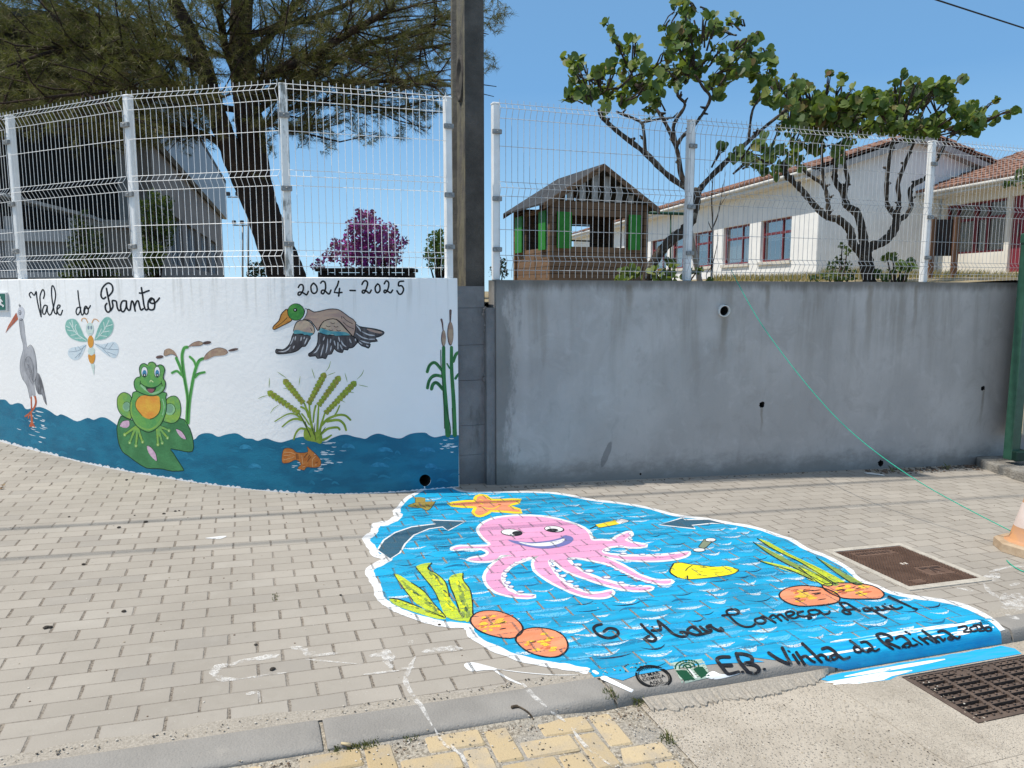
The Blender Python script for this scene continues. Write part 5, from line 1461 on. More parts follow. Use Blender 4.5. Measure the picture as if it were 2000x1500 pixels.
# ---- octopus
c = crop(860, 990, 4.0)
octo = [(395, 300), (340, 243), (305, 190), (320, 150), (370, 115), (450, 90), (560, 76), (700, 76), (830, 86), (950, 110), (1060, 146), (1130, 180), (1162, 220), (1182, 264), (1260, 266), (1340, 268), (1400, 230), (1470, 203), (1487, 214), (1468, 240), (1440, 262), (1500, 285), (1605, 304), (1560, 315), (1480, 316), (1400, 306), (1330, 312), (1275, 332), (1262, 352), (1300, 372), (1400, 382), (1560, 387), (1700, 384), (1850, 370), (1940, 358), (1900, 390), (1800, 414), (1650, 424), (1500, 419), (1380, 405), (1255, 384),
        (1350, 428), (1450, 478), (1560, 540), (1680, 578), (1798, 580), (1780, 603), (1680, 597), (1540, 558), (1440, 510), (1330, 455), (1200, 423), (1080, 400), (995, 400), (1002, 432), (1060, 480), (1150, 530), (1280, 577), (1420, 612), (1520, 632), (1638, 630), (1638, 648), (1560, 658), (1420, 643), (1250, 598), (1100, 548), (980, 498), (905, 440), (866, 412), (842, 440), (872, 492), (920, 552), (1000, 612), (1100, 660), (1220, 682), (1338, 660), (1320, 698), (1240, 713), (1120, 698), (980, 648), (850, 578), (765, 520), (732, 460), (745, 410), (768, 388),
        (700, 402), (620, 432), (540, 472), (485, 530), (492, 592), (532, 645), (610, 688), (735, 700), (680, 712), (560, 702), (440, 668), (372, 610), (354, 550), (382, 490), (440, 432), (500, 396), (568, 384), (475, 380), (440, 410), (380, 426), (300, 428), (224, 416), (275, 400), (342, 393), (380, 364), (352, 338), (280, 324), (180, 328), (108, 338), (104, 326), (160, 312), (280, 314)]
PINK = gp_mat('pink', (.80, .37, .58), (.76, .33, .54), joints=.12, scale=4)
P = Paint('ground')
P.line(c(octo), 13, 3, 1, closed=True, sm=3, an=.5, jit=.12)
P.fill(c(octo), 4, 0, 3)
P.line(c([(700, 402), (560, 462), (490, 530), (495, 600), (540, 655), (620, 690)]), 5, 5, 1, jit=.3); P.line(c([(850, 425), (885, 500), (960, 585), (1080, 655), (1200, 682)]), 5, 5, 1, jit=.3); P.line(c([(1010, 410), (1060, 470), (1160, 532), (1290, 580), (1440, 622)]), 4, 5, 1, jit=.3); P.line(c([(1290, 366), (1420, 386), (1600, 388), (1780, 380)]), 4, 5, 1, jit=.3); P.line(c([(1270, 440), (1370, 485), (1470, 535), (1580, 580), (1660, 600)]), 4, 5, 1, jit=.3)
ob = P.done('octopus', [PINK, g_white], root)
P = Paint('ground')
for (x_, y_, rx, ry) in [(650, 415, 22, 8), (590, 440, 20, 8), (560, 462, 20, 8), (515, 505, 26, 13), (500, 545, 24, 12), (525, 598, 28, 14), (550, 630, 26, 12), (625, 668, 32, 8), (870, 428, 24, 10), (880, 465, 22, 9), (920, 505, 32, 12), (955, 545, 30, 12), (1010, 588, 34, 10), (1060, 625, 26, 9), (1140, 656, 26, 7), (1025, 410, 40, 11), (1070, 458, 38, 14), (1160, 506, 42, 14), (1295, 556, 38, 13), (1410, 598, 30, 10), (1500, 624, 36, 8), (1560, 622, 24, 7),
                         (1320, 464, 28, 8), (1380, 495, 26, 8), (1430, 518, 24, 8), (1490, 550, 30, 8), (1550, 572, 26, 7), (1625, 595, 30, 8), (1430, 370, 32, 9), (1578, 378, 30, 8), (1695, 375, 30, 7), (1805, 370, 26, 7), (1300, 345, 30, 9), (1410, 312, 24, 6), (1478, 215, 14, 7), (1492, 232, 14, 7), (1480, 250, 16, 7), (1490, 262, 14, 6)]:
    P.fill(c(ell(x_, y_, rx, ry, 0, 12)), 6, 0, 0); P.fill(c(ell(x_ + 4, y_ - 1, rx * .72, ry * .66, 0, 12)), 7, 1, 0)
o = P.done('suckers', [gp_mat('mauve', (.33, .26, .42), joints=.3), g_white], ob)
for ex, ey, rx, ry, px_, py_, prx, pry in ((557, 205, 86, 28, 600, 211, 40, 17), (890, 178, 80, 26, 876, 187, 46, 13)):
    P = Paint('ground')
    P.fill(c(ell(ex, ey, rx, ry, 4)), 6, 0, 0); P.fill(c(ell(ex - 2, ey - 1, rx - 9, ry - 5, 4)), 7, 1, 0); P.fill(c(ell(px_, py_, prx, pry)), 8, 0, 0)
    P.done('eye', [g_black, g_white], ob)
P = Paint('ground')
P.fill(c([(530, 262), (620, 274), (720, 280), (850, 267), (930, 248), (970, 228), (1020, 235), (1040, 258), (1010, 290), (940, 315), (840, 331), (740, 325), (640, 305), (570, 285)]), 6, 0)
P.fill(c([(612, 278), (720, 290), (850, 279), (930, 262), (972, 250), (955, 280), (870, 307), (760, 312), (665, 298)]), 7, 1)
P.done('mouth', [gp_mat('violet', (.16, .17, .42), joints=.3), g_white], ob)

# ---- starfish, ochre fish, arrows
YEL = gp_mat('yellow', (.88, .66, .03), joints=.3); SAL = gp_mat('salmon', (.83, .32, .17), (.78, .25, .12), joints=.3, scale=3); DKB = gp_mat('slate', (.035, .11, .17), joints=.5, worn=.2)
c = crop(700, 930, 4.0533)
star = [(725, 225), (850, 208), (925, 205), (945, 165), (1000, 163), (1060, 197), (1280, 195), (1180, 238), (1290, 285), (1060, 270), (1020, 290), (960, 313), (920, 292), (935, 246), (830, 238)]
P = Paint('ground'); P.line(c(star), 13, 3, 0, closed=True, sm=3, an=.6); P.fill(c(star), 4, 1, 3)
P.line(c([(980, 250), (1060, 262), (1120, 235)]), 2.2, 5, 0); P.line(c([(955, 185), (985, 195)]), 2, 5, 0); P.line(c([(1050, 215), (1095, 210)]), 2, 5, 0); P.line(c([(965, 220), (985, 225)]), 2.5, 5, 0)
P.fill(c(ell(962, 246, 14, 4)), 5, 2, 0); P.fill(c(ell(1118, 230, 14, 4)), 5, 2, 0); P.line(c([(1020, 170), (1050, 190)]), 1.2, 5, 3)
P.done('starfish', [YEL, SAL, gp_mat('rust', (.40, .05, .02)), g_black], root)
P = Paint('ground')
P.fill(c([(390, 235), (450, 212), (450, 170), (530, 175), (530, 205), (612, 203), (570, 260), (540, 276), (500, 256), (420, 250)]), 3, 0, 2)
for k in range(9): P.line(c([(430 + k * 17, 222 + (k % 3) * 9), (445 + k * 17, 240 + (k % 3) * 5)]), 2.4, 4, 1 + k % 2, sm=0)
P.line(c([(390, 235), (450, 212), (450, 172)]), 1, 4, 3, sm=0); P.line(c([(612, 203), (570, 262), (540, 277), (500, 256), (420, 250)]), 1, 4, 3, sm=0)
P.done('small_fish', [gp_mat('ochre', (.36, .24, .05), (.28, .25, .06), joints=.6, scale=6), gp_mat('olive', (.16, .20, .04)), gp_mat('brown', (.18, .08, .02)), g_black], root)
for nm, pl_ in (('arrow', c([(150, 590), (200, 510), (290, 450), (420, 405), (610, 380), (580, 350), (850, 360), (710, 435), (665, 405), (560, 420), (440, 470), (370, 540), (330, 610), (250, 660)])), ('arrow', crop(1100, 960, 4.411)([(825, 290), (1025, 230), (1050, 245), (1260, 243), (1420, 285), (1280, 277), (1110, 295), (1140, 325)]))):
    P = Paint('ground'); P.fill(pl_, 3, 0, 1); P.line(pl_, 3.6, 4, 1, closed=True, sm=1, an=.5)
    P.done(nm, [DKB, g_white], root)

# ---- litter in the sea
c = crop(1100, 960, 4.411)
P = Paint('ground')
P.line(c([(235, 322), (290, 296)]), 3, 3, 2, sm=0); q_ = [(275, 290), (450, 250), (485, 283), (310, 316)]
P.fill(c(q_), 4, 0, 1); P.fill(c([(450, 252), (500, 240), (560, 250), (565, 262), (530, 272), (485, 283)]), 4, 1, 2); P.line(c([(430, 250), (480, 248), (500, 238), (560, 252), (560, 264), (520, 268), (500, 278)]), 1.3, 5, 2); P.line(c([(455, 290), (310, 317), (275, 290)]), 1.3, 5, 2, sm=0)
P.done('cigarette_end', [YEL, g_white, g_black], root)
P = Paint('ground')
q_ = [(1165, 480), (1215, 412), (1290, 430), (1215, 500)]
P.fill(c(q_), 3, 0, 1); P.line(c(q_), 1.6, 4, 2, closed=True, sm=1)
for e_ in ((1270, 421, 50, 18), (1170, 508, 56, 18)): P.fill(c(ell(*e_)), 5, 2, 0); P.fill(c(ell(e_[0], e_[1], e_[2] - 7, e_[3] - 4)), 6, 1, 0)
P.done('cotton_bud', [gp_mat('khaki', (.22, .26, .17)), g_white, g_black], root)
P = Paint('ground')
bt_ = [(920, 680), (950, 625), (1010, 615), (1100, 630), (1300, 652), (1400, 647), (1465, 660), (1512, 682), (1440, 720), (1250, 747), (1080, 760), (980, 742), (930, 710)]
P.fill(c(bt_), 3, 0, 3); P.line(c(bt_[:5]), 2.0, 4, 1); P.line(c(bt_[6:]), 1.7, 4, 1); P.line(c(bt_[-2:] + bt_[:2]), 3.2, 4, 1)
P.line(c([(1110, 640), (1070, 665), (1055, 690)]), 2, 4, 1); P.line(c([(1068, 730), (1072, 755)]), 3, 4, 1, sm=0)
for st in ([(1130, 680), (1220, 700)], [(1150, 720), (1240, 730)], [(1260, 680), (1340, 672)], [(1300, 705), (1380, 695)], [(1180, 650), (1240, 662)], [(1400, 670), (1450, 680)], [(1470, 665), (1505, 682)], [(1490, 690), (1510, 684)]): P.line(c(st), 1.1, 4, 1, sm=0)
P.done('bottle', [gp_mat('lemon', (.90, .80, .015), joints=.25), g_black], root)

# ---- seaweed and rocks
SW1 = gp_mat('weed_lime', (.60, .68, .03), (.44, .58, .05), joints=.25, scale=7, worn=.3); SW2 = gp_mat('weed_olive', (.28, .38, .05), (.18, .27, .07), joints=.3, scale=9); SWY = gp_mat('weed_yellow', (.84, .84, .02), joints=.3, worn=.5)
c = crop(700, 930, 4.0533)
P = Paint('ground'); rk = random.Random(31)
bl = [[(245, 975), (330, 985), (500, 1050), (690, 1125), (620, 1132), (420, 1072), (290, 1022)], [(280, 780), (330, 790), (420, 850), (520, 920), (600, 1020), (690, 1125), (560, 1075), (430, 990), (360, 900), (310, 830)], [(455, 730), (500, 700), (580, 693), (550, 740), (620, 780), (690, 850), (720, 960), (790, 1060), (850, 1150), (700, 1122), (640, 1000), (590, 900), (510, 800)], [(715, 830), (740, 790), (828, 773), (830, 830), (880, 900), (900, 990), (905, 1100), (860, 1162), (800, 1080), (760, 960), (730, 890)]]
for i, b_ in enumerate(bl):
    P.fill(c(b_), 3 + i, 0, 3)
    ax_ = [(b_[0], (b_[3])) , ((300, 800), (660, 1110)), ((520, 720), (800, 1120)), ((780, 800), (860, 1130))][i]
    for k in range(34 if i else 14):
        t_ = rk.uniform(.06, .92); X, Y = ax_[0][0] + (ax_[1][0] - ax_[0][0]) * t_, ax_[0][1] + (ax_[1][1] - ax_[0][1]) * t_
        if i == 2: X += 30 * math.sin(t_ * 5)
        w_ = (12 if i == 0 else 26) * (.5 + t_ * .6)
        X += rk.uniform(-w_, w_); l_ = rk.uniform(18, 46)
        dx, dy = (ax_[1][0] - ax_[0][0]), (ax_[1][1] - ax_[0][1]); L_ = math.hypot(dx, dy)
        P.line(c([(X, Y), (X + dx / L_ * l_ * .5 + 4, Y + dy / L_ * l_ * .5), (X + dx / L_ * l_, Y + dy / L_ * l_)]), rk.uniform(2.2, 6), 8 + k % 3, rk.choice((1, 2, 2, 1, 1, 3)), taper=.3)
    P.line(c([b_[k % len(b_)] for k in ((0, -1, -2, -3) if i else (0, 1, 2))]), 2.2, 11, 4, jit=.3)
    if i: P.line(c(b_[2:7]), 2.0, 11, 4, jit=.3)
P.done('seaweed', [SW1, SW2, SWY, gp_mat('weed_shade', (.05, .10, .05)), g_black], root, 'fat yellow green seaweed at the left edge of the mural')
c = crop(1450, 980, 3.636)
P = Paint('ground')
for i, b_ in enumerate(([(105, 265), (190, 290), (330, 370), (560, 480), (740, 582), (660, 590), (420, 440), (220, 342)], [(75, 290), (130, 315), (330, 420), (560, 530), (690, 592), (600, 592), (400, 490), (200, 382)], [(110, 420), (220, 440), (400, 490), (570, 585), (500, 562), (340, 492), (180, 446)], [(525, 400), (600, 440), (700, 500), (860, 585), (790, 590), (640, 492)], [(400, 470), (520, 520), (640, 592), (560, 592)])):
    P.fill(c(b_), 3 + i, i % 2, 2)
    for k in range(14):
        t_ = rk.uniform(.05, .8); l_ = rk.uniform(.08, .2); A, B = b_[0], b_[len(b_) // 2]
        n0 = rk.uniform(-14, 14)
        P.line(c([(A[0] + (B[0] - A[0]) * t_, A[1] + (B[1] - A[1]) * t_ + n0 * t_), (A[0] + (B[0] - A[0]) * (t_ + l_), A[1] + (B[1] - A[1]) * (t_ + l_) + n0 * t_)]), rk.uniform(1.4, 3.2), 9 + k % 2, rk.choice((2, 3, 2, 1)), sm=0, taper=.4)
    P.line(c([b_[0]] + b_[:-4:-1]), 1.8, 11, 4, jit=.3)
P.done('seaweed', [SW1, SW2, SWY, gp_mat('weed_shade', (.05, .10, .05)), g_black], root, 'long thin green seaweed beside the manhole cover')
RY = gp_mat('rock_yellow', (.88, .56, .05), joints=.3, worn=.5)
for cc, rocks in ((crop(700, 930, 4.0533), ([(885, 1150), (930, 1090), (1020, 1070), (1130, 1080), (1240, 1130), (1300, 1200), (1280, 1260), (1200, 1290), (1060, 1270), (940, 1220)], [(1245, 1290), (1300, 1225), (1420, 1205), (1560, 1230), (1640, 1290), (1655, 1370), (1590, 1430), (1480, 1437), (1350, 1400), (1270, 1340)])), (crop(1450, 980, 3.636), ([(260, 665), (310, 620), (420, 600), (540, 610), (640, 640), (690, 682), (670, 720), (560, 740), (400, 745), (300, 712)], [(565, 600), (650, 582), (780, 582), (920, 600), (1002, 650), (980, 690), (870, 695), (720, 690), (620, 652)]))):
    for rp in rocks:
        P = Paint('ground')
        P.fill(cc(rp), 4, 0, 3); P.line(cc(rp), 3.2, 8, 2, closed=True, sm=3, an=.5, jit=.3)
        X0, X1 = min(p[0] for p in rp), max(p[0] for p in rp); Y0, Y1 = min(p[1] for p in rp), max(p[1] for p in rp)
        for k in range(26):
            X, Y = rk.uniform(X0 + (X1 - X0) * .16, X1 - (X1 - X0) * .34), rk.uniform(Y0 + (Y1 - Y0) * .2, Y1 - (Y1 - Y0) * .2); l_ = rk.uniform(25, 75)
            mi = rk.choice((1, 1, 2, 3))
            P.line(cc([(X, Y), (X + l_ * .5, Y - 6), (X + l_, Y - 10)]), {1: 7.5, 2: 3.0, 3: 5}[mi], 5 + k % 3, mi, taper=.4)
        P.done('rock', [SAL, RY, g_black, gp_mat('rock_deep', (.62, .16, .07), joints=.3, worn=.8)], root)

# ---- lettering
P = Paint('ground'); c = crop(1140, 1180, 6.25)
for st in ([(215, 255), (150, 270), (120, 310), (160, 370), (250, 415), (340, 420), (410, 385), (415, 340), (370, 310), (300, 305), (245, 345)], [(700, 255), (760, 320), (830, 380), (880, 430), (845, 463), (765, 448), (745, 430), (795, 400)], [(830, 330), (890, 330), (940, 315), (905, 215)], [(905, 215), (1000, 290), (1090, 370), (1180, 405), (1240, 400), (1262, 372), (1225, 350), (1180, 352)], [(1360, 285), (1310, 290), (1268, 325), (1290, 360), (1370, 386)], [(1330, 290), (1400, 330), (1430, 370), (1375, 388)], [(1375, 388), (1460, 372), (1530, 355), (1555, 330), (1500, 288), (1550, 265)], [(1420, 285), (1465, 320), (1520, 350)], [(1530, 268), (1590, 305), (1650, 335), (1700, 333), (1672, 300)]):
    P.line(c(st), 5.9, 9, 0, an=.78)
c = crop(1400, 1150, 4.762)
for st in ([(50, 255), (110, 250), (180, 245), (205, 220), (170, 197), (110, 202), (90, 225), (130, 275), (190, 330), (260, 360), (330, 355), (365, 320)], [(400, 278), (355, 292), (370, 325), (430, 330), (452, 300), (410, 275), (430, 262)], [(430, 262), (480, 285), (545, 322)], [(490, 275), (520, 250), (560, 272), (600, 305)], [(560, 260), (590, 245), (630, 275), (660, 298)], [(655, 262), (700, 250), (718, 230), (680, 217), (642, 232), (660, 268), (720, 280), (770, 258)], [(800, 217), (752, 228), (762, 258), (820, 265), (862, 250)], [(842, 265), (880, 276), (850, 287)], [(905, 202), (852, 212), (870, 245), (930, 245), (960, 220), (910, 200)], [(950, 208), (990, 240), (1035, 237), (1048, 216)],
           [(1140, 140), (1190, 192), (1245, 235), (1200, 240), (1165, 216)], [(1140, 135), (1200, 140), (1270, 180), (1330, 213)], [(1175, 205), (1240, 200), (1290, 192)], [(1405, 186), (1362, 190), (1380, 213), (1430, 208), (1410, 186), (1480, 225), (1575, 277)], [(1440, 185), (1460, 208), (1505, 202), (1480, 176)], [(1490, 178), (1530, 205), (1580, 193)], [(1540, 165), (1595, 195), (1640, 188)], [(1610, 165), (1665, 195), (1722, 178)]):
    P.line(c(st), 4.6, 9, 0, an=.78)
P.line(c([(1600, 82), (1690, 122), (1805, 175)]), (7, 4), 9, 0, an=.7); P.line(c([(1822, 185), (1862, 196)]), 5, 9, 0, sm=0, an=.7)
P.fill(crop(1400, 1150, 4.762)(ell(1562, 148, 10, 5)), 9, 0, 0)
P.done('lettering', [g_black], root)
P = Paint('ground'); c = crop(1160, 1260, 5.0)
for st in ([(1320, 125), (1240, 125), (1200, 150), (1240, 210), (1300, 285), (1340, 290), (1410, 272)], [(1245, 205), (1340, 205)], [(1390, 90), (1420, 170), (1500, 265)], [(1390, 95), (1450, 95), (1530, 120), (1540, 170), (1470, 187), (1560, 200), (1610, 240), (1590, 285), (1530, 282), (1492, 265)]): P.line(c(st), 7.4, 9, 0, an=.85)
for x_, y_ in ((1450, 272), (1664, 245)): P.fill(c(ell(x_, y_, 18, 12)), 9, 0, 0)
c = crop(1500, 1200, 4.348)
for st, w_ in (([(5, 335), (90, 390), (190, 430), (160, 370), (120, 292)], 6), ([(212, 352), (262, 425)], 5.5), ([(240, 330), (312, 436)], 5.5), ([(280, 375), (320, 362), (365, 398), (395, 415)], 5), ([(290, 255), (370, 330), (455, 416)], 5.5), ([(410, 370), (450, 350), (490, 370), (495, 388), (532, 402)], 5), ([(460, 300), (512, 290), (570, 330), (590, 368), (560, 395), (528, 372), (580, 350), (640, 390), (690, 374)], 5.5), ([(770, 280), (730, 286), (740, 320), (780, 330), (802, 300)], 4.5), ([(695, 230), (750, 270), (805, 315), (850, 330)], 4.5), ([(790, 245), (832, 240), (880, 280), (880, 310), (850, 325), (862, 300), (910, 320), (942, 303)], 4.5),
               ([(922, 187), (970, 240), (1060, 305)], 5), ([(920, 180), (960, 170), (1030, 190), (1050, 220), (1000, 235), (1080, 275), (1130, 295), (1150, 273)], 5), ([(1085, 210), (1130, 190), (1180, 220), (1210, 260), (1190, 290), (1150, 280), (1182, 252), (1230, 275), (1266, 263)], 4.6), ([(1225, 210), (1310, 266)], 2.6), ([(1280, 200), (1360, 260)], 4.4), ([(1310, 225), (1350, 207), (1400, 235), (1430, 250)], 4.2), ([(1310, 145), (1380, 195), (1452, 246)], 4.6), ([(1420, 210), (1442, 197), (1470, 215), (1490, 235), (1502, 213)], 4.2), ([(1445, 155), (1490, 145), (1550, 180), (1572, 205), (1560, 225), (1528, 213), (1560, 195), (1610, 215), (1627, 198)], 4.6),
               ([(1615, 117), (1670, 105), (1690, 125), (1660, 155), (1722, 154)], 3.2), ([(1745, 110), (1712, 125), (1738, 150), (1778, 140), (1770, 112), (1742, 110)], 3), ([(1742, 100), (1790, 95), (1812, 120), (1790, 146), (1832, 145)], 3), ([(1805, 75), (1820, 110), (1860, 146), (1896, 140), (1880, 115), (1842, 122)], 3.6)):
    P.line(c(st), w_ * 1.12, 9, 0, an=.9)
for x_, y_ in ((177, 320), (1172, 157), (1200, 172)): P.fill(c(ell(x_, y_, 16, 8, 25)), 9, 0, 0)
P.done('lettering', [g_black], root)

# ---- round stamp and green tree-and-book emblem sprayed on the kerb
def font_poly(txt, o, ex, ey, size):
    """Flat letter outlines mapped to photo points: origin o, baseline step ex, up step ey (photo pixels per unit)."""
    cu = bpy.data.curves.new('letters', 'FONT'); cu.body = txt; cu.size = 1; cu.align_x = 'CENTER'; cu.resolution_u = 3; cu.offset = .012
    ob_ = bpy.data.objects.new('letters', cu); C.objects.link(ob_)
    me = ob_.to_mesh()
    V = [(o[0] + v.co.x * ex[0] + v.co.y * ey[0], o[1] + v.co.x * ex[1] + v.co.y * ey[1]) for v in me.vertices]
    F = [tuple(p.vertices) for p in me.polygons]
    ob_.to_mesh_clear(); bpy.data.objects.remove(ob_); bpy.data.curves.remove(cu)
    return V, F
P = Paint('ground'); c = crop(1160, 1260, 5.0)
P.line(c(ell(582, 315, 172, 104, 13, 30)), 4.2, 3, 0, closed=True, sm=0, an=.8); P.line(c(ell(582, 315, 152, 90, 13, 30)), 1.6, 3, 0, closed=True, sm=0, an=.8)
for txt, o_, k in (('O MAR', (556, 302), 56), ('COMEÇA', (588, 336), 52), ('AQUI', (614, 378), 54)):
    V, F = font_poly(txt, c([o_])[0], (k / 5 * 1.0, -k / 5 * .20), (-k / 5 * .42, -k / 5 * .72), 1)
    q_ = [on_ground(*v) for v in V]
    P.mb.add([P.to3(*a, P.base + P.step * 4) for a in q_], F, 0)
for k in range(9): P.line(c([(460 + k * 17, 258 - k * 4.2), (452 + k * 17, 246 - k * 4.4)]), 1.5, 4, 0, sm=0)
for k in range(11): P.line(c([(566 + k * 14, 400 - k * 3.4), (578 + k * 13, 414 - k * 4.2)]), 1.5, 4, 0, sm=0)
P.done('stamp', [brush_mat('stamp_black', '0c0c0c', 1.6, (60, 60), 3)], root)
P = Paint('ground')
P.fill(c([(740, 178), (1055, 138), (1140, 318), (855, 388)]), 2, 1, 0)
P.fill(c([(800, 258), (850, 248), (905, 252), (945, 300), (985, 346), (940, 345), (880, 358), (835, 305)]), 3, 0, 0); P.fill(c([(968, 238), (1010, 218), (1062, 216), (1095, 258), (1132, 306), (1085, 308), (1045, 332), (1005, 285)]), 3, 0, 0)
P.line(c([(905, 232), (950, 285), (985, 340)]), 2.0, 4, 0, sm=0); P.line(c([(925, 235), (962, 280), (1000, 326)]), 3.6, 4, 2, sm=0); P.line(c([(890, 210), (925, 232), (955, 215)]), 3.4, 4, 0)
rk = random.Random(3)
for row_, n_, r_ in ((0, 5, .30), (1, 9, .62), (2, 13, .95)):
    for k in range(n_):
        a = math.pi * (1.04 - 1.10 * (k + .5) / n_)
        X, Y = 908 + 118 * r_ * math.cos(a) - 14 * math.sin(a) * r_, 215 - 62 * r_ * math.sin(a) - 14 * r_ * math.cos(a)
        P.fill(c(ell(X, Y, 15, 7.5, -math.degrees(a) + 90, 8)), 4, 0, 0)
P.done('emblem', [brush_mat('emblem_green', '124a30', 1.5, (60, 60), 6), brush_mat('emblem_ground', 'a9bcae', .62, (20, 60), 8), g_white], root)

def chalk_mat(name):
    m, n, b = new_mat(name); p = n.pos()
    b.inputs['Base Color'].default_value = (.80, .78, .75, 1); b.inputs['Roughness'].default_value = .95
    a = n.math('MULTIPLY', n.ss(n.noise(p, 26, 5, .7), .36, .62), n.ss(n.noise(p, 190, 3, .7), .34, .56, .25, 1.0))
    n.put(b.inputs['Alpha'], n.math('MULTIPLY', a, .72))
    return m
# ---- loose white paint trials on the bare pavers
P = Paint('ground'); rk = random.Random(55)
c = crop(380, 1180, 5.0)
for st, w_ in (([(330, 590), (230, 620), (190, 680), (260, 730), (430, 735)], 16), ([(340, 600), (500, 550), (820, 500)], 9), ([(600, 540), (700, 520), (830, 495)], 14), ([(930, 425), (1060, 440), (1100, 490), (1180, 470)], 12), ([(1710, 510), (1840, 490), (1890, 460)], 13), ([(1830, 455), (1890, 500), (1890, 600)], 22), ([(500, 885), (600, 860)], 10), ([(1140, 510), (1400, 480)], 7), ([(430, 735), (900, 670)], 5), ([(620, 850), (640, 960)], 5), ([(1080, 540), (1640, 590)], 4), ([(1650, 690), (2000, 650)], 5)):
    P.line(c(st), w_, 0, 0, an=.6, taper=.25, jit=.3)
c = crop(400, 1230, 2.5)
for st, w_ in (([(870, 110), (900, 150), (910, 190)], 16), ([(800, 130), (870, 125)], 10), ([(1060, 110), (1150, 95), (1260, 92)], 14), ([(990, 60), (1020, 60)], 10), ([(1030, 130), (1000, 190), (980, 250), (1020, 330), (1060, 380), (1110, 470)], 9), ([(960, 190), (1030, 185)], 6), ([(1120, 480), (1170, 560), (1250, 610), (1290, 670)], 6), ([(1550, 260), (1600, 320), (1670, 380)], 9), ([(1690, 400), (1760, 450)], 8), ([(1790, 480), (1860, 570), (1990, 670)], 7), ([(1200, 560), (1290, 670)], 6)):
    P.line(c(st), w_, 0, 0, an=.6, taper=.25, jit=.3)
P.fill(c([(1265, 175), (1300, 160), (1370, 175), (1430, 195), (1360, 200), (1300, 205)]), 1, 1); P.line(c([(1400, 190), (1480, 240), (1550, 270)]), 6, 1, 1, taper=.3); P.line(c([(1400, 190), (1550, 210), (1700, 222), (1830, 222)]), 2.6, 1, 1, taper=.3)
P.fill([(442, 1047), (410, 1050), (402, 1052), (430, 1053)], 1, 1)
c = crop(1560, 880, 4.545)
for st, w_ in (([(1640, 1120), (1760, 1110), (1720, 1160)], 14), ([(1690, 1080), (1850, 1040), (2000, 1030)], 6), ([(1640, 1180), (1700, 1260), (1780, 1310)], 8), ([(1780, 1330), (1900, 1320), (2010, 1330)], 34), ([(1800, 1390), (1900, 1380), (2010, 1400)], 26), ([(1870, 1200), (1960, 1180)], 8), ([(1400, 1220), (1550, 1250)], 5), ([(1830, 1460), (1960, 1500)], 8)):
    P.line(c(st), w_, 0, 0, an=.6, taper=.3, jit=.3)
o = P.done('paint_smears', [chalk_mat('chalky_white'), g_white], None)
tag(o, 'loose white paint smears on bare pavers and kerb around the mural', 'paint marks')
# ================================================================== buildings behind the walls
def obox(mb, o, ex, ey, a0, a1, b0, b1, z0, z1, mi=0):
    """Box in a building's own axes: along ex, along ey, up."""
    v = [Vector((o[0] + ex[0] * a + ey[0] * b_, o[1] + ex[1] * a + ey[1] * b_, z)) for z in (z0, z1) for a, b_ in ((a0, b0), (a1, b0), (a1, b1), (a0, b1))]
    mb.add(v, [(3, 2, 1, 0), (4, 5, 6, 7), (0, 1, 5, 4), (1, 2, 6, 5), (2, 3, 7, 6), (3, 0, 4, 7)], mi)
def opened(mb, o, ex, ey, a0, a1, b0, b1, z0, z1, holes):
    """Wall slab along ex with rectangular openings (a, a, z, z) sorted along a."""
    p = a0
    for ha, hb, hz0, hz1 in holes:
        obox(mb, o, ex, ey, p, ha, b0, b1, z0, z1)
        obox(mb, o, ex, ey, ha, hb, b0, b1, z0, hz0); obox(mb, o, ex, ey, ha, hb, b0, b1, hz1, z1)
        p = hb
    obox(mb, o, ex, ey, p, a1, b0, b1, z0, z1)
M_SCH = plain('school_white', (.87, .86, .83), (.80, .79, .765), 2, .8, .15, 60)
M_RED = plain('window_red', (.15, .026, .034), (.20, .04, .045), 9, .5)
M_GUTW = plain('gutter_white', (.74, .72, .68), (.62, .60, .55), 5, .55)
m, n, b = new_mat('window_glass'); b.inputs['Base Color'].default_value = (.03, .035, .04, 1); b.inputs['Roughness'].default_value = .06; b.inputs['Specular IOR Level'].default_value = .6
M_GLASS = m
M_CURT = plain('curtain', (.50, .52, .50), (.36, .38, .37), 14, .8, stretch=(6, 6, .2))
m, n, b = new_mat('roof_tiles')
p = n.pos()
c = n.mix(n.new('ShaderNodeNewGeometry').outputs['Random Per Island'], (.19, .095, .065), (.31, .17, .12))
c = n.mix(n.math('MULTIPLY', n.ss(n.noise(p, 3, 5, .7), .45, .7), .55), c, (.17, .12, .10))
n.put(b.inputs['Base Color'], c); b.inputs['Roughness'].default_value = .9
M_TILE = m
def tiles(mb, o, along, up, L, H, step=.21, course=.36):
    """Barrel tiles: half-round ribs along the slope, stepped in courses."""
    along, up, o = Vector(along).normalized(), Vector(up).normalized(), Vector(o)
    nr = along.cross(up).normalized()
    if nr.z < 0: nr = -nr
    n_a = int(L / step); n_c = max(1, int(H / course))
    for i in range(n_a):
        for k in range(n_c):
            base = o + along * (i * step) + up * (k * course - .03)
            r0, r1 = step * .56, step * .46
            v = []
            for t_, r_ in ((0, r0), (course + .05, r1)):
                for q in range(5):
                    an_ = math.pi * q / 4
                    v.append(base + along * (step / 2 - r_ * math.cos(an_)) + up * t_ + nr * (r_ * .62 * math.sin(an_) + (.022 if t_ == 0 else 0)))
            mb.add(v, [(q, q + 1, 6 + q, 5 + q) for q in range(4)] + [(0, 1, 2, 3, 4)], 0, False)
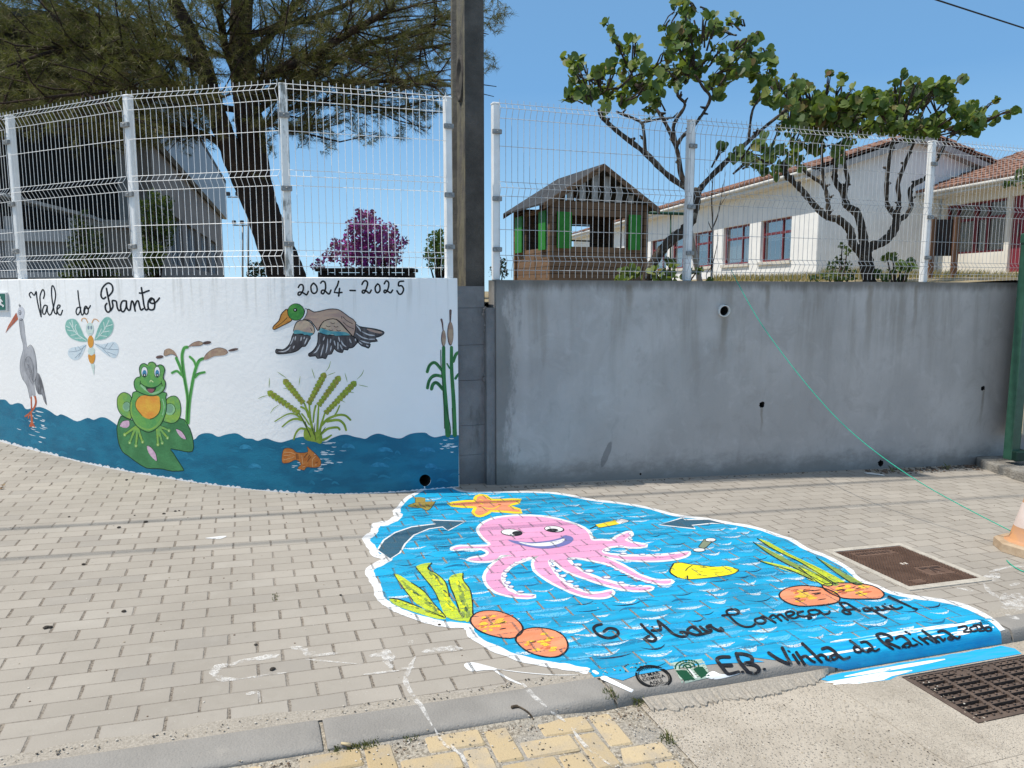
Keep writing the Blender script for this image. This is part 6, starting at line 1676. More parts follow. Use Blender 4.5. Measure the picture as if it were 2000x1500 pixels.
def window(parent, o, ex, ey, a0, a1, z0, z1, b_, curtain=.6, split=.40, open_=False):
    f = MB(); w_ = .055
    for r in ((a0, a1, z0, z0 + w_), (a0, a1, z1 - w_, z1)): obox(f, o, ex, ey, r[0], r[1], b_, b_ + .07, r[2], r[3])
    zm = z1 - (z1 - z0) * split * .82; am = a0 + (a1 - a0) * .36
    for r in ((a0, a0 + w_), (a1 - w_, a1), (am - w_ / 2, am + w_ / 2)): obox(f, o, ex, ey, r[0], r[1], b_ + .001, b_ + .069, z0 + w_, z1 - w_)
    obox(f, o, ex, ey, a0 + w_, am - w_ / 2, b_ + .002, b_ + .068, zm - .035, zm + .035); obox(f, o, ex, ey, am + w_ / 2, a1 - w_, b_ + .002, b_ + .068, zm - .035, zm + .035)
    fo = f.build('window', M_RED, parent)
    g = MB(); obox(g, o, ex, ey, a0 + .03, a1 - .03, b_ + .030, b_ + .036, z0 + .03, z1 - .03); 
    gm = g.build('pane', M_PANE, fo)
    c_ = MB(); obox(c_, o, ex, ey, a0 + .06, a1 - .06, b_ + .10, b_ + .11, z1 - (z1 - z0) * curtain, z1 - .06); c_.build('blind', M_CURT, fo)
    return fo
m, n, b = new_mat('pane_glass')
b.inputs['Base Color'].default_value = (.85, .9, .92, 1); b.inputs['Roughness'].default_value = .03
tr = n.new('ShaderNodeBsdfTransparent'); tr.inputs[0].default_value = (.80, .80, .78, 1)
mx = n.new('ShaderNodeMixShader'); fr = n.new('ShaderNodeFresnel'); fr.inputs[0].default_value = 1.5
gl = n.new('ShaderNodeBsdfGlossy'); gl.inputs['Roughness'].default_value = .03
n.put(mx.inputs[0], n.math('MULTIPLY', fr.outputs[0], .4)); m.node_tree.links.new(tr.outputs[0], mx.inputs[1]); m.node_tree.links.new(gl.outputs[0], mx.inputs[2])
m.node_tree.links.new(mx.outputs[0], m.node_tree.nodes['Material Output'].inputs[0])
M_PANE = m
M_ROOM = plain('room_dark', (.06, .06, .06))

ex, ey = (-.1871, .9823), (.9823, .1871)            # along the windowed facade (away), and across
o = (8.05, 19.75)
t = thing('school_building', 'long white school building with red tiled gable roof and red framed windows', 'building', (o[0], o[1], 1.7))
wins = [(1.28, 2.94, 2.43, 3.65), (3.62, 5.36, 2.43, 3.65), (6.08, 7.72, 2.43, 3.65), (8.35, 9.7, 2.43, 3.65), (10.16, 11.9, 2.43, 3.65), (13, 14.5, 2.43, 3.65)]
mb = MB()
opened(mb, o, ex, ey, 0, 24, 0, .22, 1.2, 4.62, wins)
# gable wall facing the street: pentagon prism
def lp(a, b_, z): return Vector((o[0] + ex[0] * a + ey[0] * b_, o[1] + ex[1] * a + ey[1] * b_, z))
mb.prism([lp(.001, .22, 1.2), lp(.001, 5.5, 1.2), lp(.001, 5.5, 4.72), lp(.001, 2.75, 5.56), lp(.001, .0, 4.72), lp(.001, .0, 4.62), lp(.001, .22, 4.62)], Vector((ex[0], ex[1], 0)) * .22)
obox(mb, o, ex, ey, .23, 24, 5.28, 5.5, 1.2, 4.62)
mb.build('wall', M_SCH, t)
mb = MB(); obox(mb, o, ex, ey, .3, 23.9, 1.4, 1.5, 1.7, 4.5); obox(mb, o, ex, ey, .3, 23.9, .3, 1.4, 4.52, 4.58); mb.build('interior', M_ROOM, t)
mb = MB()                                              # boxed eave and gutter
obox(mb, o, ex, ey, -.02, 24, -.34, .0, 4.50, 4.56)
obox(mb, o, ex, ey, -.25, 24, -.42, -.34, 4.50, 4.66)
mb.tube([lp(-.28, -.47, 4.64), lp(24, -.47, 4.64)], .055, 8)
mb.build('gutter', M_GUTW, t)
mb = MB()                                              # verge boards of the gable
for b0, b1 in ((-.44, 2.75), (5.94, 2.75)):
    z0, z1 = 4.60, 5.63
    A, B = lp(-.27, b0, z0), lp(-.27, b1, z1)
    mb.prism([A, B, B + Vector((0, 0, -.16)), A + Vector((0, 0, -.16))], Vector((ex[0], ex[1], 0)) * .27)
mb.build('verge_board', plain('verge_grey', (.33, .32, .31), (.46, .44, .42), 5, .8), t)
mb = MB()
sl = math.hypot(3.2, 1.03)
upL = (Vector((ey[0] * 3.2, ey[1] * 3.2, 1.03))).normalized(); upR = (Vector((-ey[0] * 3.2, -ey[1] * 3.2, 1.03))).normalized()
tiles(mb, lp(-.30, -.46, 4.70), (ex[0], ex[1], 0), upL, 24, sl)
tiles(mb, lp(-.30, 5.96, 4.70), (ex[0], ex[1], 0), upR, 24, sl, .30, .6)
for b0, b1 in ((-.44, 2.75), (5.94, 2.75)): mb.prism([lp(-.29, b0, 4.66), lp(-.29, b1, 5.69), lp(24, b1, 5.69), lp(24, b0, 4.66)], (0, 0, .02))
mb.build('roof', M_TILE, t)
for wn in wins[:5]: window(t, o, ex, ey, *wn[:2], wn[2], wn[3], .10, curtain=rk.uniform(.45, .95))
mb = MB()
for wn in wins: obox(mb, o, ex, ey, wn[0] - .06, wn[1] + .06, -.06, .0, wn[2] - .09, wn[2] - .0005)
mb.build('window_sill', plain('sill_cream', (.66, .62, .54), (.58, .54, .47), 6, .8), t)
# lower wing with the red door
o = (11.57, 20.30); ex, ey = (.1871, -.9823), (.9823, .1871)
t = thing('school_wing', 'lower cream school wing with red door and tiled roof at the right edge', 'building', (o[0], o[1], 1.8))
mb = MB()
opened(mb, o, ex, ey, 0, 9, 0, .22, 1.2, 4.10, [(.10, 2.10, 2.53, 3.82), (2.24, 3.36, 2.02, 3.82), (4.2, 6.0, 2.53, 3.82)])
mb.build('wall', plain('wing_cream', (.80, .76, .68), (.72, .68, .60), 2, .8), t)
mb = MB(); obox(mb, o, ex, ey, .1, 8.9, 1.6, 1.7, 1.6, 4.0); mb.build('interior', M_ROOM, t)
window(t, o, ex, ey, .10, 1.05, 2.53, 3.82, .12, .98); window(t, o, ex, ey, 1.06, 2.10, 2.53, 3.82, .12, .98); window(t, o, ex, ey, 4.2, 6.0, 2.53, 3.82, .12, .9)
mb = MB(); obox(mb, o, ex, ey, 2.24, 3.36, .08, .13, 2.02, 3.82)
d_ = mb.build('door', plain('door_red', (.22, .03, .045), (.19, .026, .04), 5, .4), t)
mb = MB(); mb.tube([lp(0, 0, 0) for _ in ()] or [Vector((o[0] + ex[0] * 2.42 + ey[0] * .06, o[1] + ex[1] * 2.42 + ey[1] * .06, z)) for z in (2.85, 3.15)], .02, 8); mb.build('handle', M_CLIP, d_)
mb = MB()
for z in (2.35, 2.75, 3.25): obox(mb, o, ex, ey, 2.45, 3.24, .074, .080, z, z + .03)
mb.build('panel_rail', plain('door_red', (.2, .03, .04)), d_)
def lp2(a, b_, z): return Vector((o[0] + ex[0] * a + ey[0] * b_, o[1] + ex[1] * a + ey[1] * b_, z))
mb = MB(); obox(mb, o, ex, ey, -.1, 9, -.55, -.003, 4.02, 4.08); obox(mb, o, ex, ey, -.1, 9, -.62, -.55, 4.02, 4.16)
mb.tube([lp2(-.1, -.68, 4.13), lp2(9, -.68, 4.13)], .05, 8); mb.build('gutter', M_GUTW, t)
mb = MB(); tiles(mb, lp2(9, -.68, 4.16), (-ex[0], -ex[1], 0), (ey[0], ey[1], .36), 9.3, 5.2); mb.build('roof', M_TILE, t)

# ---- wooden play house
o = (.724, 14.0); e1 = Vector((1.883, .75)).normalized(); ex = (e1.x, e1.y); ey = (-e1.y, e1.x)
Wd, Dp, ZB, ZT = 2.03, 1.72, 1.35, 3.25
t = thing('playhouse', 'brown wooden playhouse with green shutters and slatted gable behind the grey wall', 'playhouse', (o[0], o[1], 1.5))
m, n, b = new_mat('brown_planks')
p = n.pos(); sep = n.new('ShaderNodeSeparateXYZ'); n.put(sep.inputs[0], p)
zz_ = n.math('DIVIDE', sep.outputs[2], .135); fz = n.math('FRACT', zz_)
wn_ = n.new('ShaderNodeTexWhiteNoise', noise_dimensions='1D'); n.put(wn_.inputs['W'], n.math('FLOOR', zz_))
c = n.mix(wn_.outputs[0], (.15, .092, .055), (.21, .132, .082))
c = n.mix(n.math('MULTIPLY', n.ss(n.noise(n.vec('MULTIPLY', p, (1.5, 1.5, 30)), 2, 4, .6), .4, .7), .5), c, (.10, .062, .038))
c = n.mix(n.ss(n.math('MINIMUM', fz, n.math('SUBTRACT', 1.0, fz)), .05, .02), c, (.02, .014, .010))
n.put(b.inputs['Base Color'], c); b.inputs['Roughness'].default_value = .8
M_PLK = m
def lph(a, b_, z): return Vector((o[0] + ex[0] * a + ey[0] * b_, o[1] + ex[1] * a + ey[1] * b_, z))
def wallset(a0, a1, b0, b1, axis, hole):
    pass
mb = MB(); th = .04
opened(mb, o, ex, ey, 0, Wd, 0, th, ZB, ZT, [(.42, 1.60, 2.40, 2.98)])
opened(mb, o, ex, ey, 0, Wd, Dp - th, Dp, ZB, ZT, [(.62, 1.72, 2.42, 2.98)])
for a0 in (0, Wd - th):                                   # side walls, each with an opening
    b0, b1, z0, z1 = (.45, 1.22, 2.38, 3.05)
    obox(mb, o, ex, ey, a0, a0 + th, th, b0, ZB, ZT - .12); obox(mb, o, ex, ey, a0, a0 + th, b1, Dp - th, ZB, ZT - .12); obox(mb, o, ex, ey, a0, a0 + th, b0, b1, ZB, z0); obox(mb, o, ex, ey, a0, a0 + th, b0, b1, z1, ZT - .12)
for a, b_ in ((0, 0), (Wd, 0), (0, Dp), (Wd, Dp)): obox(mb, o, ex, ey, a - .045, a + .045, b_ - .045, b_ + .045, ZB, ZT - .01)
obox(mb, o, ex, ey, .05, Wd - .05, .05, Dp - .05, 1.9, 1.95)
mb.build('wall', M_PLK, t)
m_sh = plain('shutter_green', (.020, .19, .018), (.03, .23, .028), 5, .5)
for a0, a1 in ((.10, .40), (1.63, 1.89)):
    mb = MB(); obox(mb, o, ex, ey, a0, a1, -.07, -.047, 2.36, 3.03); mb.build('shutter', m_sh, t)
for b0, b1 in ((.10, .42), (1.26, 1.62)):
    mb = MB(); obox(mb, o, ex, ey, -.07, -.047, b0, b1, 2.34, 3.06); mb.build('shutter', m_sh, t)
mf = plain('frame_grey', (.10, .09, .085))
mb = MB()
for a in (.62, 1.15, 1.69): obox(mb, o, ex, ey, a, a + .04, Dp - .055, Dp - .042, 2.42, 2.98)
for z in (2.42, 2.62, 2.94): obox(mb, o, ex, ey, .66, 1.69, Dp - .056, Dp - .043, z, z + .03)
for b_ in (.45, .82, 1.19): obox(mb, o, ex, ey, Wd - .056, Wd - .043, b_, b_ + .035, 2.38, 3.05)
mb.build('window_frame', mf, t)
mb = MB(); k_ = 0
AP = 3.88
a = .06
while a < Wd - .05:
    zt = ZT + (AP - ZT) * (1 - abs(a + .06 - Wd / 2) / (Wd / 2)) - .06
    if zt > ZT + .05: obox(mb, o, ex, ey, a, a + .125, -.012, .006, ZT + .002, zt)
    a += .262
mb.build('gable_slats', plain('slat_grey', (.40, .40, .40), (.33, .33, .33), 9, .7), t)
mb = MB()
for b_ in (Dp - .02,):
    a = .1
    while a < Wd - .05:
        zt = ZT + (AP - ZT) * (1 - abs(a + .06 - Wd / 2) / (Wd / 2)) - .06
        if zt > ZT + .05 and a > .5: obox(mb, o, ex, ey, a, a + .18, b_, b_ + .02, ZT + .002, zt)
        a += .21
mb.build('gable_boards', M_PLK, t)
mb = MB(); ov = .22; ovf = .16
sl_ = (AP - ZT) / (Wd / 2)
for sgn in (-1, 1):
    aE = -ov if sgn < 0 else Wd + ov
    zE = ZT - ov * sl_ + .02
    q_ = [lph(aE, -ovf, zE), lph(Wd / 2, -ovf, AP + .02), lph(Wd / 2, Dp + ovf, AP + .02), lph(aE, Dp + ovf, zE)]
    mb.prism(q_, (0, 0, .035))
mb.build('roof', plain('roof_felt', (.030, .032, .035), (.05, .052, .056), 9, .85), t)
for sgn in (-1, 1):
    aE = -ov if sgn < 0 else Wd + ov
    zE = ZT - ov * sl_
    for b_ in (-ovf - .022, Dp + ovf):
        mb = MB(); mb.prism([lph(aE, b_, zE + .05), lph(Wd / 2, b_, AP + .05), lph(Wd / 2, b_, AP - .06), lph(aE, b_, zE - .06)], Vector((ey[0], ey[1], 0)) * .022)
        mb.build('barge_board', M_PLK, t)
mb = MB(); A, B = at(1256, 415, 17), at(1345, 418, 17)
mb.tube([A, B], .035, 8); mb.tube([A, A - Vector((0, 0, 2.0))], .025, 6); mb.tube([B, B - Vector((0, 0, 2.0))], .03, 6)
A2 = at(1310, 419, 17); mb.tube([A2, at(1309, 545, 17)], .018, 6)
tag(mb.build('swing_frame', plain('frame_green', (.012, .06, .035), None, rough=.5)), 'dark green bar frame standing between playhouse and school', 'frame')

# ---- hall on the left
ex, ey = (.2856, -.9583), (-.9583, -.2856)            # from the far corner towards the camera; into the building
o = (-9.15, 24.0)
t = thing('sports_hall', 'large grey hall with deep pale roof edge behind the pine trunk', 'building', (o[0], o[1], 1.5))
m_h = plain('hall_wall', (.20, .18, .17), (.25, .23, .215), 2, .85, .2, 20)
mb = MB(); opened(mb, o, ex, ey, 0, 12.6, .10, .30, 1.0, 3.855, [(2.2, 3.9, 2.05, 2.95), (4.6, 6.3, 2.05, 2.95), (7.0, 8.7, 2.05, 2.95), (9.4, 11.1, 2.05, 2.95)])
obox(mb, o, ex, ey, .0, .2, .31, 9, 1.0, 3.855)
mb.build('wall', m_h, t)
mb = MB(); obox(mb, o, ex, ey, -.3, 14.5, -.05, .05, 3.86, 4.98); obox(mb, o, ex, ey, -.3, -.2, .06, 9, 3.93, 5.1)
mb.build('fascia', plain('fascia_grey', (.23, .26, .30), (.19, .215, .25), 1.2, .5, stretch=(1, 1, .3)), t)
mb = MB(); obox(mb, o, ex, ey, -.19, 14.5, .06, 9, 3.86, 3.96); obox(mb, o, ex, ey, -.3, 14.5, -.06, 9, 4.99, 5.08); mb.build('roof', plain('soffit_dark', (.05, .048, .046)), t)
for a0 in (2.2, 4.6, 7.0, 9.4):
    mb = MB(); obox(mb, o, ex, ey, a0, a0 + 1.7, .21, .22, 2.05, 2.95); f_ = mb.build('window', M_GLASS, t)
    mb = MB()
    for k in range(4): obox(mb, o, ex, ey, a0 + k * .55, a0 + k * .55 + .05, .17, .209, 2.05, 2.95)
    mb.build('frame', plain('frame_white', (.42, .46, .50)), f_)
mb = MB(); obox(mb, o, ex, ey, 12.61, 12.8, .55, 9.5, 1.0, 4.3); mb.build('end_wall', plain('end_shade', (.012, .012, .013), (.02, .02, .02), 3, .9), t)  # near-black colour stands in for deep shade under the hall roof
mb = MB(); obox(mb, o, ex, ey, 12.4, 12.82, .40, .56, 1.0, 3.86); mb.build('pillar', plain('pillar_grey', (.30, .29, .28)), t)
# small sheds under it
ex, ey = (.96, .28), (-.28, .96)
A = at(30, 545, 9.2); o = (A.x - .4, A.y)
t = thing('garden_shed', 'grey lean-to shed of sheets and posts behind the left fence panel', 'shed', (o[0], o[1], 1.5))
def lps(a, b_, z): return Vector((o[0] + ex[0] * a + ey[0] * b_, o[1] + ex[1] * a + ey[1] * b_, z))
mb = MB(); zt0, zt1 = 2.82, 2.48
mb.prism([lps(-.6, -.15, zt0 + .12), lps(1.25, -.15, zt1), lps(1.25, 1.6, zt1), lps(-.6, 1.6, zt0 + .12)], (0, 0, .04)); mb.build('roof', plain('shed_roof', (.24, .24, .245), (.32, .32, .32), 6, .7), t)
mb = MB()
for a in (-.5, .28, .98): obox(mb, o, ex, ey, a, a + .10, 0, .08, 1.2, zt1 + .0)
mb.build('post', plain('shed_post', (.33, .33, .335)), t)
mb = MB(); obox(mb, o, ex, ey, -.5, 1.0, .09, .12, 1.2, 2.2); mb.build('sheet_wall', plain('shed_sheet', (.13, .13, .135), (.24, .24, .245), 9, .7, stretch=(7, 7, .4)), t)
mb = MB(); obox(mb, o, ex, ey, -.52, 1.02, -.03, -.005, 2.18, 2.32); obox(mb, o, ex, ey, -.52, 1.02, -.03, -.005, 1.72, 1.80); mb.build('rail', plain('shed_rail', (.42, .42, .43)), t)
A = at(175, 545, 10.2); o = (A.x, A.y)
t = thing('store_hut', 'small pale rendered hut with flat cap between dark shrubs on the left', 'hut', (o[0], o[1], 1.5))
mb = MB(); obox(mb, o, ex, ey, .05, .62, 0, 1.2, 1.2, 2.42); mb.build('wall', plain('hut_wall', (.40, .35, .31), (.33, .29, .26), 5, .85), t)
mb = MB(); obox(mb, o, ex, ey, -.05, .75, -.12, 1.3, 2.421, 2.52); mb.build('roof', plain('hut_cap', (.42, .40, .38)), t)

# ---- floodlight masts far off
for u, vt, vb, Y, bw_, nlamp, lab in ((474, 440, 545, 48, 38, 3, 'far floodlight mast with three lamps beside the pine trunk'), (485, 385, 545, 46, 22, 2, 'taller far floodlight mast half hidden by the pine trunk')):
    B0 = at(u, vb + 14, Y); T0 = at(u, vt, Y)
    t = thing('floodlight_mast', lab, 'light mast', B0)
    mb = MB(); mb.tube([B0, T0], .06, 6); mb.build('pole', M_CLIP, t)
    mb = MB(); d_ = bw_ / 2 / FPX * Y; cx_ = T0.x - (.9 if nlamp == 2 else .0)
    mb.tube([Vector((cx_ - d_, T0.y, T0.z)), Vector((cx_ + d_, T0.y, T0.z))], .04, 6); mb.build('crossbar', M_CLIP, t)
    for k in range(nlamp):
        mb = MB(); mb.box((cx_ - d_ * .8 + 1.6 * d_ * k / max(1, nlamp - 1), T0.y - .1, T0.z + .18), (.22, .18, .24), bev=.03); mb.build('lamp', plain('lamp_dark', (.04, .04, .045)), t)

# ---- notice board of two brown posts
m_b = plain('post_brown', (.17, .085, .045), (.11, .055, .03), 9, .8, stretch=(6, 6, .6))
A, B = at(1815, 548, 9.6), at(1861, 548, 9.6)
t = thing('notice_board', 'dark notice board on two rusty brown posts in front of the school wing', 'notice board', (A.x, A.y, 1.7))
for P_ in (A, B):
    zt = at(1815, 424, 9.6).z
    mb = MB(); mb.box((P_.x, P_.y, (1.5 + zt) / 2), (.062, .062, zt - 1.5), bev=.006); mb.build('post', m_b, t)
mb = MB(); mb.box(((A.x + B.x) / 2, A.y + .04, at(1838, 464, 9.6).z), (B.x - A.x - .03, .02, .46)); mb.build('board', plain('board_dark', (.022, .014, .012), (.03, .018, .015)), t)
# ================================================================== trees and plants
import numpy as np
def cloud(name, V, F, mat, parent=None, mi=None, smooth_=False):
    """Mesh from arrays: V (n,3), F (m,k)."""
    V = np.asarray(V, dtype=np.float32); F = np.asarray(F, dtype=np.int32)
    me = bpy.data.meshes.new(name)
    me.vertices.add(len(V)); me.vertices.foreach_set('co', V.ravel())
    k = F.shape[1]
    me.loops.add(F.size); me.loops.foreach_set('vertex_index', F.ravel())
    me.polygons.add(len(F)); me.polygons.foreach_set('loop_start', np.arange(0, F.size, k, dtype=np.int32))
    for m_ in (mat if isinstance(mat, (list, tuple)) else [mat]): me.materials.append(m_)
    if mi is not None: me.polygons.foreach_set('material_index', np.asarray(mi, dtype=np.int32))
    me.update(calc_edges=True); me.validate()
    o = bpy.data.objects.new(name, me); C.objects.link(o)
    if parent:
        o.parent = parent; o.matrix_parent_inverse = Matrix.Translation(-Vector(parent.location))
    return o
def leaf_mat(name, cols, trans=.35, rough=.5, spec=.35):
    m, n, b = new_mat(name)
    isl = n.new('ShaderNodeNewGeometry').outputs['Random Per Island']
    cr = n.new('ShaderNodeValToRGB'); n.put(cr.inputs[0], isl)
    e = cr.color_ramp.elements
    for i, (pos, c_) in enumerate(cols):
        el_ = e[i] if i < 2 else e.new(pos)
        el_.position = pos; el_.color = (*c_, 1)
    n.put(b.inputs['Base Color'], cr.outputs[0]); b.inputs['Roughness'].default_value = rough
    b.inputs['Specular IOR Level'].default_value = spec
    if trans:
        tl = n.new('ShaderNodeBsdfTranslucent'); n.put(tl.inputs[0], n.mix(.6, cr.outputs[0], (.30, .42, .04)))
        mx = n.new('ShaderNodeMixShader'); mx.inputs[0].default_value = trans
        m.node_tree.links.new(b.outputs[0], mx.inputs[1]); m.node_tree.links.new(tl.outputs[0], mx.inputs[2])
        m.node_tree.links.new(mx.outputs[0], m.node_tree.nodes['Material Output'].inputs[0])
    return m
def bark_mat(name, c1, c2, c3, sc=9):
    m, n, b = new_mat(name); p = n.pos()
    st = n.vec('MULTIPLY', p, (1, 1, .35))
    c = n.mix(n.ss(n.noise(st, sc, 5, .65), .35, .65), c1, c2)
    c = n.mix(n.math('MULTIPLY', n.ss(n.noise(p, sc * .8, 5, .7), .55, .68), .8), c, c3)
    n.put(b.inputs['Base Color'], c); b.inputs['Roughness'].default_value = .95
    n.put(b.inputs['Normal'], n.bump(n.noise(st, sc * 3, 5, .7), 1.0, .03))
    return m
rng = np.random.default_rng(5)
def unit(v): return v / np.linalg.norm(v, axis=-1, keepdims=True)
def heart_leaves(P, size, up=.35, facing=None, jitter=.6):
    """Round heart-shaped leaves (two folded halves, 8 points) at points P."""
    n_ = len(P)
    nrm = unit(rng.normal(size=(n_, 3)) * jitter + np.array([-.35, -.55, up]))
    tip = rng.normal(size=(n_, 3)) * .6 + np.array([0, 0, -.8])
    tip = unit(tip - nrm * np.sum(tip * nrm, 1, keepdims=True))
    side = np.cross(nrm, tip)
    s = size * rng.uniform(.55, 1.25, (n_, 1))
    h_ = [(.16, -.52, .05), (.40, -.44, .11), (.53, -.16, .14), (.50, .10, .12), (.32, .36, .06)]
    shp = [(0, -.36, 0), (0, .60, -.06)] + h_ + [(-a, b_, c_) for a, b_, c_ in h_]
    V = np.stack([P + side * (a * s) + tip * (b_ * s) + nrm * (c_ * s) for a, b_, c_ in shp], 1).reshape(-1, 3)
    base = np.arange(n_)[:, None] * 12
    T = [(0, 2, 3), (0, 3, 4), (0, 4, 5), (0, 5, 6), (0, 6, 1), (0, 8, 7), (0, 9, 8), (0, 10, 9), (0, 11, 10), (0, 1, 11)]
    tri = np.concatenate([base + np.array([t_]) for t_ in T], 0)
    return V, tri
def small_leaves(P, size, asp=.5, up=.4):
    n_ = len(P)
    nrm = unit(rng.normal(size=(n_, 3)) + np.array([-.2, -.3, up])); t_ = rng.normal(size=(n_, 3)); t_ = unit(t_ - nrm * np.sum(t_ * nrm, 1, keepdims=True)); b_ = np.cross(nrm, t_)
    s = size * rng.uniform(.6, 1.3, (n_, 1))
    V = np.stack([P - t_ * s * .5, P + b_ * s * asp * .5 + nrm * s * .06, P + t_ * s * .5, P - b_ * s * asp * .5 + nrm * s * .06], 1).reshape(-1, 3)
    base = np.arange(n_)[:, None] * 4
    return V, np.concatenate([base + np.array([[0, 1, 2]]), base + np.array([[0, 2, 3]])], 0)
def blobs(cs, per):
    """Points in lumpy clusters: cs = [(centre, radius)]."""
    out = []
    for c_, r_ in cs:
        n_ = max(4, int(per * (r_ ** 2)))
        d = unit(rng.normal(size=(n_, 3))) * (rng.uniform(0.15, 1, (n_, 1)) ** .5) * r_
        out.append(np.array(c_)[None] + d)
    return np.concatenate(out)
def limb(mb, pts, r, wob=.0, n_=7):
    pts = [Vector(p) for p in pts]
    sm_ = []
    L = len(pts)
    for i in range(L - 1):
        a, b_, c_, d_ = pts[max(i - 1, 0)], pts[i], pts[i + 1], pts[min(i + 2, L - 1)]
        for j in range(5):
            t_ = j / 5
            sm_.append(.5 * ((2 * b_) + (c_ - a) * t_ + (2 * a - 5 * b_ + 4 * c_ - d_) * t_ * t_ + (3 * b_ - a - 3 * c_ + d_) * t_ ** 3))
    sm_.append(pts[-1])
    k = len(sm_)
    rr = [(r[0] + (r[1] - r[0]) * i / (k - 1)) * (1 + random.uniform(-wob, wob)) for i in range(k)]
    mb.tube(sm_, rr, n_)
    return sm_

# ---- two pollarded heart-leaf trees behind the grey wall
random.seed(42)
BARK = bark_mat('lichen_bark', (.045, .034, .026), (.085, .067, .052), (.30, .28, .24), 13)
LEAF = leaf_mat('heart_leaf', [(0, (.024, .054, .012)), (.35, (.050, .098, .020)), (.74, (.125, .18, .038)), (.93, (.19, .22, .06)), (1, (.15, .075, .03))], .30)
def pxt(u, v_, Y): return at(u, v_, Y)
def tree(name, label, Yc, limbs, clusters, leafn, base):
    t = thing(name, label, 'tree', base)
    mb = MB(); rngY = random.Random(len(limbs))
    ends = []
    for pts, r0, r1, y0, y1 in limbs:
        L = len(pts)
        P_ = [pxt(u, v_, y0 + (y1 - y0) * i / (L - 1)) for i, (u, v_) in enumerate(pts)]
        sm_ = limb(mb, P_, (r0, r1), .16)
        ends.append(sm_[-1])
        for k in range(len(sm_) // 3):                      # knobs left by old pruning cuts
            q = random.choice(sm_); mb.tube([q, q + Vector((random.uniform(-.05, .05), random.uniform(-.05, .05), random.uniform(-.02, .06)))], [max(r0, r1) * .75, max(r0, r1) * .35], 6)
    cs = []
    for u, v_, r_ in clusters:
        P_ = pxt(u, v_, Yc + rngY.uniform(-.55, .55)); cs.append(((P_.x, P_.y, P_.z), r_ / FPX * Yc))
    P_ = blobs(cs, leafn)
    V, F = heart_leaves(P_, .088)
    cloud('crown', V, F, LEAF, t)
    # twigs inside the leaf clusters
    for c_, r_ in cs:
        e_ = min(ends, key=lambda q: (q - Vector(c_)).length)
        for k in range(3):
            q = Vector(c_) + Vector([random.uniform(-1, 1) * r_ * .8 for _ in range(3)])
            s_ = Vector(c_) + (e_ - Vector(c_)) * random.uniform(.15, .55)
            mb.tube([s_, s_.lerp(q, .5) + Vector((0, 0, .03)), q], [.010, .007, .003], 4)
    mb.build('trunk', BARK, t)
    return t
YA = 7.7
limbsA = [([(1262, 560), (1269, 527), (1290, 492), (1312, 468), (1338, 448), (1352, 425), (1358, 396), (1361, 376)], .060, .048, YA, YA),
          ([(1361, 378), (1331, 362), (1297, 336), (1260, 299), (1211, 261), (1178, 231), (1170, 213)], .034, .020, YA, YA - .2), ([(1260, 299), (1257, 254), (1249, 237), (1208, 220)], .020, .013, YA, YA), ([(1252, 240), (1290, 232), (1315, 230)], .014, .009, YA, YA),
          ([(1352, 380), (1331, 343), (1323, 295), (1301, 243), (1279, 209), (1241, 164)], .030, .016, YA, YA + .3), ([(1320, 284), (1316, 243), (1338, 205), (1323, 179), (1353, 112), (1340, 37), (1335, -10)], .020, .009, YA, YA),
          ([(1320, 290), (1332, 268), (1361, 239), (1387, 194), (1374, 172), (1360, 150)], .020, .012, YA, YA - .2), ([(1387, 196), (1417, 149), (1450, 105), (1473, 71)], .013, .006, YA, YA), ([(1361, 378), (1379, 355), (1417, 317), (1462, 276), (1500, 243), (1540, 212)], .032, .014, YA, YA + .3), ([(1462, 276), (1470, 215), (1492, 180), (1505, 130)], .014, .007, YA, YA)]
clA = [(103, 500, 48), (175, 515, 55), (250, 540, 60), (200, 600, 55), (165, 680, 50), (250, 720, 60), (120, 830, 60), (210, 790, 70), (300, 800, 70), (390, 640, 65), (430, 590, 65), (370, 780, 80), (470, 770, 80), (540, 570, 70), (450, 195, 26), (490, 275, 36), (530, 340, 45), (640, 380, 50), (570, 440, 45), (690, 340, 26), (720, 450, 55), (640, 560, 70), (740, 560, 80), (800, 620, 80), (680, 690, 120), (760, 760, 110), (600, 830, 80), (850, 790, 80), (440, 900, 60), (880, 880, 60), (820, 970, 60),
       (940, 260, 36), (990, 300, 45), (960, 380, 50), (1010, 350, 55), (980, 470, 50), (1075, 60, 70), (1125, 30, 50), (1120, 170, 70), (1180, 80, 50), (1170, 240, 60), (1060, 280, 60), (1130, 330, 80), (1060, 420, 70), (1180, 450, 90), (1060, 540, 80), (1200, 560, 110), (1120, 640, 90), (950, 600, 70), (900, 660, 70), (990, 680, 80), (1080, 720, 60), (1270, 340, 55), (1300, 160, 45), (1350, 130, 40), (1390, 220, 50), (1330, 250, 45), (1420, 290, 50), (1480, 210, 45), (1530, 150, 40), (1575, 170, 36), (1380, 390, 40), (1460, 400, 40), (1540, 390, 30),
       (1310, 500, 40), (1440, 470, 60), (1500, 540, 70), (1560, 600, 80), (1480, 660, 70), (1390, 700, 60), (1340, 690, 60), (1400, 800, 60), (1620, 450, 70), (1680, 480, 70), (1700, 330, 36), (1740, 290, 30), (1690, 560, 80), (1800, 440, 55), (1840, 520, 50), (1840, 600, 55), (1690, 660, 70), (1780, 720, 80), (1860, 700, 70), (1720, 850, 40), (1860, 820, 80), (1920, 900, 60), (1960, 760, 70)]
clA = [(1080 + u / 4.348, v_ / 4.348, r_ / 4.348) for u, v_, r_ in clA] + [(1548, 205, 16), (1535, 250, 20), (1488, 280, 14), (1500, 300, 14), (1440, 305, 16), (1470, 320, 14), (1413, 288, 9)]
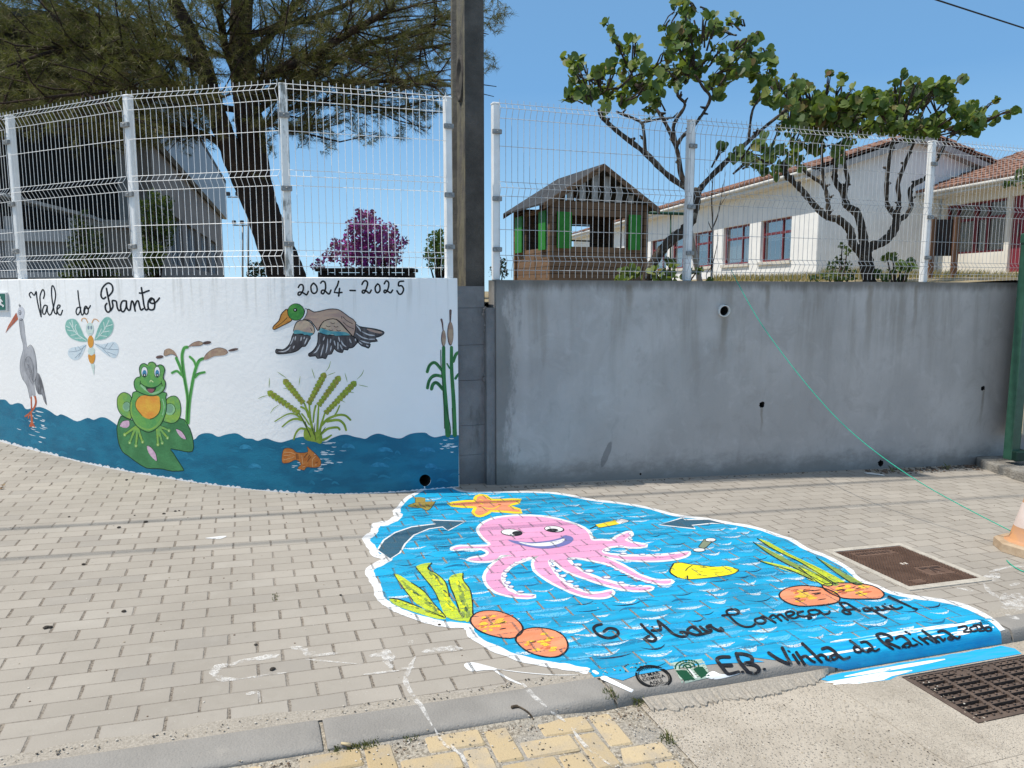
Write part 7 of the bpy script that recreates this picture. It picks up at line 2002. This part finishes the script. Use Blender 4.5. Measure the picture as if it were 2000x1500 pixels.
tA = tree('pollarded_tree', 'left pollarded tree with sparse heart leaves and thin forked limbs', YA, limbsA, clA, 1600, (pxt(1265, 560, YA).x, YA, 1.5))
YB = 8.6
limbsB = [([(1702, 575), (1698, 545), (1692, 510), (1688, 484)], .088, .078, YB, YB), ([(1686, 500), (1679, 492), (1664, 473), (1660, 450), (1639, 430), (1615, 423), (1596, 407), (1571, 378), (1553, 359), (1536, 343), (1530, 322)], .054, .020, YB, YB - .3),
          ([(1617, 424), (1617, 390), (1608, 361), (1588, 347), (1567, 330), (1548, 312)], .028, .016, YB, YB), ([(1610, 368), (1606, 318), (1604, 275)], .017, .012, YB, YB), ([(1690, 492), (1683, 444), (1673, 415), (1654, 401), (1646, 374), (1631, 351), (1633, 318), (1639, 280)], .056, .022, YB, YB + .2),
          ([(1647, 376), (1656, 353), (1650, 324), (1648, 285)], .026, .018, YB, YB), ([(1690, 498), (1702, 481), (1722, 474), (1742, 456), (1752, 432), (1750, 416)], .056, .044, YB, YB), ([(1750, 420), (1734, 402), (1732, 360), (1736, 320), (1746, 270)], .030, .018, YB, YB - .2), ([(1752, 420), (1757, 390), (1754, 360), (1768, 320), (1786, 275)], .028, .018, YB, YB), ([(1753, 430), (1770, 420), (1780, 400), (1777, 372), (1790, 357), (1800, 350)], .030, .018, YB, YB), ([(1785, 360), (1805, 350), (1824, 324), (1842, 290), (1850, 270)], .022, .014, YB, YB + .3)]
clB = []
rb = random.Random(19)
topB = [(1540, 185), (1558, 148), (1578, 156), (1600, 188), (1618, 158), (1640, 176), (1668, 186), (1688, 160), (1706, 170), (1722, 188), (1745, 166), (1772, 150), (1800, 166), (1822, 158), (1848, 150), (1872, 162), (1886, 188), (1905, 205), (1920, 235)]
botB = [(1540, 258), (1580, 274), (1610, 284), (1640, 268), (1660, 246), (1690, 258), (1730, 268), (1770, 272), (1820, 272), (1860, 274), (1890, 272), (1905, 262), (1920, 250)]
def ip(tb, u):
    for a, b_ in zip(tb, tb[1:]):
        if a[0] <= u <= b_[0]: return a[1] + (b_[1] - a[1]) * (u - a[0]) / (b_[0] - a[0])
    return tb[-1][1]
for k in range(135):
    u = rb.uniform(1542, 1918); tpy, bty = ip(topB, u) + 8, ip(botB, u) - 8
    clB.append((u, tpy + (bty - tpy) * rb.random(), rb.uniform(8, 21)))
clB += [(1620, 142, 5), (1646, 150, 6), (1640, 165, 8), (1666, 173, 6), (1762, 148, 7), (1748, 163, 8), (1795, 158, 8), (1880, 153, 5), (1950, 195, 4), (1966, 222, 9), (1985, 215, 4), (1945, 228, 7), (1930, 240, 9), (1550, 150, 4)]
clB += [(u, v_, 14) for u, v_ in ((1448, 300), (1480, 288), (1500, 305), (1520, 290), (1545, 300), (1560, 318), (1530, 322), (1580, 295), (1600, 290), (1465, 315), (1490, 325), (1515, 335), (1555, 280), (1645, 290), (1660, 280), (1640, 305))]
tB = tree('pollarded_tree', 'broad pollarded tree with dense flat leaf crown before the white gable', YB, limbsB, clB, 1450, (pxt(1700, 570, YB).x, YB, 1.6))

# ---- pine
random.seed(6)
PBARK = bark_mat('pine_bark', (.055, .034, .024), (.022, .015, .012), (.095, .06, .042), 8)
YP = 9.4
t = thing('pine_tree', 'big leaning stone pine with dark wide needle crown behind the white wall', 'tree', (pxt(565, 560, YP).x, YP, 1.4))
mb = MB()
tk = [(574, 585), (562, 545), (542, 490), (521, 435), (507, 390), (497, 330), (490, 260), (482, 200), (474, 130), (470, 60), (478, -60)]
trunk = limb(mb, [pxt(u, v_, YP) for u, v_ in tk], (.25, .12), .05, 12)
l2 = limb(mb, [pxt(u, v_, YP - .1 * i) for i, (u, v_) in enumerate([(508, 420), (474, 350), (450, 290), (430, 240), (416, 195), (400, 130), (375, 70), (335, -10), (300, -90)])], (.15, .06), .06, 9)
LIMBS = [([(478, 200), (500, 170), (545, 135), (600, 115), (690, 60), (770, 15)], .075, .03, -.4), ([(505, 195), (545, 170), (600, 150), (650, 125), (720, 85), (820, 60), (880, 30)], .065, .02, .3), ([(490, 230), (540, 190), (620, 165), (720, 160), (800, 158), (850, 170)], .045, .012, -.6), ([(470, 120), (520, 80), (560, 30), (620, -30)], .06, .03, .5), ([(463, 150), (440, 90), (430, 30), (420, -40)], .06, .03, -.5),
         ([(425, 230), (380, 190), (330, 160), (270, 130), (190, 110)], .05, .015, -.5), ([(410, 150), (360, 120), (300, 80), (220, 40), (120, 20)], .05, .018, .2), ([(440, 290), (400, 262), (350, 250), (300, 235), (240, 225)], .04, .012, -.9), ([(402, 130), (340, 110), (260, 100), (150, 90), (40, 120)], .045, .014, -1.2), ([(466, 215), (400, 205), (320, 190), (220, 180), (90, 190)], .045, .012, -1.5), ([(480, 70), (560, 50), (650, 20), (740, -20)], .05, .02, .8), ([(500, 260), (560, 215), (640, 200), (720, 205), (790, 215)], .03, .009, -.2), ([(475, 270), (520, 245), (560, 250), (600, 262)], .022, .008, -.4), ([(600, 115), (680, 110), (780, 100), (880, 85), (930, 66)], .03, .01, .2), ([(375, 80), (280, 60), (160, 40), (20, 30)], .035, .012, .6), ([(350, 170), (250, 215), (150, 230), (60, 215)], .03, .01, -1.0)]
TW = []
for pts, r0, r1, dy in LIMBS:
    L = len(pts)
    sm_ = limb(mb, [pxt(u, v_, YP + dy * i / (L - 1) * 1.6) for i, (u, v_) in enumerate(pts)], (r0, r1), .08, 6)
    for k in range(int(len(sm_) * 1.6)):                     # side branches
        i = random.randrange(len(sm_) // 5, len(sm_))
        s_ = sm_[i]; dr = (sm_[min(i + 1, len(sm_) - 1)] - sm_[i - 1]).normalized()
        side = Vector((random.gauss(0, 1), random.gauss(0, 1), random.gauss(.1, .6)))
        d_ = (dr * random.uniform(.5, 1.2) + side * .8).normalized() * random.uniform(.4, 1.1)
        m_ = s_ + d_ * .5 + Vector((0, 0, random.uniform(-.08, .05))); e_ = s_ + d_ + Vector((0, 0, random.uniform(-.05, .12)))
        if to_px(e_)[0] > 975 or to_px(e_)[1] > 300 or to_px(e_)[1] > 262 and to_px(e_)[0] > 420: continue
        mb.tube([s_, m_, e_], [.013, .009, .004], 4)
        TW.append((m_, e_)); TW.append((s_.lerp(m_, .5), m_))
mb.build('trunk', PBARK, t)
# needle tufts: along side branches and filling the crown between them
tuft = []
for a, b_ in TW:
    if to_px(b_)[0] > 900: continue
    for k in range(4):
        tuft.append((a.lerp(b_, random.uniform(.25, 1.05)) + Vector((random.gauss(0, .07), random.gauss(0, .07), random.gauss(0, .06))), (b_ - a).normalized()))
def dens(u, v_):
    """How full the crown is at a photo point (its own outline, with gaps)."""
    if u > 900 or v_ > 300: return 0
    if u < 430: d_ = 1.0 if v_ < 240 - .12 * abs(u - 200) else max(0, 1 - (v_ - 225) / 45)
    elif u < 560: d_ = .72 if v_ < 150 else .12
    else:
        lowb = 150 + (35 if 590 < u < 860 else 0) + (25 if 600 < u < 720 else 0)
        if u > 880: lowb = 130 - (u - 880) * .6
        d_ = .75 if v_ < lowb - 40 else max(0, .55 * (lowb + 20 - v_) / 60)
    return d_
npr = np.random.default_rng(3)
k = 0
while k < 11500:
    u, v_ = npr.uniform(-160, 1000), npr.uniform(-150, 275)
    nz = math.sin(u * .045 + 1.3) * math.sin(v_ * .06 + u * .02) * .5 + .5
    nz2 = math.sin(u * .11) * math.sin(v_ * .13 + 2 + u * .03) * .5 + .5
    k += 1
    if npr.random() > dens(u, v_) * ((.5 + .5 * nz) * (.55 + .45 * nz2) if u < 430 else (.38 + .62 * nz) * (.5 + .5 * nz2)): continue
    Y = YP + npr.uniform(-1.9, 2.2) if u < 430 else YP + npr.uniform(-1.0, 2.0)
    P_ = pxt(u, v_, Y)
    dd = Vector((P_.x - (-3.4), P_.y - YP, .6)).normalized()
    tuft.append((P_, (dd + Vector(npr.normal(size=3) * .5)).normalized()))
for u, v_, r_ in ((960, 45, 26), (985, 20, 24), (945, 15, 24), (957, 115, 13), (962, 130, 9), (860, 215, 16), (835, 235, 14), (790, 255, 18), (745, 262, 14), (640, 270, 18), (600, 275, 14), (700, 240, 24), (650, 235, 24), (815, 205, 24), (600, 225, 22), (585, 250, 16), (530, 290, 12), (520, 270, 14), (510, 345, 8)):
    for k in range(max(4, int(r_ * .55))):
        P_ = pxt(u + npr.normal() * r_ * .5, v_ + npr.normal() * r_ * .45, YP + npr.uniform(-.6, .6)); tuft.append((P_, Vector((npr.normal() * .6 + .5, npr.normal() * .5, npr.normal() * .6 - .1)).normalized()))
NN = 34
P_ = np.array([tuple(a) for a, _ in tuft]); D_ = np.array([tuple(b_) for _, b_ in tuft])
n_ = len(P_)
print('pine tufts', n_)
P2 = np.repeat(P_, NN, 0); D2 = np.repeat(D_, NN, 0)
dirs = unit(D2 * .75 + npr.normal(size=P2.shape) * .62)
st = P2 - D2 * npr.uniform(0, .14, (len(P2), 1))
ln = npr.uniform(.055, .115, (len(P2), 1))
sd_ = unit(np.cross(dirs, npr.normal(size=dirs.shape))) * .0025
droop = np.array([0, 0, -.012])
V = np.stack([st - sd_, st + sd_, st + dirs * ln + droop], 1).reshape(-1, 3)
F = np.arange(len(V)).reshape(-1, 3)
mi = np.repeat((npr.random(n_) < .14).astype(int), NN)
cloud('crown', V, F, [leaf_mat('pine_needles', [(0, (.066, .055, .019)), (.5, (.100, .086, .026)), (.85, (.145, .13, .036)), (1, (.18, .115, .05))], .15, .6), leaf_mat('pine_needles_dry', [(0, (.075, .045, .022)), (.6, (.10, .065, .03)), (1, (.07, .07, .025))], .1, .7)], t, mi)

# ---- bougainvillea on a dark timber bench
YG = 10.5
cs = [(pxt(u, v_, YG + random.uniform(-.4, .4)), r_ / FPX * YG) for u, v_, r_ in [(715, 430, 22), (700, 418, 14), (690, 440, 18), (730, 450, 26), (760, 455, 26), (775, 480, 22), (700, 465, 28), (740, 480, 30), (670, 485, 22), (680, 500, 24), (720, 510, 30), (765, 505, 24), (645, 500, 16), (625, 515, 13), (612, 520, 8), (790, 470, 9), (728, 415, 7), (655, 475, 14), (705, 490, 28), (750, 500, 26)]]
t = thing('bougainvillea', 'magenta flowering bougainvillea bush behind the white wall', 'shrub', (cs[0][0].x, YG, 1.5))
P_ = blobs([(tuple(c_), r_ * (.82 if i_ % 3 else 1.0)) for i_, (c_, r_) in enumerate(cs)], 9500)
V, F = small_leaves(P_, .046, .85)
cloud('flowers', V, F, leaf_mat('bract', [(0, (.26, .012, .23)), (.5, (.42, .028, .37)), (.92, (.54, .09, .48)), (1, (.06, .09, .02))], .3, .6), t)
P_ = blobs([(tuple(c_ + Vector((0, .06, -.03))), r_ * .55) for c_, r_ in cs], 1200)
V, F = small_leaves(P_, .05, .6)
cloud('leaves', V, F, leaf_mat('bush_leaf', [(0, (.018, .04, .012)), (1, (.04, .075, .02))], .2), t)
mb = MB()
for c_, r_ in cs[::2]: mb.tube([Vector((cs[11][0].x, YG, 1.5)), c_.lerp(Vector((cs[11][0].x, YG, 1.5)), .45) + Vector((0, 0, .05)), c_], [.02, .012, .005], 5)
mb.build('stems', PBARK, t)
m_d = plain('timber_dark', (.018, .014, .012), (.03, .022, .018), 12, .9)
t = thing('timber_bench', 'dark timber bench under the magenta bush', 'bench', (pxt(700, 545, 10).x, 10, 1.5))
A, B = pxt(617, 527, 10), pxt(808, 524, 10)
mb = MB()
for k in range(4): mb.box(((A.x + B.x) / 2, 10 + k * .14, A.z), (B.x - A.x, .12, .045), bev=.006)
mb.build('slats', m_d, t)
mb = MB(); mb.box(((A.x + B.x) / 2, 10.02, A.z - .10), ((B.x - A.x) * .92, .05, .12)); mb.build('apron', m_d, t)
for f_ in (.06, .94):
    mb = MB(); mb.box((A.x + (B.x - A.x) * f_, 10.2, A.z - .26), (.08, .5, .46)); mb.build('leg', m_d, t)

# ---- leafy shrubs
GREEN = leaf_mat('shrub_green', [(0, (.022, .05, .012)), (.55, (.05, .09, .02)), (.9, (.11, .15, .035)), (1, (.15, .17, .05))], .25)
DARKG = leaf_mat('shrub_dark', [(0, (.012, .026, .010)), (.7, (.025, .045, .014)), (1, (.05, .075, .022))], .15)
def shrub(name, label, Y, cl_, per, size, mat, group=None, asp=.55, heart=False, root=None):
    cs = [(tuple(pxt(u, v_, Y + random.uniform(-.25, .25))), r_ / FPX * Y) for u, v_, r_ in cl_]
    zb = 1.45
    t = thing(name, label, 'shrub', (cs[0][0][0], Y, zb), group)
    P_ = blobs(cs, per * (2.2 if heart else 5))
    V, F = heart_leaves(P_, size) if heart else small_leaves(P_, size, asp)
    cloud('leaves', V, F, mat, t)
    mb = MB(); bx = sum(c_[0][0] for c_ in cs) / len(cs)
    for c_, r_ in cs: r0_ = root or Vector((bx, Y, zb)); mb.tube([r0_, r0_.lerp(Vector(c_), .5) + Vector((0, 0, .03 if root else 0)), Vector(c_)], [.018, .012, .005] if not root else [.010, .007, .003], 5)
    mb.build('stems', PBARK, t)
    return t
shrub('shrub', 'upright mid green shrub beside the second fence post from the left', 9.5, [(300, 385, 16), (285, 405, 20), (315, 410, 22), (300, 435, 26), (325, 440, 20), (280, 440, 20), (295, 465, 26), (318, 470, 20), (300, 495, 24), (275, 505, 18), (325, 395, 14), (290, 525, 20)], 2300, .05, GREEN)
shrub('shrub', 'dark shrub with grey glints in front of the pale hut', 8.8, [(150, 435, 14), (165, 455, 20), (185, 470, 20), (150, 475, 20), (170, 500, 26), (200, 500, 16), (140, 505, 16), (185, 525, 26), (155, 530, 26), (215, 535, 16), (130, 540, 14), (165, 415, 7)], 1500, .055, DARKG)
shrub('shrub', 'small dark bush at the foot of the pine trunk', 11, [(495, 520, 12), (510, 525, 14), (522, 515, 12), (505, 540, 14), (488, 538, 8)], 1900, .05, DARKG)
shrub('shrub', 'bright yellow green bush left of the concrete pole', 9.5, [(850, 465, 16), (862, 480, 20), (845, 490, 18), (868, 505, 18), (850, 515, 16), (860, 455, 9), (835, 500, 9), (878, 470, 16), (865, 530, 12)], 2300, .05, leaf_mat('shrub_bright', [(0, (.09, .15, .02)), (.6, (.20, .27, .045)), (1, (.32, .36, .08))], .3))
shrub('shrub', 'small dark bush just right of the concrete pole', 9.5, [(975, 515, 14), (968, 532, 14), (982, 530, 12), (972, 505, 8)], 1900, .05, DARKG)
shrub('shrub', 'light green round leaved shrub at the foot of the playhouse', 8.2, [(1215, 535, 10), (1228, 528, 11), (1240, 538, 11), (1222, 545, 11), (1205, 545, 8)], 900, .085, LEAF, heart=True)
shrub('shrub', 'low leafy suckers around the foot of the left pollarded tree', 7.6, [(1262, 540, 10), (1280, 532, 12), (1300, 535, 12), (1312, 545, 12), (1290, 545, 12), (1305, 512, 7), (1318, 518, 6), (1338, 540, 6), (1350, 530, 8), (1365, 525, 7), (1385, 548, 7)], 640, .085, LEAF, heart=True)
shrub('shrub', 'airy yellow green weed tuft left of the broad tree trunk', 8.8, [(1655, 490, 10), (1645, 480, 8), (1640, 510, 12), (1625, 520, 12), (1650, 520, 14), (1615, 535, 12), (1635, 540, 14), (1660, 538, 14), (1590, 545, 8)], 1200, .06, GREEN)
shrub('shrub', 'leafy suckers right of the broad tree trunk', 8.4, [(1732, 500, 7), (1744, 503, 6), (1760, 520, 9), (1775, 512, 9), (1750, 530, 10), (1730, 540, 10), (1715, 535, 9), (1765, 545, 9), (1778, 522, 6)], 760, .085, LEAF, heart=True)
shrub('shrub', 'overhanging leafy twig high at the right edge before the wing roof', 9.0, [(1990, 345, 10), (1975, 358, 8), (1965, 362, 8), (1995, 330, 9), (2005, 360, 12)], 900, .07, GREEN, root=pxt(2075, 330, 9.0))

# ---- bare sapling and stake
t = thing('sapling', 'thin bare sapling behind the middle fence post of the grey wall', 'tree', (pxt(1390, 548, 8).x, 8, 1.5))
mb = MB()
for pts, r0, r1 in (([(1389, 560), (1391, 500), (1392, 440), (1390, 390), (1393, 340)], .014, .004), ([(1392, 445), (1402, 420), (1408, 390), (1412, 360)], .008, .003), ([(1391, 450), (1384, 435), (1383, 425)], .006, .002), ([(1391, 520), (1402, 470), (1400, 455)], .005, .002), ([(1381, 548), (1380, 535), (1390, 520)], .005, .004), ([(1408, 400), (1420, 380)], .004, .002), ([(1392, 360), (1380, 330)], .003, .0015), ([(1412, 365), (1418, 335)], .003, .0015)):
    limb(mb, [pxt(u, v_, 8) for u, v_ in pts], (r0, r1), .05, 5)
mb.build('trunk', BARK, t)
mb = MB(); limb(mb, [pxt(u, v_, 8.1) for u, v_ in ((1345, 430), (1352, 470), (1360, 515), (1369, 562))], (.022, .034), .08, 7)
tag(mb.build('timber_stake', plain('pale_wood', (.36, .30, .25), (.28, .24, .20), 9, .9)), 'pale leaning wooden stake behind the middle post of the grey wall fence', 'stake')

# ---- dry grass along the school
V = []; F = []
for k in range(9000):
    u = npr.uniform(1560, 2040) if k < 7000 else npr.uniform(1390, 1560)
    Y = npr.uniform(9.5, 14); x_ = (u - 1000) / FPX * Y
    z_ = yard(x_, Y); h = npr.uniform(.03, .12) * (1.5 if 1600 < u < 1680 else 1)
    a = npr.uniform(0, 6.28); dx, dy = .006 * math.cos(a), .006 * math.sin(a)
    lx, ly = npr.normal(0, .04, 2); i = len(V)
    V += [(x_ - dx, Y - dy, z_ - .01), (x_ + dx, Y + dy, z_ - .01), (x_ + lx, Y + ly, z_ + h)]; F.append((i, i + 1, i + 2))
o_ = cloud('dry_grass', V, F, leaf_mat('straw', [(0, (.22, .16, .07)), (.6, (.36, .28, .13)), (1, (.12, .14, .04))], .2, .8))
tag(o_, 'dry straw coloured grass along the foot of the school', 'grass', kind='stuff')

# ================================================================== litter on the pavers
npr = np.random.default_rng(14)
mb = MB()
def pebble(s, q, r, mi, zoff=0.0, fl=.6):
    c_ = gp(s, q, zoff + r * fl * .5) if q > qf(s) else rz(s, q) + Vector((0, 0, zoff + r * fl * .5))
    ph = npr.uniform(0, 6.28); k = 7
    ring = [(math.cos(2 * math.pi * i / k + ph) * r * npr.uniform(.75, 1.2), math.sin(2 * math.pi * i / k + ph) * r * npr.uniform(.75, 1.2)) for i in range(k)]
    v = [c_ + Vector((x * .8, y * .8, -r * fl * .55)) for x, y in ring] + [c_ + Vector((x, y, r * fl * .05)) for x, y in ring] + [c_ + Vector((x * .55, y * .55, r * fl * .5)) for x, y in ring]
    f = [(j * k + i, j * k + (i + 1) % k, (j + 1) * k + (i + 1) % k, (j + 1) * k + i) for j in range(2) for i in range(k)] + [tuple(range(2 * k, 3 * k))]
    mb.add(v, f, mi, False)
for _ in range(900): pebble(npr.uniform(-1.0, 2.2), -.694 - abs(npr.normal(0, .03)) - .004, npr.uniform(.0015, .0055), npr.choice([0, 1, 1, 2, 3]), -.006)
for _ in range(1000): pebble(npr.uniform(-.6, 2.2), npr.uniform(-1.25, -.68), npr.uniform(.0012, .0045), npr.choice([0, 1, 1, 2, 2]), .0)
for _ in range(500): pebble(npr.uniform(2.1, 3.5), npr.uniform(-1.3, -.78), npr.uniform(.0012, .0045), npr.choice([0, 1, 1, 2, 2]), .0)
for _ in range(260): pebble(npr.uniform(2.02, 2.3), npr.uniform(-1.25, -.68), npr.uniform(.0015, .004), npr.choice([1, 1, 2, 2]), .0)
for _ in range(500): pebble(npr.uniform(-4.5, 2.3), npr.uniform(-.50, -.45), npr.uniform(.0015, .005), npr.choice([0, 1, 2]), .004)
for _ in range(520): pebble(npr.uniform(-4.5, 7.5), npr.uniform(-.42, 2.2), npr.uniform(.0015, .005), npr.choice([1, 2, 3]), .0)
for _ in range(420): pebble(npr.uniform(6.3, 8.2), 2.30 - abs(npr.normal(0, .08)), npr.uniform(.004, .016), npr.choice([0, 1, 3, 3]), .0)
for _ in range(260): pebble(npr.uniform(2.6, 7.9), 2.33 - abs(npr.normal(0, .015)), npr.uniform(.002, .008), npr.choice([0, 1, 3]), .0)
for u, v_ in ((282, 897), (310, 925), (250, 939), (110, 1105), (232, 1029), (290, 1032), (342, 1000), (350, 999), (320, 1004), (140, 1012), (185, 990), (262, 1007)): pass
o_ = mb.build('grit', [plain('grit_dark', (.07, .06, .05), None), plain('grit_tan', (.34, .29, .22), None), plain('grit_pale', (.52, .48, .42), None), plain('grit_brown', (.14, .09, .06), None)])
tag(o_, 'loose sand, grit and pebbles along kerb, walls and gutter', 'grit', kind='stuff')
# single droppings and stones one can point at
M_ST = plain('stone_black', (.03, .026, .022), (.06, .05, .042), 60, .9)
g_ = 'dark stones and droppings scattered on the pavers'
for i, (u, v_, r_) in enumerate(((247, 938, .018), (172, 879, .010), (51, 922, .012), (101, 946, .009), (135, 1010, .013), (342, 999, .016), (350, 998, .012), (320, 1004, .018), (285, 1020, .022), (232, 1031, .020), (435, 995, .012), (263, 1007, .010), (163, 1103, .017), (242, 1195, .020), (90, 1227, .022), (98, 1226, .018), (500, 1260, .013), (532, 1308, .020), (606, 972, .015), (560, 966, .010), (665, 1163, .012), (858, 1221, .013), (1540, 1040, .012), (1598, 1473, .020))):
    if v_ > 1450: continue
    x_, y_ = on_ground(u, v_); s_, q_ = sq(x_, y_)
    mb = MB(); pebble(s_, q_, r_ * .62, 0, .001, .6)
    o_ = mb.build('stone', M_ST)
    tag(o_, 'small black stone or dropping on the bare grey pavers', 'stone', g_)
# twig, weed tufts
mb = MB()
pts = [Vector((*on_ground(u, v_), 0)) for u, v_ in smooth([(999, 1384), (1010, 1382), (1022, 1387), (1034, 1396), (1042, 1408)], 4)]
mb.tube([Vector((P_.x, P_.y, gz(P_.x, P_.y) + .005)) for P_ in pts], [.006] * 5 + [.003] * (len(pts) - 5), 6)
tag(mb.build('twig', plain('twig_dark', (.06, .045, .03), (.11, .08, .05), 60)), 'short dark curled twig lying on the kerb by the yellow pavers', 'twig')
mb = MB(); pts = [Vector((*on_ground(u, v_), 0)) for u, v_ in ((666, 1458), (685, 1461))]
mb.tube([Vector((P_.x, P_.y, gz(P_.x, P_.y) + .012)) for P_ in pts], [.004, .006], 6)
tag(mb.build('wood_chip', plain('chip_pale', (.55, .45, .28), None)), 'pale wood chip at the foot of the kerb', 'wood chip')
GW_ = leaf_mat('weed_green', [(0, (.05, .07, .02)), (.6, (.10, .12, .04)), (1, (.20, .17, .08))], .2)
def weed(label, spots, h, group=None):
    V, F = [], []
    for u, v_, n_ in spots:
        x0, y0 = on_ground(u, v_); z0 = gz(x0, y0)
        for k in range(n_):
            a = npr.uniform(0, 6.28); r_ = npr.uniform(0, .03); bx, by = x0 + r_ * math.cos(a), y0 + r_ * math.sin(a)
            hh = h * npr.uniform(.4, 1.2); w_ = .0016
            ax, ay = npr.normal(0, .5, 2) * hh; i = len(V)
            V += [(bx - w_, by, z0 - .004), (bx + w_, by, z0 - .004), (bx + ax * .5 + w_, by + ay * .5, z0 + hh * .7), (bx + ax, by + ay, z0 + hh)]
            F += [(i, i + 1, i + 2), (i, i + 2, i + 3)]
    o_ = cloud('weed_tuft', V, F, GW_)
    return tag(o_, label, 'weed', group)
weed('dry weed tuft in the kerb joint left of the stamp', [(1188, 1352, 24), (1194, 1360, 24)], .016)
weed('green weed tuft beside the round stamp at the foot of the kerb', [(1240, 1372, 26), (1247, 1369, 22), (1236, 1366, 8)], .022)
weed('small weed among the yellow pavers and gutter edge', [(1303, 1444, 24), (1312, 1447, 18)], .020)
weed('mossy weed patch below the kerb near the yellow pavers', [(695, 1457, 40), (712, 1453, 40), (730, 1450, 30), (655, 1464, 30), (685, 1460, 24), (800, 1439, 24)], .012)
weed('tiny weed sprout at the foot of the grey wall', [(1848, 917, 12), (1745, 922, 10)], .06)
weed('weed sprig in a paver joint near the centre left', [(538, 1164, 14), (540, 1171, 12)], .009)
# pale scrap and dry leaves at the wall foot
mb = MB(); x_, y_ = on_ground(1705, 927)
mb.prism([Vector((x_ + a, y_ + b_, gz(x_ + a, y_ + b_) + .004)) for a, b_ in ((-.07, .03), (.0, .04), (.09, -.01), (.085, -.05), (.03, -.02), (-.06, .0))], (0, 0, .006))
tag(mb.build('paper_scrap', plain('scrap_white', (.70, .68, .64), None)), 'crumpled white scrap lying below the grey wall', 'scrap')
V, F = small_leaves(np.array([tuple(gp(npr.uniform(-2.2, -.9), npr.uniform(2.7, 3.05), .01)) for _ in range(90)]), .035, .5, 2.0)
o_ = cloud('dry_leaves', V, F, leaf_mat('dead_leaf', [(0, (.16, .08, .04)), (.6, (.28, .17, .09)), (1, (.38, .28, .17))], 0, .9))
tag(o_, 'brown dry leaves gathered at the foot of the painted wall', 'leaves', kind='stuff')
